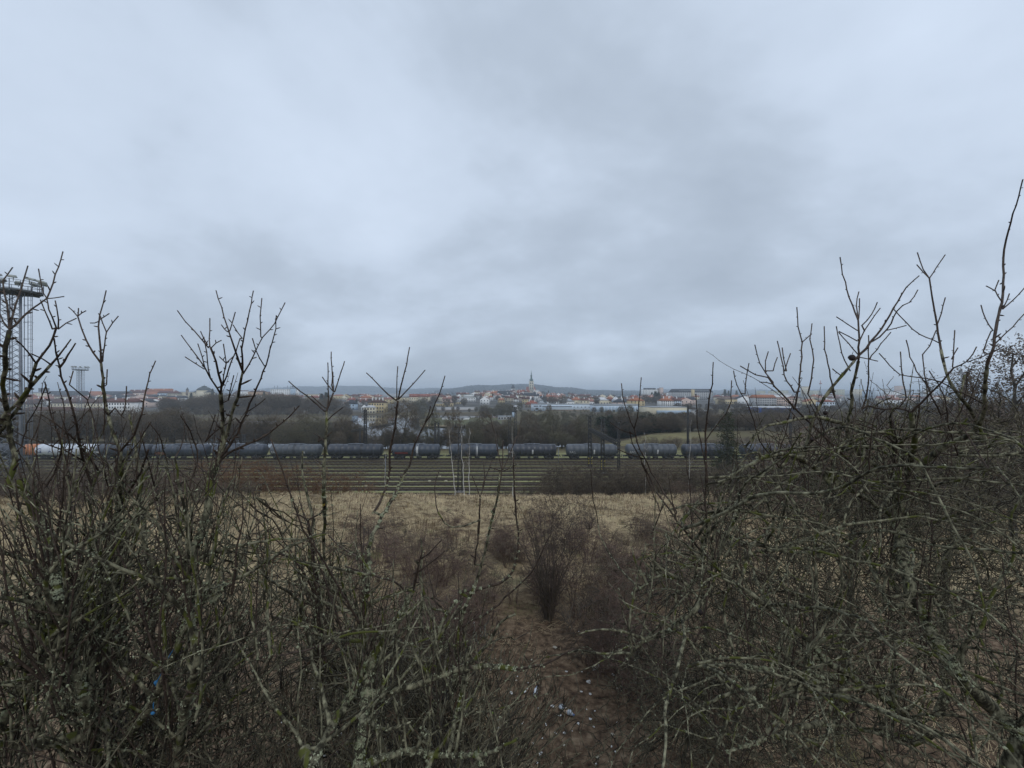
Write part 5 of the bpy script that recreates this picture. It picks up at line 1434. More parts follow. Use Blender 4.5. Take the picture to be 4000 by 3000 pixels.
link('twigs', tubes_mesh('twigs', tw, [[0.005] + [0.0042 - 0.003 * j / len(p) for j in range(1, len(p))] for p in tw], 3), mat('bush_twigs', (0.055, 0.040, 0.034), (0.095, 0.072, 0.060), 2, 0.9), e)

# birches: white trunk with fine dark twigs
def birch(px, d, pt, lean, label, r0=0.085):
    x = (px - CX) / F * d; g = H(x, d); h = CAMZ - (pt - HY) / F * d - g
    rng = np.random.default_rng(int(px))
    n = 12
    p = [(lean * h * (k / (n - 1)) + rng.normal() * 0.06, rng.normal() * 0.05, h * k / (n - 1) - (0.2 if k == 0 else 0)) for k in range(n)]
    polys = [p]; rad = [[r0 * (1 - 0.8 * k / (n - 1)) for k in range(n)]]
    tw, tr = [], []
    for k in range(16):
        i = rng.integers(4, n - 1); s = Vector(p[i]); a = rng.uniform(0, 6.28); L_ = rng.uniform(0.5, 1.5) * (1.2 - i / n)
        e_ = s + Vector((math.cos(a) * L_ * 0.6, math.sin(a) * L_ * 0.6, L_))
        mid = s.lerp(e_, 0.5) + Vector((math.cos(a), math.sin(a), -0.5)) * 0.1 * L_
        (polys if k < 4 else tw).append([tuple(s), tuple(mid), tuple(e_)]); (rad if k < 4 else tr).append([r0 * 0.3, r0 * 0.2, r0 * 0.06])
        for _ in range(6):
            b_ = mid.lerp(e_, rng.random()); q = b_ + Vector(rng.normal(size=3)) * 0.28 + Vector((0, 0, 0.25))
            tw.append([tuple(b_), tuple(b_.lerp(q, 0.5)), tuple(q)]); tr.append([0.010, 0.008, 0.004])
    e = empty('birch_tree', (x, d, g)); tag(e, label, 'birch', 'slender white birches')
    link('trunk', tubes_mesh('trunk', polys, rad, 6), M_BIRCH, e); link('crown', tubes_mesh('crown', tw, tr, 3), M_GREYTREE, e)
birch(1780, 46.5, 1665, -0.10, 'white birch trunk leaning left, leftmost of the close trio', 0.06)
birch(1812, 47, 1662, -0.04, 'upright white birch trunk, middle of the close trio', 0.06)
birch(1833, 47.5, 1672, 0.0, 'white birch trunk with a side fork, rightmost of the close trio', 0.06)
birch(2006, 44, 1665, -0.02, 'thin white birch in front of the black tank wagon', 0.05)
birch(1504, 56, 1765, 0.0, 'short pale birch by the sidings, left of the big sapling', 0.06)
birch(2522, 50, 1690, -0.01, 'white birch in front of the light grey wagon at the right', 0.045)
birch(2690, 51, 1640, 0.03, 'tall white birch between the two right-hand wagons', 0.05)
birch(2330, 300, 1608, 0.0, 'distant pale birch left below the long modern hall', 0.28)
birch(2317, 300, 1600, 0.0, 'distant pale birch beside the other one below the hall', 0.25)

# withered-leaved trees at the right edge
def leafy(px, d, pt, w, n, label, ml, seed, s=0.05):
    rng = np.random.default_rng(seed)
    x = (px - CX) / F * d; g = H(x, d); h = CAMZ - (pt - HY) / F * d - g
    e = empty('withered_tree', (x, d, g)); tag(e, label, 'tree', 'trees with withered leaves at the right edge')
    skel = [(rng.normal() * 0.05, rng.normal() * 0.05, h * k / 12) for k in range(12)]
    tr = [skel]; rr = [[0.16 * (1 - 0.07 * k) for k in range(12)]]
    for k in range(16):
        i = 2 + k % 9; s_ = skel[i]; a = 2.4 * k; R = w / 2 * rng.uniform(0.6, 1) * (1.15 - i / 14)
        p = [(s_[0] + math.cos(a) * R * t, s_[1] + math.sin(a) * R * t, s_[2] + R * 0.8 * t ** 0.8 + rng.normal() * 0.05) for t in np.linspace(0, 1, 5)]
        tr.append(p); rr.append([0.05, 0.04, 0.03, 0.02, 0.01]); skel = skel + p[1:]
    tg = [p for p in ell((0, 0, h * 0.58), (w / 2, w / 2, h * 0.45), 900, rng) if abs(math.hypot(p[0], p[1])) < w / 2 * (1.25 - p[2] / h * 0.9)]
    tw, pts = grow(skel, None, tg, rng, up=0.3, maxseg=0.35, jitter=0.25)
    link('trunk', tubes_mesh('trunk', tr, rr, 6), M_TRUNKD, e)
    cr = link('crown', tubes_mesh('crown', tw, [[0.014 - 0.010 * j / len(p) for j in range(len(p))] for p in tw], 3), M_DARKTREE, e)
    P_ = np.array(pts[len(skel):]); idx = rng.integers(0, len(P_), n)
    c = P_[idx] + rng.normal(size=(n, 3)) * 0.12
    a = rng.normal(size=(n, 3)); a /= np.linalg.norm(a, axis=1, keepdims=True); b = np.cross(a, rng.normal(size=(n, 3))); b /= np.linalg.norm(b, axis=1, keepdims=True)
    l = s * rng.uniform(0.6, 1.4, (n, 1))
    V = np.stack([c, c + a * l + b * l * 0.5, c + a * l * 2, c + a * l - b * l * 0.5 + np.cross(a, b) * l * 0.4], 1).reshape(-1, 3)
    q = np.arange(n * 4).reshape(-1, 4)
    link('leaves', mesh_np('leaves', V, q), ml, cr)
leafy(3960, 22, 1318, 9.0, 26000, 'tall tree with withered grey leaves at the right edge', M_GREYLEAF, 51, 0.06)
leafy(3790, 24, 1430, 5.2, 12000, 'lower tree with withered leaves left of the tall one', M_GREYLEAF, 52)
leafy(3620, 30, 1445, 3.5, 900, 'thin tree with few withered leaves behind the arching branches', M_GREYLEAF, 53)
leafy(3330, 34, 1668, 6.0, 7000, 'broad bush of rust-brown leaves behind the tangle, left one', M_RUSTLEAF, 54, 0.06)
leafy(3500, 36, 1650, 6.0, 7000, 'broad bush of rust-brown leaves behind the tangle, middle one', M_RUSTLEAF, 55, 0.06)
leafy(3680, 33, 1640, 5.0, 5000, 'broad bush of rust-brown leaves behind the tangle, right one', M_RUSTLEAF, 56, 0.06)

# far woods on the hills: one mass
def hill_wood():
    rng = np.random.default_rng(77)
    V, T = [], []
    ico = [(0, 0, 1), (0.9, 0, 0.3), (0.28, 0.85, 0.3), (-0.73, 0.53, 0.3), (-0.73, -0.53, 0.3), (0.28, -0.85, 0.3), (0.8, 0.5, -0.5), (-0.3, 0.9, -0.5), (-0.95, 0, -0.5), (-0.3, -0.9, -0.5), (0.8, -0.5, -0.5)]
    fa = [(0, 1, 2), (0, 2, 3), (0, 3, 4), (0, 4, 5), (0, 5, 1), (1, 6, 2), (2, 7, 3), (3, 8, 4), (4, 9, 5), (5, 10, 1), (6, 7, 2), (7, 8, 3), (8, 9, 4), (9, 10, 5), (10, 6, 1)]
    def blob(x, y, s, hh):
        z = H(x, y); b0 = len(V)
        for v in ico: V.append((x + v[0] * s * rng.uniform(0.7, 1.2), y + v[1] * s, z + hh * (0.5 + 0.5 * v[2]) * rng.uniform(0.85, 1.15)))
        T.extend([(a + b0, b + b0, c + b0) for a, b, c in fa])
    for _ in range(5200):
        px = rng.uniform(1700, 2560); d = rng.uniform(2350, 3400); blob((px - CX) / F * d, d, rng.uniform(5, 11), rng.uniform(9, 17))
    for _ in range(3600):
        px = rng.uniform(500, 1800); d = rng.uniform(4000, 5300); blob((px - CX) / F * d, d, rng.uniform(10, 24), rng.uniform(10, 22))
    for _ in range(3500):
        px = rng.uniform(2150, 4300); d = rng.uniform(3700, 5300); blob((px - CX) / F * d, d, rng.uniform(9, 22), rng.uniform(9, 20))
    for _ in range(1200):
        px = rng.uniform(-400, 4300); d = rng.uniform(1700, 3300); blob((px - CX) / F * d, d, rng.uniform(7, 12), rng.uniform(7, 13))
    o = link('far_woods', mesh_np('far_woods', np.array(V), None, np.array(T)), mat('far_wood', (0.024, 0.032, 0.038), (0.042, 0.050, 0.052), 0.01, 0.95))
    tag(o, 'bluish woods covering the hills on the horizon', 'woods', kind='stuff')
hill_wood()
# ------------------------------------------------------------------ dry grass of the field
def grass_field():
    rng = np.random.default_rng(5)
    def blades(n, y0, y1, hw, l0, l1, w, name, ml, label, patch=None, lean=0.9, power=1.0):
        y = y0 + (y1 - y0) * rng.random(n) ** power
        x = (rng.random(n) * 2 - 1) * (y * hw + 3)
        if patch is not None:
            f = np.sin(x * 0.45 + 1.1 * np.sin(y * 0.31)) * np.sin(y * 0.55 + x * 0.17) + 0.35 * np.sin(x * 1.9 + y * 1.3)
            keep = (f > patch) if patch > -5 else np.ones(n, bool)
            x, y = x[keep], y[keep]
        # clumps: pull blades together
        m = len(x)
        z = np.array([H(a, b) for a, b in zip(x, y)])
        th = np.sin(x * 0.9 + y * 0.4) * 1.2 + rng.normal(size=m) * 1.1
        l = rng.uniform(l0, l1, m) * (0.75 + 0.6 * np.clip(np.sin(x * 1.9 + 2 * np.sin(y * 1.3)) * np.sin(y * 1.7 + np.sin(x * 1.1)), -0.6, 1))
        ww = w * (0.6 + y / 30.0)
        ln = lean * rng.uniform(0.4, 1.3, m)
        dx, dy = np.cos(th) * ln, np.sin(th) * ln
        up = np.sqrt(np.maximum(0.15, 1 - np.minimum(0.85, 0.35 * ln ** 2)))
        px_, py_ = -np.sin(th), np.cos(th)
        B = np.stack([x, y, z - 0.03], 1)
        D1 = np.stack([dx * 0.35, dy * 0.35, up * 0.62], 1) * l[:, None]
        D2 = np.stack([dx * 1.0, dy * 1.0, up * 0.80], 1) * l[:, None]
        S = np.stack([px_, py_, np.zeros(m)], 1) * ww[:, None]
        V = np.stack([B - S, B + S, B + D1 + S * 0.7, B + D1 - S * 0.7, B + D2], 1).reshape(-1, 3)
        b = np.arange(m) * 5
        q = np.stack([b, b + 1, b + 2, b + 3], 1); t = np.stack([b + 3, b + 2, b + 4], 1)
        o = link(name, mesh_np(name, V, q, t), ml); tag(o, label, 'grass', kind='stuff')
    M_STRAW = mat('straw_grass', (0.155, 0.110, 0.064), (0.600, 0.480, 0.290), 1.1, 0.9, c3=(0.19, 0.185, 0.08), thr=0.62, rng_=(0.38, 0.62))
    M_BROWN = mat('brown_weeds', (0.080, 0.042, 0.028), (0.160, 0.095, 0.060), 0.7, 0.9)
    blades(90000, 16, 49.5, 1.35, 0.25, 0.6, 0.010, 'dry_grass', M_STRAW, 'matted straw-coloured dry grass covering the slope', patch=-9, lean=1.3, power=0.8)
    blades(26000, 5.5, 18, 1.4, 0.10, 0.30, 0.005, 'sparse_grass', M_STRAW, 'thin dry grass and stalks under the bushes', patch=-0.2, lean=1.6)
    blades(42000, 9, 47, 1.35, 0.35, 0.9, 0.006, 'brown_weeds', M_BROWN, 'brown withered weed stalks standing in patches on the slope', patch=0.42, lean=0.35)
    blades(30000, 4.0, 15, 1.4, 0.10, 0.32, 0.006, 'pale_straws', M_STRAW, 'pale broken straws strewn over the brown litter', patch=-0.5, lean=2.2)
    blades(40000, 4.0, 13, 1.4, 0.05, 0.22, 0.004, 'leaf_litter', M_BROWN, 'brown dead stalks and leaf litter under the trees', patch=-9, lean=1.8)
grass_field()

# ------------------------------------------------------------------ litter on the ground
def ground_at(px, py):
    d = 3.0
    while d < 60 and CAMZ - (py - HY) / F * d > H((px - CX) / F * d, d): d += 0.02
    x = (px - CX) / F * d
    return x, d, H(x, d)
def bottle(px, py, ang, colr, label, L_=0.30, band=None):
    x, y, z = ground_at(px, py)
    e = empty('plastic_bottle', (x, y, z + 0.045)); e.rotation_euler = (0, 0, ang)
    tag(e, label, 'bottle')
    r = L_ * 0.15
    b = MB(); b.lathe([(r * 0.7, 0), (r, 0.02), (r, L_ * 0.30), (r * 0.9, L_ * 0.42), (r, L_ * 0.55), (r, L_ * 0.68), (r * 0.72, L_ * 0.80), (r * 0.36, L_ * 0.9), (r * 0.34, L_ * 0.94)], 14, (-L_ / 2, 0, 0), 'x')
    b.build('body', mat('clear_plastic', (0.50, 0.54, 0.58), (0.36, 0.40, 0.44), 12, 0.25, spec=0.6) if colr is None else colr, e, smooth=True)
    b = MB(); b.lathe([(r * 0.42, L_ * 0.94), (r * 0.42, L_)], 12, (-L_ / 2, 0, 0), 'x'); b.build('cap', mat('blue_cap', (0.1, 0.15, 0.3), None, 3, 0.4), e)
    b = MB(); b.lathe([(r * 1.03, L_ * 0.36), (r * 0.96, L_ * 0.45), (r * 1.03, L_ * 0.62)], 14, (-L_ / 2, 0, 0), 'x'); b.build('wrapper', mat('orange_label', (0.50, 0.30, 0.14), (0.55, 0.50, 0.45), 18, 0.5) if band else M_WHITE, e)
bottle(2214, 2785, -0.75, None, 'large clear plastic bottle with orange wrapper, right of the middle', 0.33, True)
bottle(2093, 2708, 1.35, None, 'small clear plastic bottle with white wrapper, left of the large one', 0.24)
def scrap(px, py, s, ml, label, group=None, name='paper_scrap', cat='litter', long_=1.0):
    x, y, z = ground_at(px, py)
    rng = np.random.default_rng(int(px * 7 + py))
    m = MB(); n = 7; vs = [(0, 0, s * 0.35)]
    for ring, rr_ in ((0, 0.55), (1, 1.0)):
        for k in range(n):
            a = 2 * math.pi * k / n; q = s * rr_ * rng.uniform(0.6, 1.2)
            vs.append((math.cos(a) * q * long_, math.sin(a) * q, s * rng.uniform(0.05, 0.55) * (1.2 - rr_ * 0.6)))
    fs = [(0, 1 + k, 1 + (k + 1) % n) for k in range(n)] + [(1 + k, 1 + n + k, 1 + n + (k + 1) % n, 1 + (k + 1) % n) for k in range(n)]
    m.add(vs, fs)
    # underside gives the crumpled scrap thickness
    m.add([(v[0] * 0.97, v[1] * 0.97, v[2] - s * 0.08) for v in vs], [tuple(reversed(f)) for f in fs])
    o = m.build(name, ml, None, (x, y, z + 0.02)); o.rotation_euler = (0, 0, rng.uniform(0, 6.28))
    tag(o, label, cat, group)
M_PAPER = mat('dirty_paper', (0.62, 0.62, 0.60), (0.42, 0.41, 0.38), 14, 0.8)
scrap(2330, 2610, 0.085, M_PAPER, 'flattened white carton at the right of the litter', long_=1.9, name='carton')
scrap(2298, 2668, 0.055, M_PAPER, 'crumpled white paper below the flattened carton')
scrap(2395, 2642, 0.04, M_PAPER, 'small white scrap right of the crumpled paper')
scrap(2168, 2532, 0.05, mat('cream_card', (0.42, 0.38, 0.30), (0.34, 0.31, 0.25), 9, 0.8), 'pair of cream card discs below the dark bush', name='card_disc')
scrap(1815, 2560, 0.075, mat('blue_film', (0.22, 0.38, 0.48), (0.16, 0.28, 0.36), 8, 0.4), 'pale blue plastic film left of the bottles', long_=1.5, name='plastic_film')
scrap(1850, 2440, 0.06, M_PAPER, 'white and blue wrapper behind the pale blue film', long_=0.8, name='wrapper')
scrap(1352, 2650, 0.05, mat('red_plastic', (0.42, 0.04, 0.06), (0.34, 0.04, 0.05), 8, 0.4), 'red plastic scrap behind the lichened limb', long_=1.4, name='plastic_scrap')
scrap(1318, 2645, 0.05, mat('blue_plastic', (0.04, 0.10, 0.32), None, 8, 0.4), 'dark blue plastic scrap beside the red one', long_=1.8, name='plastic_scrap')
scrap(1925, 2790, 0.035, mat('lime_plastic', (0.25, 0.42, 0.06), None, 8, 0.4), 'lime green plastic scrap near the bottom middle', long_=1.6, name='plastic_scrap')
scrap(2157, 2762, 0.035, M_PAPER, 'pale split shell-like scrap left of the large bottle')
scrap(1321, 2948, 0.045, mat('pink_plastic', (0.45, 0.30, 0.36), None, 8, 0.5), 'pinkish white scrap near the bottom edge, left', name='plastic_scrap')
rs = random.Random(12)
spots = [(1386, 2600), (1532, 2612), (1604, 2710), (1838, 2730), (1884, 2738), (1866, 2745), (2016, 2662), (1728, 2780), (1746, 2790), (1510, 2866), (1505, 2890), (1786, 2826), (1936, 2868), (2118, 2890), (2084, 2910), (1850, 2920), (1920, 2948), (2098, 2985), (1330, 2876), (1240, 2770), (1168, 2752), (780, 2650), (690, 2700), (505, 2786), (1095, 2620), (1090, 2780), (700, 2830), (2205, 2870), (2236, 2860), (2260, 2470), (1760, 2290), (1250, 2480), (1052, 2890), (1630, 2760), (1580, 2840)]
spots += [(rs.uniform(1050, 2350), rs.uniform(2560, 2990)) for _ in range(60)] + [(rs.uniform(1850, 2450), rs.uniform(2540, 2960)) for _ in range(30)]
for px, py in spots:
    scrap(px, py, rs.uniform(0.012, 0.030), M_PAPER if rs.random() < 0.8 else MATS['cream_card'], 'tiny pale scrap of litter lying under the branches', 'tiny pale scraps of litter', long_=rs.uniform(0.8, 1.8))

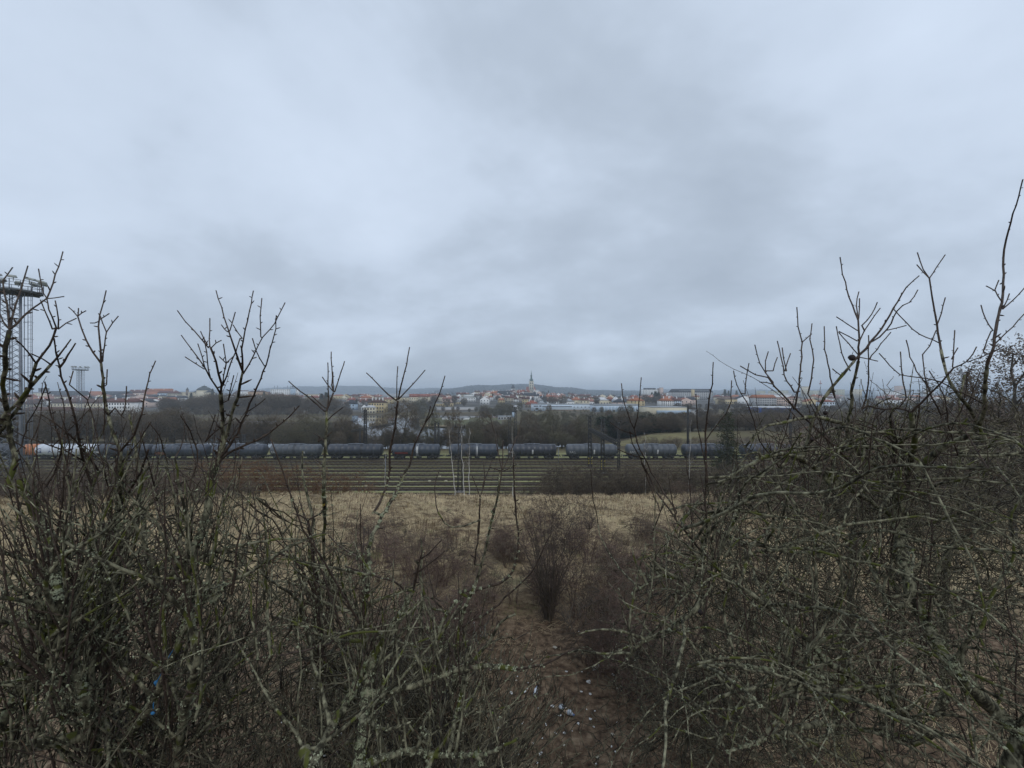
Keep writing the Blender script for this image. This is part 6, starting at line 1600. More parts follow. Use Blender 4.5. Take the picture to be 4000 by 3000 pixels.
# ------------------------------------------------------------------ the near trees, branch by branch
SPACE = {'A': (1.6592, 0, 900), 'B': (2.765, 700, 1400), 'C': (2.765, 1400, 1400), 'D': (2.765, 2000, 1400), 'R': (1.3273, 2500, 650),
         'S': (1.3825, 2400, 1800), 'T': (1.3823, 0, 1800), 'U': (1.3829, 1000, 1800), 'Z': (1, 0, 0)}
TREES = {
 'left_edge': dict(D=2.3, base=(-3.2, 2.0), label='mossy grey tree with forked shoots at the left edge, before the floodlight tower', tr="""
A 34 26: 50,1659 90,1500 75,1340 40,1130 18,1010 28,900 40,760 62,650
A 16 6: 62,650 75,570 120,430 160,300 181,230
A 14 6: 62,640 45,480 25,400 20,330 50,285 82,240
A 13 7: 45,625 20,590 0,540
A 17 9: 70,635 140,570 210,510 305,440
A 11 5: 305,440 345,340 380,240 408,138
A 8 5: 305,442 350,438 415,428
A 8 5: 303,440 285,400 262,320 250,250
A 28 18: 0,1250 40,1190 100,1130 170,1050 250,960 330,870
A 16 7: 330,870 370,820 420,760 460,705
A 16 8: 385,890 440,810 490,730
A 24 16: -20,1330 60,1230 140,1120 190,1030 205,960 235,860
A 16 12: 235,860 270,810 320,740 345,690 365,630
A 11 5: 365,630 335,560 310,470 303,440
A 10 5: 340,640 320,580 290,520 262,450
A 10 5: 378,628 375,540 358,455
A 9 5: 378,640 430,600 495,570
A 13 7: 225,850 190,800 140,740 85,690
A 12 8: 330,870 280,835 205,800
A 18 9: 600,1659 555,1540 520,1400 500,1260 470,1150 430,1040 400,950 385,880 365,790 350,700
A 9 6: 140,1400 180,1250 240,1150 300,1000
A 12 6: 560,1500 400,1420 280,1380 150,1330 90,1300
A 14 6: 300,1659 380,1500 400,1380 370,1300 330,1190 310,1060 290,980
A 16 6: 640,1560 520,1400 420,1300 330,1230 260,1190
T 58 44: 520,1659 460,1300 380,1050 310,750 270,450 200,300 110,100
T 50 30: -60,1500 0,1440 200,1050 320,900
T 22 10: 350,560 400,490 600,360 750,290 880,170
T 14 8: 390,480 380,200 370,120
"""),
 'left_mid': dict(D=2.6, base=(-2.6, 2.6), label='slim dark tree with knobby spurs, second from the left edge', tr="""
A 26 18: 790,1659 790,1500 780,1430 740,1330 710,1240 690,1150 675,1060 665,960 655,860
A 14 6: 655,860 657,780 648,700 640,620 648,550 670,470 688,390
A 8 5: 640,590 615,600 585,600
A 8 5: 645,578 675,560 708,538
A 11 7: 665,850 675,750 690,660
A 8 5: 690,660 730,600 768,555
A 8 4: 690,660 665,600 650,555
A 14 8: 650,855 600,790 560,710 530,640 505,560
A 8 5: 505,560 470,520 445,498
A 7 5: 505,555 508,530 509,505
A 7 5: 505,555 530,535 558,520
A 17 6: 780,1430 840,1360 890,1280 915,1200 930,1110 950,1030 975,930 1008,845
A 10 7: 745,1150 790,1200 815,1100 820,1010
A 7 5: 690,1000 695,900
A 9 5: 700,1659 650,1450 620,1300 590,1180 565,1095
A 6 4: 450,1000 475,910
T 40 26: 480,1050 540,800 600,500 640,250 650,0
A 10 5: 790,1500 860,1420 910,1350 980,1240
A 10 5: 1000,1659 960,1500 930,1380 905,1300
T 16 8: 640,250 760,60 800,-60
T 14 6: 610,480 700,330 860,200 
"""),
 'left_fork': dict(D=2.7, base=(-1.9, 3.0), label='many-shooted fork standing highest between the left edge and the middle', tr="""
A 34 24: 1360,1659 1410,1500 1440,1400 1445,1280 1440,1180 1430,1060
A 18 13: 1430,1060 1435,1000 1420,930 1400,850 1365,760
A 11 5: 1350,760 1310,710 1260,650 1200,590 1150,520
A 8 5: 1360,750 1360,650 1360,570
A 8 5: 1345,740 1320,700 1300,655
A 8 5: 1370,760 1400,730 1435,712
A 14 6: 1430,1060 1405,1020 1370,960 1325,890 1290,840 1240,770 1175,680
A 8 5: 1325,900 1270,865 1200,820
A 8 5: 1330,900 1310,820 1282,735
A 9 5: 1365,960 1350,900 1330,740 1320,690
A 12 5: 1440,1010 1470,940 1500,850 1530,780 1555,700
A 7 5: 1460,900 1465,860 1448,735
A 6 4: 1465,860 1445,840 1422,818
A 8 5: 1445,990 1465,860 1520,810
A 17 6: 1575,920 1550,850 1520,770 1490,690 1470,620 1430,500 1400,390
A 7 5: 1490,650 1505,600 1525,530
A 6 4: 1475,658 1455,640 1435,612
A 24 18: 1400,1520 1440,1440 1470,1320 1500,1200 1540,1080 1555,1000 1572,920
A 15 6: 1572,920 1570,820 1575,720 1590,640 1615,520 1642,392
A 7 5: 1570,700 1540,660 1510,612
A 13 7: 1575,930 1610,870 1650,790 1700,695
A 8 5: 1700,695 1750,640 1800,560 1848,468
A 8 5: 1690,690 1688,560 1697,440
A 20 6: 1400,1500 1470,1420 1540,1310 1590,1200 1620,1120 1660,1030 1690,960 1720,870 1750,770 1780,680 1790,550
A 7 4: 1715,880 1660,780 1636,700
A 10 6: 1480,1100 1490,1040 1515,940
A 22 8: 1360,1659 1430,1490 1500,1430 1600,1390 1700,1340 1800,1270 1880,1200 1940,1135
A 12 5: 1330,1370 1400,1300 1460,1260 1520,1220
A 9 5: 1330,1370 1370,1280 1395,1195
A 9 5: 1610,1170 1660,1140 1720,1090
T 46 34: 950,1659 1000,1350 1060,1080 1040,900 1010,650 1060,450 1120,250 1150,20
T 46 26: 600,1600 750,1420 850,1250 940,1050 1000,900 1100,760 1180,700
T 24 14: 1150,760 1250,650 1350,600 1500,500 1700,400
T 20 10: 1010,650 990,550 975,400 975,250
T 16 10: 640,950 760,850 830,720 900,640
A 12 5: 1230,1659 1280,1480 1250,1350 1210,1260 1170,1200
A 10 5: 1100,1659 1080,1500 1030,1330 960,1240
"""),
 'sapling_b': dict(D=3.0, base=(-1.4, 3.3), label='straight sapling with a candelabra top left of the bright water', tr="""
B 26 20: 1560,1659 1565,1150 1575,1000 1585,850 1595,700 1590,570
B 14 7: 1570,570 1450,470 1300,350 1180,245
B 10 6: 1570,530 1500,470 1425,400
B 11 6: 1605,500 1610,250 1605,45
B 17 12: 1590,570 1605,530 1640,440 1665,370
B 11 6: 1665,360 1650,200 1640,0 1642,-72
B 8 5: 1665,360 1600,280 1545,200
B 8 5: 1668,360 1662,250 1660,145
B 10 6: 1680,360 1720,230 1775,70 1785,30
B 11 6: 1600,670 1660,610 1775,525
B 12 6: 1575,900 1520,850 1460,810
B 10 6: 1560,1160 1510,1120 1460,1088
B 9 5: 1500,900 1570,860 1650,795
U 20 16: 560,870 520,780 430,670 370,550 370,300 365,0
U 12 7: 280,320 340,290 380,260
U 10 6: 280,320 240,295 200,285
U 15 12: 380,1100 345,950 340,700 310,520 280,320
"""),
 'sapling_c': dict(D=3.0, base=(-0.9, 3.4), label='two-stemmed sapling with spread top just left of the church', tr="""
C 19 16: 170,1659 230,1560 300,1380 330,1200 345,960 375,860 395,760 405,620 425,460
C 13 6: 410,455 330,390 250,315 150,215 85,155
C 10 6: 415,440 410,300 425,85
C 13 6: 430,440 480,220 530,0 553,-122
C 12 6: 430,445 500,380 590,280 722,125
C 20 13: 300,1659 400,1460 470,1300 540,1160 590,1000 640,860 720,700
C 13 7: 720,700 790,600 840,470 900,310 935,190
C 9 7: 720,690 760,600 780,510
C 7 5: 610,905 600,890 590,880
U 22 14: 560,870 600,700 610,480 650,360 700,260 780,120 820,30
U 12 8: 580,560 550,520 470,480 390,400
U 11 8: 580,560 580,460 585,360
"""),
 'sapling_d': dict(D=3.2, base=(-0.3, 3.6), label='thin forked saplings before the birches and the railway', tr="""
C 15 11: 1440,1659 1480,1600 1530,1350 1550,1200
C 9 5: 1550,1200 1530,1100 1490,900 1450,740 1420,610
C 9 6: 1552,1180 1555,1050 1562,880
C 9 6: 1560,1200 1600,1120 1680,920 1750,745
C 7 5: 1545,1220 1480,1190 1420,1175
C 8 5: 1560,1220 1640,1180 1715,1142
C 12 9: 1300,1900 1312,1659 1315,1500
C 8 5: 1315,1500 1280,1400 1230,1270
C 8 5: 1320,1480 1370,1300 1445,1100
C 7 5: 1340,1400 1365,1240 1350,1120
C 7 5: 1690,1659 1680,1500 1678,1400
C 10 6: 860,1659 830,1500 840,1300 880,1200
U 20 10: 1060,1300 1100,900 1190,650 1240,480 1290,250 1320,60
U 16 9: 1100,712 1180,700 1340,650 1400,560 1420,450 1405,300 1395,100 1390,-20
U 10 6: 1180,560 1200,400 1210,200
U 14 6: 1000,1000 1100,900 1250,820 1400,690 1490,600 1550,480 1600,380
"""),
 'lichen_limb': dict(D=2.3, base=(-1.3, 2.1), label='lichen-crusted tree with long low limbs reaching right at the bottom', tr="""
U 38 24: 590,1262 700,1248 850,1215 950,1180 1060,1140 1150,1120 1250,1110 1400,1125
U 15 9: 1400,1125 1550,1100 1650,1050 1720,1015
U 22 10: 1060,1140 1180,1070 1260,980 1320,870 1400,830
U 40 24: 560,1659 700,1600 850,1570 1000,1590 1200,1590
U 22 12: 1200,1590 1300,1560 1420,1500
U 30 18: 1200,1590 1215,1640 1225,1700
U 48 28: 540,1700 600,1250 640,1050 720,920 800,790 850,700
U 16 8: 850,700 880,560 900,480
U 20 8: 650,960 570,975 460,972 350,940 200,870 120,840
U 14 7: 400,990 200,1040 10,1065
U 14 8: 800,700 740,650 600,610 480,570
U 12 7: 850,610 950,550 1020,485
U 12 7: 860,540 930,500 1005,425
U 56 30: 300,1659 400,1450 520,1250 590,1100
U 20 12: 260,1560 220,1480 150,1400
U 24 14: 930,1659 940,1300 945,1100 1000,900 1080,760
U 24 12: 1060,1500 1100,1300 1150,1100
"""),
 'tangle': dict(D=3.1, base=(3.7, 3.4), label='large old tree with a dense tangle of arching branches at the right', tr="""
S 74 56: 2212,1500 1900,1200 1750,1000 1620,750 1540,400 1530,100
S 40 26: 1700,1480 1500,1320 1300,1180 1150,1080 1050,970 900,850 730,710
S 18 13: 730,710 640,650 570,590
S 14 7: 570,600 400,400 250,200 150,10
S 13 8: 570,590 510,400 490,200 500,20
S 26 14: 1530,330 1420,240 1300,170 1170,80 1050,20
S 30 16: 1230,1170 1000,1150 700,1110 400,1110
S 26 14: 1240,1190 900,1210 650,1250 450,1330 
S 24 12: 1080,1050 1000,1200 800,1310 740,1340
S 30 12: 1600,1520 1500,1480 1300,1440 1130,1420
S 22 10: 1200,1420 1130,1490 1050,1560
S 24 10: 850,1490 720,1540 610,1570
S 24 9: 440,800 300,910 170,960 70,1070
S 16 8: 470,760 400,680 350,640 250,620 180,660 100,720
S 22 12: 1500,800 1420,650 1350,480 1330,430
S 20 8: 1110,490 1000,495 800,465 700,440 560,380
S 16 8: 1110,520 1200,400 1260,400
R 16 5: 345,1659 345,1560 340,1420 350,1290 372,1130 380,1015
R 7 4: 345,1415 420,1310 465,1250 475,1110
R 8 4: 340,1560 330,1500 300,1350 290,1180
R 9 4: 720,1560 680,1500 620,1420 590,1320 550,1220 500,1130 485,1060
R 17 6: 1150,1600 1060,1500 980,1430 890,1340 820,1270 760,1210 700,1140 660,1095 600,1080 520,1035
R 8 4: 690,1120 650,1070 620,1020 595,925
R 7 4: 650,1060 650,1010 665,960
R 7 4: 690,1060 700,1020 712,990
R 7 4: 545,1180 550,1100 565,1020
R 7 4: 690,1130 655,1120 620,1118
R 9 4: 800,1170 760,1110 735,1000 712,905
R 7 4: 760,1060 745,1000 737,940
R 7 4: 750,1060 765,1010 780,970
R 11 4: 800,1260 820,1170 835,1030 840,915 822,830 813,730
R 9 4: 870,1180 890,1100 900,1000 885,900 892,815
R 6 4: 840,912 865,890 890,868
R 9 4: 1010,1200 980,1060 960,950 955,830
R 7 5: 1090,1060 1060,1010 1035,920 1018,830
R 5 4: 1050,1090 1020,1068 998,1050
R 22 15: 850,1500 870,1430 890,1320 940,1230 1000,1140 1110,1010
R 16 5: 1110,1010 1170,940 1250,840 1315,735 1380,630 1447,567
R 10 4: 1200,910 1280,850 1330,750 1400,705 1440,640
R 7 4: 1280,850 1330,838 1380,825
R 7 4: 1200,980 1250,920 1300,860
R 24 13: 1230,1560 1140,1480 1080,1400 1085,1290 1100,1210 1115,1100 1132,1010
R 12 5: 1132,1010 1135,900 1130,800 1100,720 1060,600 1037,470
R 7 4: 1130,800 1120,720 1135,650
R 6 4: 1135,780 1138,730 1138,685
R 8 5: 1140,900 1190,810 1245,735
R 8 5: 1150,825 1200,770 1230,705
R 7 4: 1125,850 1080,820 1018,780
R 7 4: 1125,905 1080,880 1030,855
R 7 4: 1130,975 1080,920 1030,860
R 9 4: 1150,1260 1180,1160 1187,1000 1185,875
R 6 4: 1140,990 1190,1000 1232,1010
R 36 26: 1380,1700 1400,1580 1425,1430 1412,1350 1408,1275
R 14 8: 1408,1275 1340,1250 1270,1262 1180,1240
R 10 5: 1270,1262 1230,1300 1200,1330 1100,1310
R 14 9: 1408,1275 1480,1200 1560,1120 1625,1045
R 9 5: 1625,1045 1700,1010 1745,935
R 7 4: 1700,1015 1800,975 1890,930
R 7 4: 1620,1040 1626,950 1632,850
R 6 4: 1615,1000 1630,970 1648,940
R 20 13: 1800,1430 1740,1320 1700,1240 1640,1170 1590,1080 1560,950
R 12 7: 1560,950 1540,820 1515,680 1500,580
R 6 4: 1500,580 1470,540 1438,447
R 6 4: 1500,580 1470,550 1435,510
R 6 4: 1500,580 1540,520 1582,458
R 6 4: 1545,810 1560,760 1583,680
R 6 4: 1550,915 1450,870 1380,810 1315,740
R 9 5: 1560,1290 1500,1160 1475,1080 1465,975
R 7 4: 1465,975 1500,930 1535,850
R 40 17: 1400,1590 1500,1510 1600,1440 1700,1390 1760,1340 1785,1270 1790,1150 1800,1030
R 17 6: 1800,1030 1830,930 1850,800 1878,700 1882,600 1890,430 1910,330 1950,200 1985,68
R 6 4: 1875,700 1840,640 1860,590
R 6 4: 1840,645 1815,630 1795,620
R 8 5: 1880,740 1930,700 1995,628
R 6 4: 1885,730 1905,690 1915,660
R 6 4: 1830,850 1790,790 1768,720
R 8 5: 1840,920 1900,860 1995,762
R 6 4: 1780,960 1800,900 1820,855
R 9 4: 1780,1230 1640,1160 1560,1120 1450,1095 1350,1080 1240,970
R 7 4: 1500,1160 1420,1030 1380,900
R 8 4: 1380,1200 1360,1080 1350,960
R 30 12: 1200,1400 1100,1350 1000,1320 900,1295 800,1320 650,1350 540,1460
R 34 16: 1000,1659 940,1590 860,1530 770,1495 660,1500 540,1560 400,1659
R 14 6: 1400,1500 1280,1400 1160,1340 1060,1330
R 10 4: 1300,1620 1330,1450 1310,1350 1290,1240
R 9 4: 1650,1500 1600,1350 1580,1200 1500,1060
R 9 4: 1000,1500 960,1400 930,1290 870,1180
D 14 8: 1780,1659 1700,1520 1600,1380 1500,1220 1420,1060 1350,900 1320,760
D 9 5: 1320,760 1250,600 1200,420 1182,270
D 8 5: 1320,760 1350,640 1370,480 1397,205
D 9 5: 1310,820 1170,770 1060,690
D 10 5: 1600,1659 1540,1500 1470,1300 1380,1080 1300,920 1270,790
D 9 4: 1420,1080 1350,1060 1230,1020 1140,980
D 8 4: 930,1800 900,1620 870,1440 850,1200
"""),
}
def to_px(sp, x, y):
    s, ox, oy = SPACE[sp]; return ox + x / s, oy + y / s
def smooth_line(pts, step):
    """Catmull-Rom through the points (px,py,w)"""
    P_ = [np.array(p, float) for p in pts]
    P_ = [2 * P_[0] - P_[1]] + P_ + [2 * P_[-1] - P_[-2]]
    out = []
    for i in range(1, len(P_) - 2):
        a, b, c, d = P_[i - 1], P_[i], P_[i + 1], P_[i + 2]
        n = max(1, int(np.hypot(*(c - b)[:2]) / step))
        for k in range(n):
            t = k / n
            out.append(0.5 * ((2 * b) + (c - a) * t + (2 * a - 5 * b + 4 * c - d) * t * t + (3 * b - 3 * c + d - a) * t ** 3))
    while len(out) > 1 and np.hypot(*(P_[-2] - out[-1])[:2]) < step * 0.5: out.pop()
    out.append(P_[-2])
    return out

def flakes(pts, radii, n, rng, s0, s1):
    """small raised crusts of lichen sitting on the twigs"""
    pts = np.asarray(pts); radii = np.asarray(radii)
    w_ = np.sin(pts[:, 0] * 9.1 + pts[:, 1] * 4.3) * np.sin(pts[:, 2] * 7.7 + pts[:, 0] * 3.1) + 0.6 * np.sin(pts[:, 1] * 13 + pts[:, 2] * 11)
    w_ = np.clip(w_ + 0.15, 0.03, 1) * np.clip(radii / 0.006, 0.35, 3)     # crusts gather in patches on the older bark
    idx = rng.choice(len(pts), n, p=w_ / w_.sum())
    P_ = pts[idx]; R_ = radii[idx]
    o = rng.normal(size=(n, 3)); o /= np.linalg.norm(o, axis=1, keepdims=True)
    o[:, 2] = np.abs(o[:, 2]) * 0.8 + 0.1 * o[:, 2]
    t = np.cross(o, rng.normal(size=(n, 3))); t /= np.linalg.norm(t, axis=1, keepdims=True)
    b = np.cross(o, t)
    s = rng.uniform(s0, s1, (n, 1)) * (0.7 + 0.8 * rng.random((n, 1)) ** 3)
    c = P_ + o * R_[:, None] * 0.9 + rng.normal(size=(n, 3)) * 0.004
    V = np.stack([c - t * s, c + b * s * rng.uniform(0.5, 1, (n, 1)), c + t * s, c - b * s * rng.uniform(0.5, 1, (n, 1)), c + o * s * 0.7], 1).reshape(-1, 3)
    k = np.arange(n) * 5
    T = np.concatenate([np.stack([k + i, k + (i + 1) % 4, k + 4], 1) for i in range(4)])
    return mesh_np('lichen', V, None, T)

ENV = {   # crown volumes filled with twigs: (centre, radii, number)
 'left_edge': [((-4.0, 3.2, 15.1), (2.0, 1.3, 1.8), 1500), ((-2.9, 2.7, 15.9), (1.1, 0.8, 0.9), 450)],
 'left_mid': [((-2.9, 3.7, 15.0), (1.4, 1.2, 1.9), 1050)],
 'left_fork': [((-2.1, 3.3, 14.9), (1.2, 1.0, 1.6), 1000), ((-2.3, 3.1, 16.3), (0.9, 0.6, 0.7), 300)],
 'sapling_b': [((-1.3, 3.9, 14.3), (0.9, 1.0, 1.8), 1000)],
 'sapling_c': [((-0.8, 4.0, 13.9), (0.8, 0.9, 1.7), 1600)],
 'sapling_d': [((-0.1, 4.4, 13.8), (0.8, 0.9, 1.9), 1100)],
 'lichen_limb': [((-1.0, 2.7, 15.0), (1.0, 0.7, 1.2), 1300)],
 'tangle': [((3.2, 3.9, 15.4), (2.0, 1.3, 2.0), 5200), ((4.6, 4.4, 16.1), (2.3, 1.5, 1.8), 4200), ((2.1, 4.0, 14.2), (1.4, 1.2, 1.5), 2500)],
}
ARCH = {'left_edge': (66, -0.04, 0.5, 1.5), 'left_mid': (54, -0.04, 0.5, 1.5), 'left_fork': (54, -0.04, 0.5, 1.5), 'sapling_b': (44, -0.08, 0.4, 1.1), 'sapling_c': (16, -0.06, 0.4, 1.0),
        'sapling_d': (18, -0.07, 0.4, 1.0), 'lichen_limb': (56, -0.02, 0.4, 1.0), 'tangle': (330, 0.07, 0.6, 2.0)}
SKYTW = {'left_edge': 26, 'left_mid': 24, 'left_fork': 18, 'tangle': 150}
UPR = {'left_edge': 60, 'left_mid': 50, 'left_fork': 56, 'sapling_b': 34, 'sapling_c': 22, 'sapling_d': 34, 'lichen_limb': 30, 'tangle': 90}
def spurs(line, rad, rng, dens, out_p, out_r, big=1.0):
    """short knobby side buds along a shoot"""
    acc = rng.uniform(0, dens)
    for i in range(1, len(line)):
        a, b = line[i - 1], line[i]
        L_ = math.dist(a, b); acc += L_
        if acc > dens and i < len(line) - 1:
            acc = rng.uniform(-0.3, 0.3) * dens
            d = Vector(b) - Vector(a)
            if d.length < 1e-5: continue
            d.normalize(); o = Vector(rng.normal(size=3)); o -= o.project(d)
            if o.length < 1e-3: continue
            o.normalize()
            l = rng.uniform(0.008, 0.020) if rad[i] < 0.007 or rng.random() < 0.6 else rng.uniform(0.02, 0.055)
            q = Vector(b) + o * (rad[i] * 0.5); dr = (o + d * 0.7).normalized()
            e1 = q + dr * l * 0.6; e2 = q + dr * l
            l *= big; e1 = q + dr * l * 0.6; e2 = q + dr * l
            r_ = max(0.0018, min(0.004, rad[i] * 0.55)) * (0.7 + 0.45 * big)
            out_p.append([tuple(q), tuple(e1), tuple(e2)]); out_r.append([r_, r_ * 1.2, r_ * 0.5])

def room(p, slack=0.0):
    """the crowns leave the view over the slope open: allowed space for free-growing twigs"""
    u = p[0] / p[1]; v = (CAMZ - p[2]) / p[1]
    return v > np.interp(u, [-1.4, -0.9, -0.62, -0.50, -0.30, -0.10, 0.02, 0.14, 0.26, 0.40, 0.62, 0.9, 1.4], [0.10, 0.17, 0.22, 0.32, 0.46, 0.58, 0.64, 0.66, 0.50, 0.30, 0.13, 0.02, 0.0]) + slack
WF = {'A': 0.50, 'B': 0.47, 'C': 0.48, 'D': 0.50, 'R': 0.62, 'S': 0.70, 'T': 0.68, 'U': 0.68, 'Z': 1.0}   # widths were read in enlarged views
def near_tree(name, spec, seed):
    rng = np.random.default_rng(seed)
    D = spec['D']; ph = rng.uniform(0, 6.28, 3)
    def dep(px, py): return D * (1 + 0.09 * math.sin(px / 210 + ph[0]) + 0.07 * math.sin(py / 180 + ph[1]) + 0.03 * math.sin((px + py) / 90 + ph[2]))
    thickP, thickR, shootP, shootR, spP, spR = [], [], [], [], [], []
    nodes = []; lich_p, lich_r = [], []
    heads = []
    for ln in spec['tr'].strip().splitlines():
        hd, body = ln.split(':'); sp, w0, w1 = hd.split(); wf = WF[sp]; w0, w1 = max(4.2, float(w0) * wf), max(3.4, float(w1) * wf)
        q = [to_px(sp, *[float(v) for v in t.split(',')]) for t in body.split()]
        q = [(a, b, w0 + (w1 - w0) * k / (len(q) - 1)) for k, (a, b) in enumerate(q)]
        sm = smooth_line(q, 26)
        line, rad = [], []
        amp = 1.6 if w0 < 14 else 2.5
        for k, (a, b, w) in enumerate(sm):
            if 0 < k < len(sm) - 2: a += rng.normal() * amp; b += rng.normal() * amp
            d = dep(a, b); line.append(tuple(P(a, b, d))); rad.append(0.5 * w * d / F * (1 + 0.10 * rng.normal() * (w > 8)))
        rad[-1] = rad[-1] * (1.2 if w1 < 9 else 1.0)
        (thickP if w0 > 11 else shootP).append(line); (thickR if w0 > 11 else shootR).append(rad)
        heads.append((line[0], rad[0], line))
        spurs(line, rad, rng, 0.034 if name.startswith('left') else 0.045, spP, spR, 1.5 if name.startswith('left') else 0.9)
        for p, r_ in zip(line, rad):
            nodes.append(p)
            n_l = int(r_ * 1500) if r_ > 0.006 else 0
            lich_p += [p] * (1 + n_l); lich_r += [r_] * (1 + n_l)
    # stem from the ground to the lowest limb ends; limb feet join the stem
    bx, by = spec['base']; g = H(bx, by)
    low = sorted(heads, key=lambda h: h[0][2])
    main = max(low[:max(3, len(low) // 3)], key=lambda h: h[1])
    tip = Vector(main[0]); b0 = Vector((bx, by, g - 0.2))
    st = []; m = 12
    for k in range(m):
        t = k / (m - 1); q = b0.lerp(tip, t); q.x = bx + (tip.x - bx) * t ** 1.6; q.y = by + (tip.y - by) * t ** 1.6
        if 0 < k < m - 1: q += Vector(rng.normal(size=3)) * 0.02
        st.append(tuple(q))
    R0 = max(0.05, main[1] * 1.6)
    trunkP = [st]; trunkR = [[R0 + (main[1] - R0) * k / (m - 1) for k in range(m)]]
    nodes += st[1:]
    # join every limb whose foot touches nothing
    allp = [(p, i) for i, h in enumerate(heads) for p in h[2]]
    kd = kdtree.KDTree(len(allp) + m)
    for k, (p, i) in enumerate(allp): kd.insert(p, k)
    for k, p in enumerate(st): kd.insert(p, len(allp) + k)
    kd.balance()
    for i, (foot, r_, line) in enumerate(heads):
        if foot == main[0]: continue
        best = None
        for co, k, dist in kd.find_n(foot, 60):
            if k < len(allp) and allp[k][1] == i: continue
            best = (co, dist); break
        if best and best[1] < 0.25:
            if best[1] > 0.004:
                mid = Vector(foot).lerp(Vector(best[0]), 0.5); (thickP if r_ > 0.007 else shootP).append([tuple(best[0]), tuple(mid), tuple(foot)]); (thickR if r_ > 0.007 else shootR).append([r_ * 1.1, r_ * 1.05, r_])
            continue
        f = Vector(foot); tgt = None
        for p in st + [p for p, j in allp if j != i]:
            if p[2] < f.z - 0.12:
                dd = (Vector(p) - f).length
                if tgt is None or dd < tgt[0]: tgt = (dd, Vector(p))
        if tgt is None: tgt = (0, b0.lerp(tip, 0.6))
        dr = (f - Vector(line[min(2, len(line) - 1)])).normalized()
        L_ = (tgt[1] - f).length; n = max(4, int(L_ / 0.09)); c1 = f + dr * L_ * 0.45
        path = []
        for k in range(n + 1):
            t = k / n; q = (1 - t) ** 2 * f + 2 * t * (1 - t) * c1 + t * t * tgt[1]
            path.append(tuple(q + Vector(rng.normal(size=3)) * 0.006 * (0 < k < n)))
        thickP.append(path[::-1]); thickR.append([(r_ * 1.35 - r_ * 0.35 * k / n) for k in range(n + 1)])
        nodes += path; lich_p += path * 3; lich_r += [r_] * (3 * len(path))
    # long bending branches of the crown
    nA, droop, la, lb = ARCH[name]
    low_nodes = [p for p in nodes if p[2] < CAMZ - (0.12 if name == 'tangle' else 0.42) * p[1] and p[2] > CAMZ - 1.25 * p[1]]
    for _ in range(nA):
        s0 = Vector(low_nodes[rng.integers(len(low_nodes))])
        d = Vector((rng.normal(), rng.normal() * 0.7, abs(rng.normal()) * 0.6 + (0.5 if droop < 0 else 0.15))).normalized()
        L_ = rng.uniform(la, lb); n = max(5, int(L_ / 0.07)); path = [tuple(s0)]; q = s0.copy()
        for k in range(n):
            d = (d + Vector(rng.normal(size=3)) * 0.13 + Vector((0, 0, -droop * (0.4 + k / n)))).normalized()
            q = q + d * (L_ / n)
            if q.y < 1.25: q.y = 1.25
            if not room(q, rng.normal() * 0.03): break
            path.append(tuple(q))
        n = len(path) - 1
        if n < 3: continue
        r0 = 0.0042 + 0.0095 * rng.random() ** 1.7
        rad = [r0 * (1 - 0.68 * k / n) for k in range(n + 1)]
        thickP.append(path); thickR.append(rad); spurs(path, rad, rng, 0.07, thickP, thickR)
        for p, r_ in zip(path, rad):
            nodes.append(p); lich_p += [p] * 3; lich_r += [r_] * 3
    # long upright shoots rising through the crown
    for _ in range(UPR.get(name, 0)):
        s0 = Vector(low_nodes[rng.integers(len(low_nodes))]); s0.z -= rng.uniform(0.0, 0.5); d = Vector((rng.normal() * 0.28, rng.normal() * 0.2, 1.0)).normalized()
        L_ = rng.uniform(0.6, 2.3); n = max(6, int(L_ / 0.08)); path = [tuple(s0)]; q = s0.copy(); lim = rng.uniform(-0.12, 0.12)
        for k in range(n):
            d = (d + Vector(rng.normal(size=3)) * 0.06 + Vector((0, 0, 0.03))).normalized()
            q = q + d * (L_ / n)
            if not room(q, lim): break
            path.append(tuple(q))
        n = len(path) - 1
        if n < 4: continue
        r0 = rng.uniform(0.0035, 0.0085); rad = [r0 * (1 - 0.65 * k / n) for k in range(n + 1)]
        if rng.random() < 0.5:
            thickP.append(path); thickR.append(rad); spurs(path, rad, rng, 0.045, thickP, thickR, 1.3)
        else:
            shootP.append(path); shootR.append(rad); spurs(path, rad, rng, 0.045, spP, spR, 1.3)
        lich_p += path * 2; lich_r += rad * 2
        for k in range(2, n, 3):
            if rng.random() < 0.5:
                a = Vector(path[k]); dd = (Vector(rng.normal(size=3)) * 0.6 + Vector((0, 0, 0.9))).normalized(); l = rng.uniform(0.08, 0.3)
                sh = [tuple(a), tuple(a + dd * l * 0.5 + Vector((0, 0, 0.01))), tuple(a + dd * l + Vector((0, 0, 0.04)))]; shootP.append(sh); shootR.append([rad[k] * 0.6, rad[k] * 0.5, 0.0016]); spurs(sh, [rad[k] * 0.6, rad[k] * 0.5, 0.0018], rng, 0.05, spP, spR)
        nodes += path[::2]
    # fine bare shoots standing against the sky
    hi = [p for p in nodes if -0.02 < (CAMZ - p[2]) / p[1] < 0.30 and abs(p[0] / p[1]) > (0.62 if name == 'tangle' else 0.42)]
    for _ in range(SKYTW.get(name, 0) if hi else 0):
        s0 = Vector(hi[rng.integers(len(hi))]); d = Vector((rng.normal() * 0.5, rng.normal() * 0.35, 1.0)).normalized(); L_ = rng.uniform(0.2, 0.75); n = max(4, int(L_ / 0.06))
        path = [tuple(s0)]; q = s0.copy(); lim = rng.uniform(-0.16, 0.10)
        for k in range(n):
            d = (d + Vector(rng.normal(size=3)) * 0.10 + Vector((0, 0, 0.04))).normalized(); q = q + d * (L_ / n)
            if (CAMZ - q.z) / q.y < lim or q.y < 1.2: break
            path.append(tuple(q))
        n = len(path) - 1
        if n < 3: continue
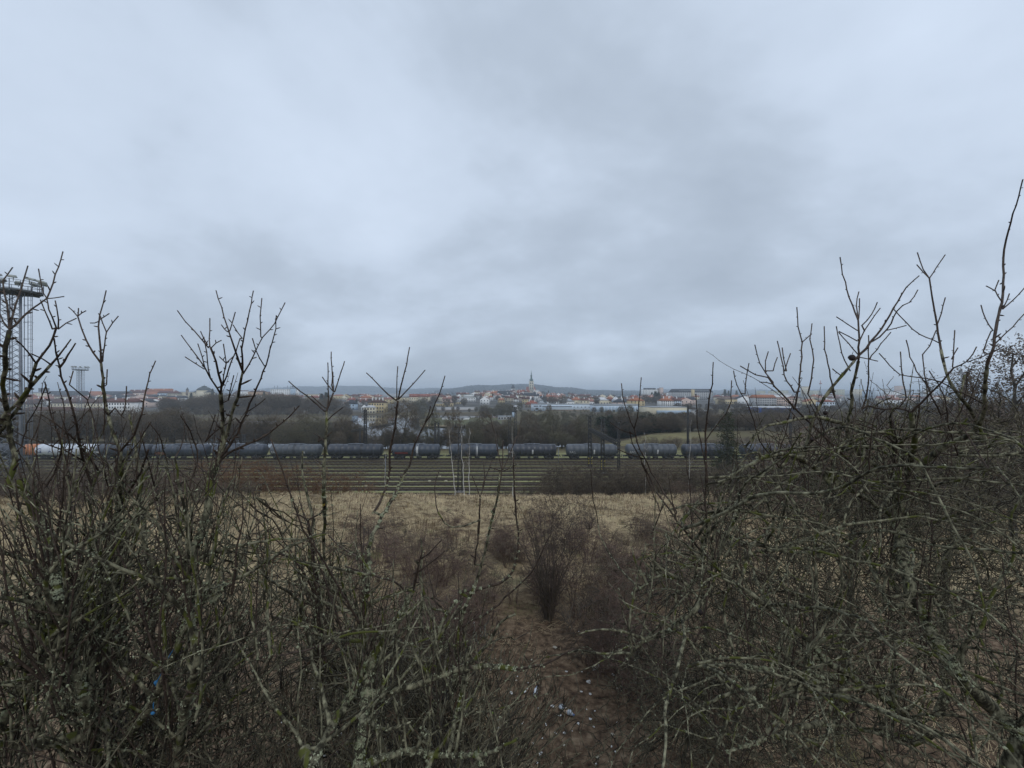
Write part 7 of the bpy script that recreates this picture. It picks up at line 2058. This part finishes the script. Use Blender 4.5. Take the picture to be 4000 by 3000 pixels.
        r0 = rng.uniform(0.0026, 0.0042); rad = [r0 * (1 - 0.6 * k / n) for k in range(n + 1)]
        shootP.append(path); shootR.append(rad); spurs(path, rad, rng, 0.045, spP, spR, 0.9)
    # crown filling
    tg = []
    for c, rr_, n in ENV[name]:
        # clustered, so that gaps stay open between the sprays
        cen = ell(c, rr_, max(6, n // 42), rng)
        for _ in range(n):
            if rng.random() < 0.72:
                q = cen[rng.integers(len(cen))]; tg.append(tuple(np.array(q) + rng.normal(size=3) * (0.17, 0.17, 0.13)))
            else: tg.append(ell(c, rr_, 1, rng)[0])
    tg = [t for t in tg if t[1] > 1.3 and room(t, rng.normal() * 0.035)]
    rng.shuffle(tg)
    tg = [tuple(t) for t in tg]
    tangle = name == 'tangle'
    tw, pts = grow(nodes, None, tg, rng, up=0.32 if not tangle else 0.0, maxseg=0.06, jitter=0.13 if not tangle else 0.18, batch=250, curve=0.13 if not tangle else 0.24)
    tr_ = []
    for p in tw:
        L_ = sum(math.dist(a, b) for a, b in zip(p, p[1:])); r0 = min(0.0085, 0.0034 + 0.010 * L_)
        tr_.append([r0 * (1 - 0.5 * k / (len(p) - 1)) for k in range(len(p))])
    # little side sprigs
    ex_p, ex_r = [], []
    for p in tw:
        for _ in range(2):
            if rng.random() < 0.55:
                k = rng.integers(1, len(p)); s = Vector(p[k]); d = Vector(rng.normal(size=3)) + Vector((0, 0, 0.5)); d.normalize(); l = rng.uniform(0.03, 0.14)
                mid = s + d * l * 0.5 + Vector(rng.normal(size=3)) * 0.006
                ex_p.append([tuple(s), tuple(mid), tuple(s + d * l)]); ex_r.append([0.0030, 0.0026, 0.0020])
    e = empty('bare_tree' if name not in ('sapling_b', 'sapling_c', 'sapling_d') else 'sapling', (bx, by, g))
    tag(e, spec['label'], 'tree' if 'sapling' not in name else 'sapling')
    off = np.array((bx, by, g))
    def sub(PP): return [[(q[0] - bx, q[1] - by, q[2] - g) for q in p] for p in PP]
    t_ = link('trunk', tubes_mesh('trunk', sub(trunkP), trunkR, 10), M_BARK, e)
    link('limbs', tubes_mesh('limbs', sub(thickP), thickR, 7), M_BARK, e)
    link('shoots', tubes_mesh('shoots', sub(shootP + spP), shootR + spR, 5), M_SHOOT, e)
    link('crown', tubes_mesh('crown', sub(tw + ex_p), tr_ + ex_r, 3), M_TWIG, e)
    # lichen: thick on limbs low down and on the old twigs
    lp, lr = [], []
    for p, r_ in zip(lich_p, lich_r):
        if p[2] < CAMZ - 0.25 * p[1] + rng.normal() * 0.25: lp.append(p); lr.append(r_)
    for p, q in zip(tw, tr_):
        if p[0][2] < CAMZ - 0.22 * p[0][1] + rng.normal() * 0.3:
            for a, b in zip(p, q):
                if rng.random() < 0.30: lp.append(a); lr.append(b)
    if lp:
        lp = np.array(lp) - off
        n = int(len(lp) * (2.0 if not tangle else 1.3))
        link('lichen', flakes(lp, lr, n, rng, 0.0022, 0.0075), M_LICHEN, t_)
    return len(tw)
for k, (nm, sp) in enumerate(TREES.items()):
    near_tree(nm, sp, 100 + k)

# plain trees standing behind the nearest ones
def back_tree(bx, by, label, vols, seed, h, arch, droop=-0.04):
    rng = np.random.default_rng(seed); g = H(bx, by)
    st = [(rng.normal() * 0.03 + 0.04 * k * math.sin(seed), rng.normal() * 0.03, h * k / 13) for k in range(14)]
    TP, TR = [st], [[0.075 * (1 - 0.065 * k) for k in range(14)]]; nodes = st[4:]
    for _ in range(arch):
        s0 = Vector(nodes[rng.integers(len(nodes))]); d = Vector((rng.normal(), rng.normal(), abs(rng.normal()) * 0.6 + 0.4)).normalized()
        L_ = rng.uniform(0.7, 2.0); n = max(5, int(L_ / 0.12)); q = s0.copy(); path = [tuple(q)]
        for k in range(n):
            d = (d + Vector(rng.normal(size=3)) * 0.13 + Vector((0, 0, -droop))).normalized(); q = q + d * (L_ / n)
            if not room((q.x + bx, q.y + by, q.z + g), rng.normal() * 0.03): break
            path.append(tuple(q))
        n = len(path) - 1
        if n < 2: continue
        r0 = rng.uniform(0.007, 0.02); TP.append(path); TR.append([r0 * (1 - 0.8 * k / n) for k in range(n + 1)]); nodes += path[1:]
    tg = []
    for c, rr_, n in vols:
        cen = ell(c, rr_, max(6, n // 40), rng)
        for _ in range(n):
            q = cen[rng.integers(len(cen))] if rng.random() < 0.7 else None
            tg.append(tuple(np.array(q) + rng.normal(size=3) * 0.22) if q is not None else ell(c, rr_, 1, rng)[0])
    tg = [(t[0] - bx, t[1] - by, t[2] - g) for t in tg if room(t, rng.normal() * 0.04)]; rng.shuffle(tg); tg = [tuple(t) for t in tg]
    tw, pts = grow(nodes, None, tg, rng, up=0.14, maxseg=0.08, jitter=0.13, batch=250, curve=0.14)
    tr_ = []
    for p in tw:
        L_ = sum(math.dist(a, b) for a, b in zip(p, p[1:])); r0 = min(0.010, 0.0045 + 0.010 * L_); tr_.append([r0 * (1 - 0.5 * k / (len(p) - 1)) for k in range(len(p))])
    e = empty('bare_tree', (bx, by, g)); tag(e, label, 'tree')
    t_ = link('trunk', tubes_mesh('trunk', TP[:1], TR[:1], 8), M_BARK, e)
    link('limbs', tubes_mesh('limbs', TP[1:], TR[1:], 5), M_BARK, e)
    link('crown', tubes_mesh('crown', tw, tr_, 3), M_TWIG, e)
    lp = np.array([p for q in tw for p in q]); lr = np.array([r for q in tr_ for r in q])
    k = rng.random(len(lp)) < np.clip((17.0 - (lp[:, 2] + g)) * 0.35, 0, 0.8)
    if k.sum() > 10: link('lichen', flakes(lp[k], lr[k], int(k.sum() * 1.0), rng, 0.003, 0.009), M_LICHEN, t_)
back_tree(-5.4, 6.0, 'twiggy bare tree behind the mossy one at the left edge', [((-5.6, 6.0, 15.0), (2.2, 1.5, 2.2), 1700)], 61, 5.6, 30)
back_tree(-3.1, 6.4, 'twiggy bare tree behind the tall left-hand fork', [((-3.1, 6.4, 14.3), (1.9, 1.4, 2.4), 1300)], 62, 5.0, 26)
back_tree(-1.5, 6.0, 'low twiggy tree behind the straight sapling', [((-1.5, 6.0, 13.3), (1.2, 1.1, 1.9), 800)], 63, 3.6, 18)
back_tree(5.6, 6.6, 'twiggy bare tree behind the right-hand tangle', [((5.4, 6.6, 15.4), (2.4, 1.5, 2.3), 6000)], 64, 5.8, 46)
back_tree(8.0, 7.2, 'twiggy bare tree behind the tangle at the right edge', [((8.2, 7.2, 16.2), (2.4, 1.5, 2.6), 5500)], 65, 6.4, 46)
back_tree(3.2, 6.4, 'low twiggy tree behind the tip of the right-hand tangle', [((3.2, 6.4, 13.6), (1.6, 1.2, 2.0), 2200)], 66, 3.8, 26)

# dried black fruits hanging in the right tree
def fruit(px, py, d, r, label):
    x, y, z = P(px, py, d)
    rng = np.random.default_rng(int(px)); e = empty('dried_fruit', (x, y, z)); tag(e, label, 'dried fruit')
    b = MB(); prof = [(r * 0.15, -r)] + [(r * math.cos(t) * rng.uniform(0.85, 1.1), r * math.sin(t)) for t in np.linspace(-1.2, 1.1, 7)] + [(r * 0.2, r * 0.85)]
    b.lathe(prof, 9); b.v = [(v[0] * rng.uniform(0.85, 1.12), v[1] * rng.uniform(0.85, 1.12), v[2]) for v in b.v]
    b.build('fruit_body', mat('dried_fruit', (0.012, 0.009, 0.009), (0.03, 0.018, 0.016), 40, 0.6), e, smooth=True)
    b = MB(); b.bar((0, 0, r * 0.8), (r * 0.4, 0, r * 1.9), 0.0018, 5); b.build('stalk', M_SHOOT, e)
fruit(3328, 1397, 2.9, 0.024, 'shrivelled black fruit high on the long diagonal branch')
fruit(3224, 1613, 3.0, 0.018, 'shrivelled black fruit with stalk above the arching limb')
fruit(3172, 1716, 3.1, 0.018, 'shrivelled dark fruit below the arching limb')
fruit(2736, 2392, 3.1, 0.022, 'shrivelled dark red fruit low in the tangle')
# blue cord caught in the left fork
cp = [to_px('T', *q) for q in ((935, 1020), (900, 1080), (870, 1150), (840, 1210), (855, 1250), (830, 1300), (828, 1360))]
line = [tuple(P(a, b, 2.45)) for a, b, _ in smooth_line([(a, b, 1) for a, b in cp], 12)]
e = empty('blue_cord', line[0]); tag(e, 'blue cord with knots caught in the left-hand branches', 'cord')
o0 = line[0]; ln2 = [(p[0] - o0[0], p[1] - o0[1], p[2] - o0[2]) for p in line]
M_BLUE = mat('blue_cord', (0.03, 0.14, 0.30), (0.04, 0.20, 0.42), 30, 0.6)
link('strand', tubes_mesh('strand', [ln2], [[0.003] * len(ln2)], 5), M_BLUE, e)
for q in (int(len(ln2) * 0.55), len(ln2) - 1):
    b = MB(); b.lathe([(0.004, -0.012), (0.013, -0.004), (0.014, 0.006), (0.004, 0.012)], 8, ln2[q]); b.build('knot', M_BLUE, e)

# ------------------------------------------------------------------ air
hz = MB(); hz.box(-14600, 14600, -70, 7100, -9, 150)
m = bpy.data.materials.new('haze'); m.use_nodes = True
nt = m.node_tree; nt.nodes.clear()
pv = nt.nodes.new('ShaderNodeVolumePrincipled'); pv.inputs['Color'].default_value = (0.80, 0.90, 1.0, 1)
pv.inputs['Density'].default_value = 0.00027; pv.inputs['Anisotropy'].default_value = 0.0
om = nt.nodes.new('ShaderNodeOutputMaterial'); nt.links.new(pv.outputs[0], om.inputs['Volume'])
tag(hz.build('haze', m), 'thin bluish haze filling the valley', 'haze', kind='stuff')

# every house label gets its place: left-to-right number inside its look-alike set
_g = {}
for e_, u, d_, auto in HOUSES:
    if auto: _g.setdefault(e_['label'], []).append((u, e_))
for lab, L_ in _g.items():
    L_.sort(key=lambda t: t[0])
    for k, (u, e_) in enumerate(L_):
        e_['label'] = lab + (', %s such from the left' % nth(k + 1) if len(L_) > 1 else ', the only such one')
        e_['group'] = 'houses of the town'
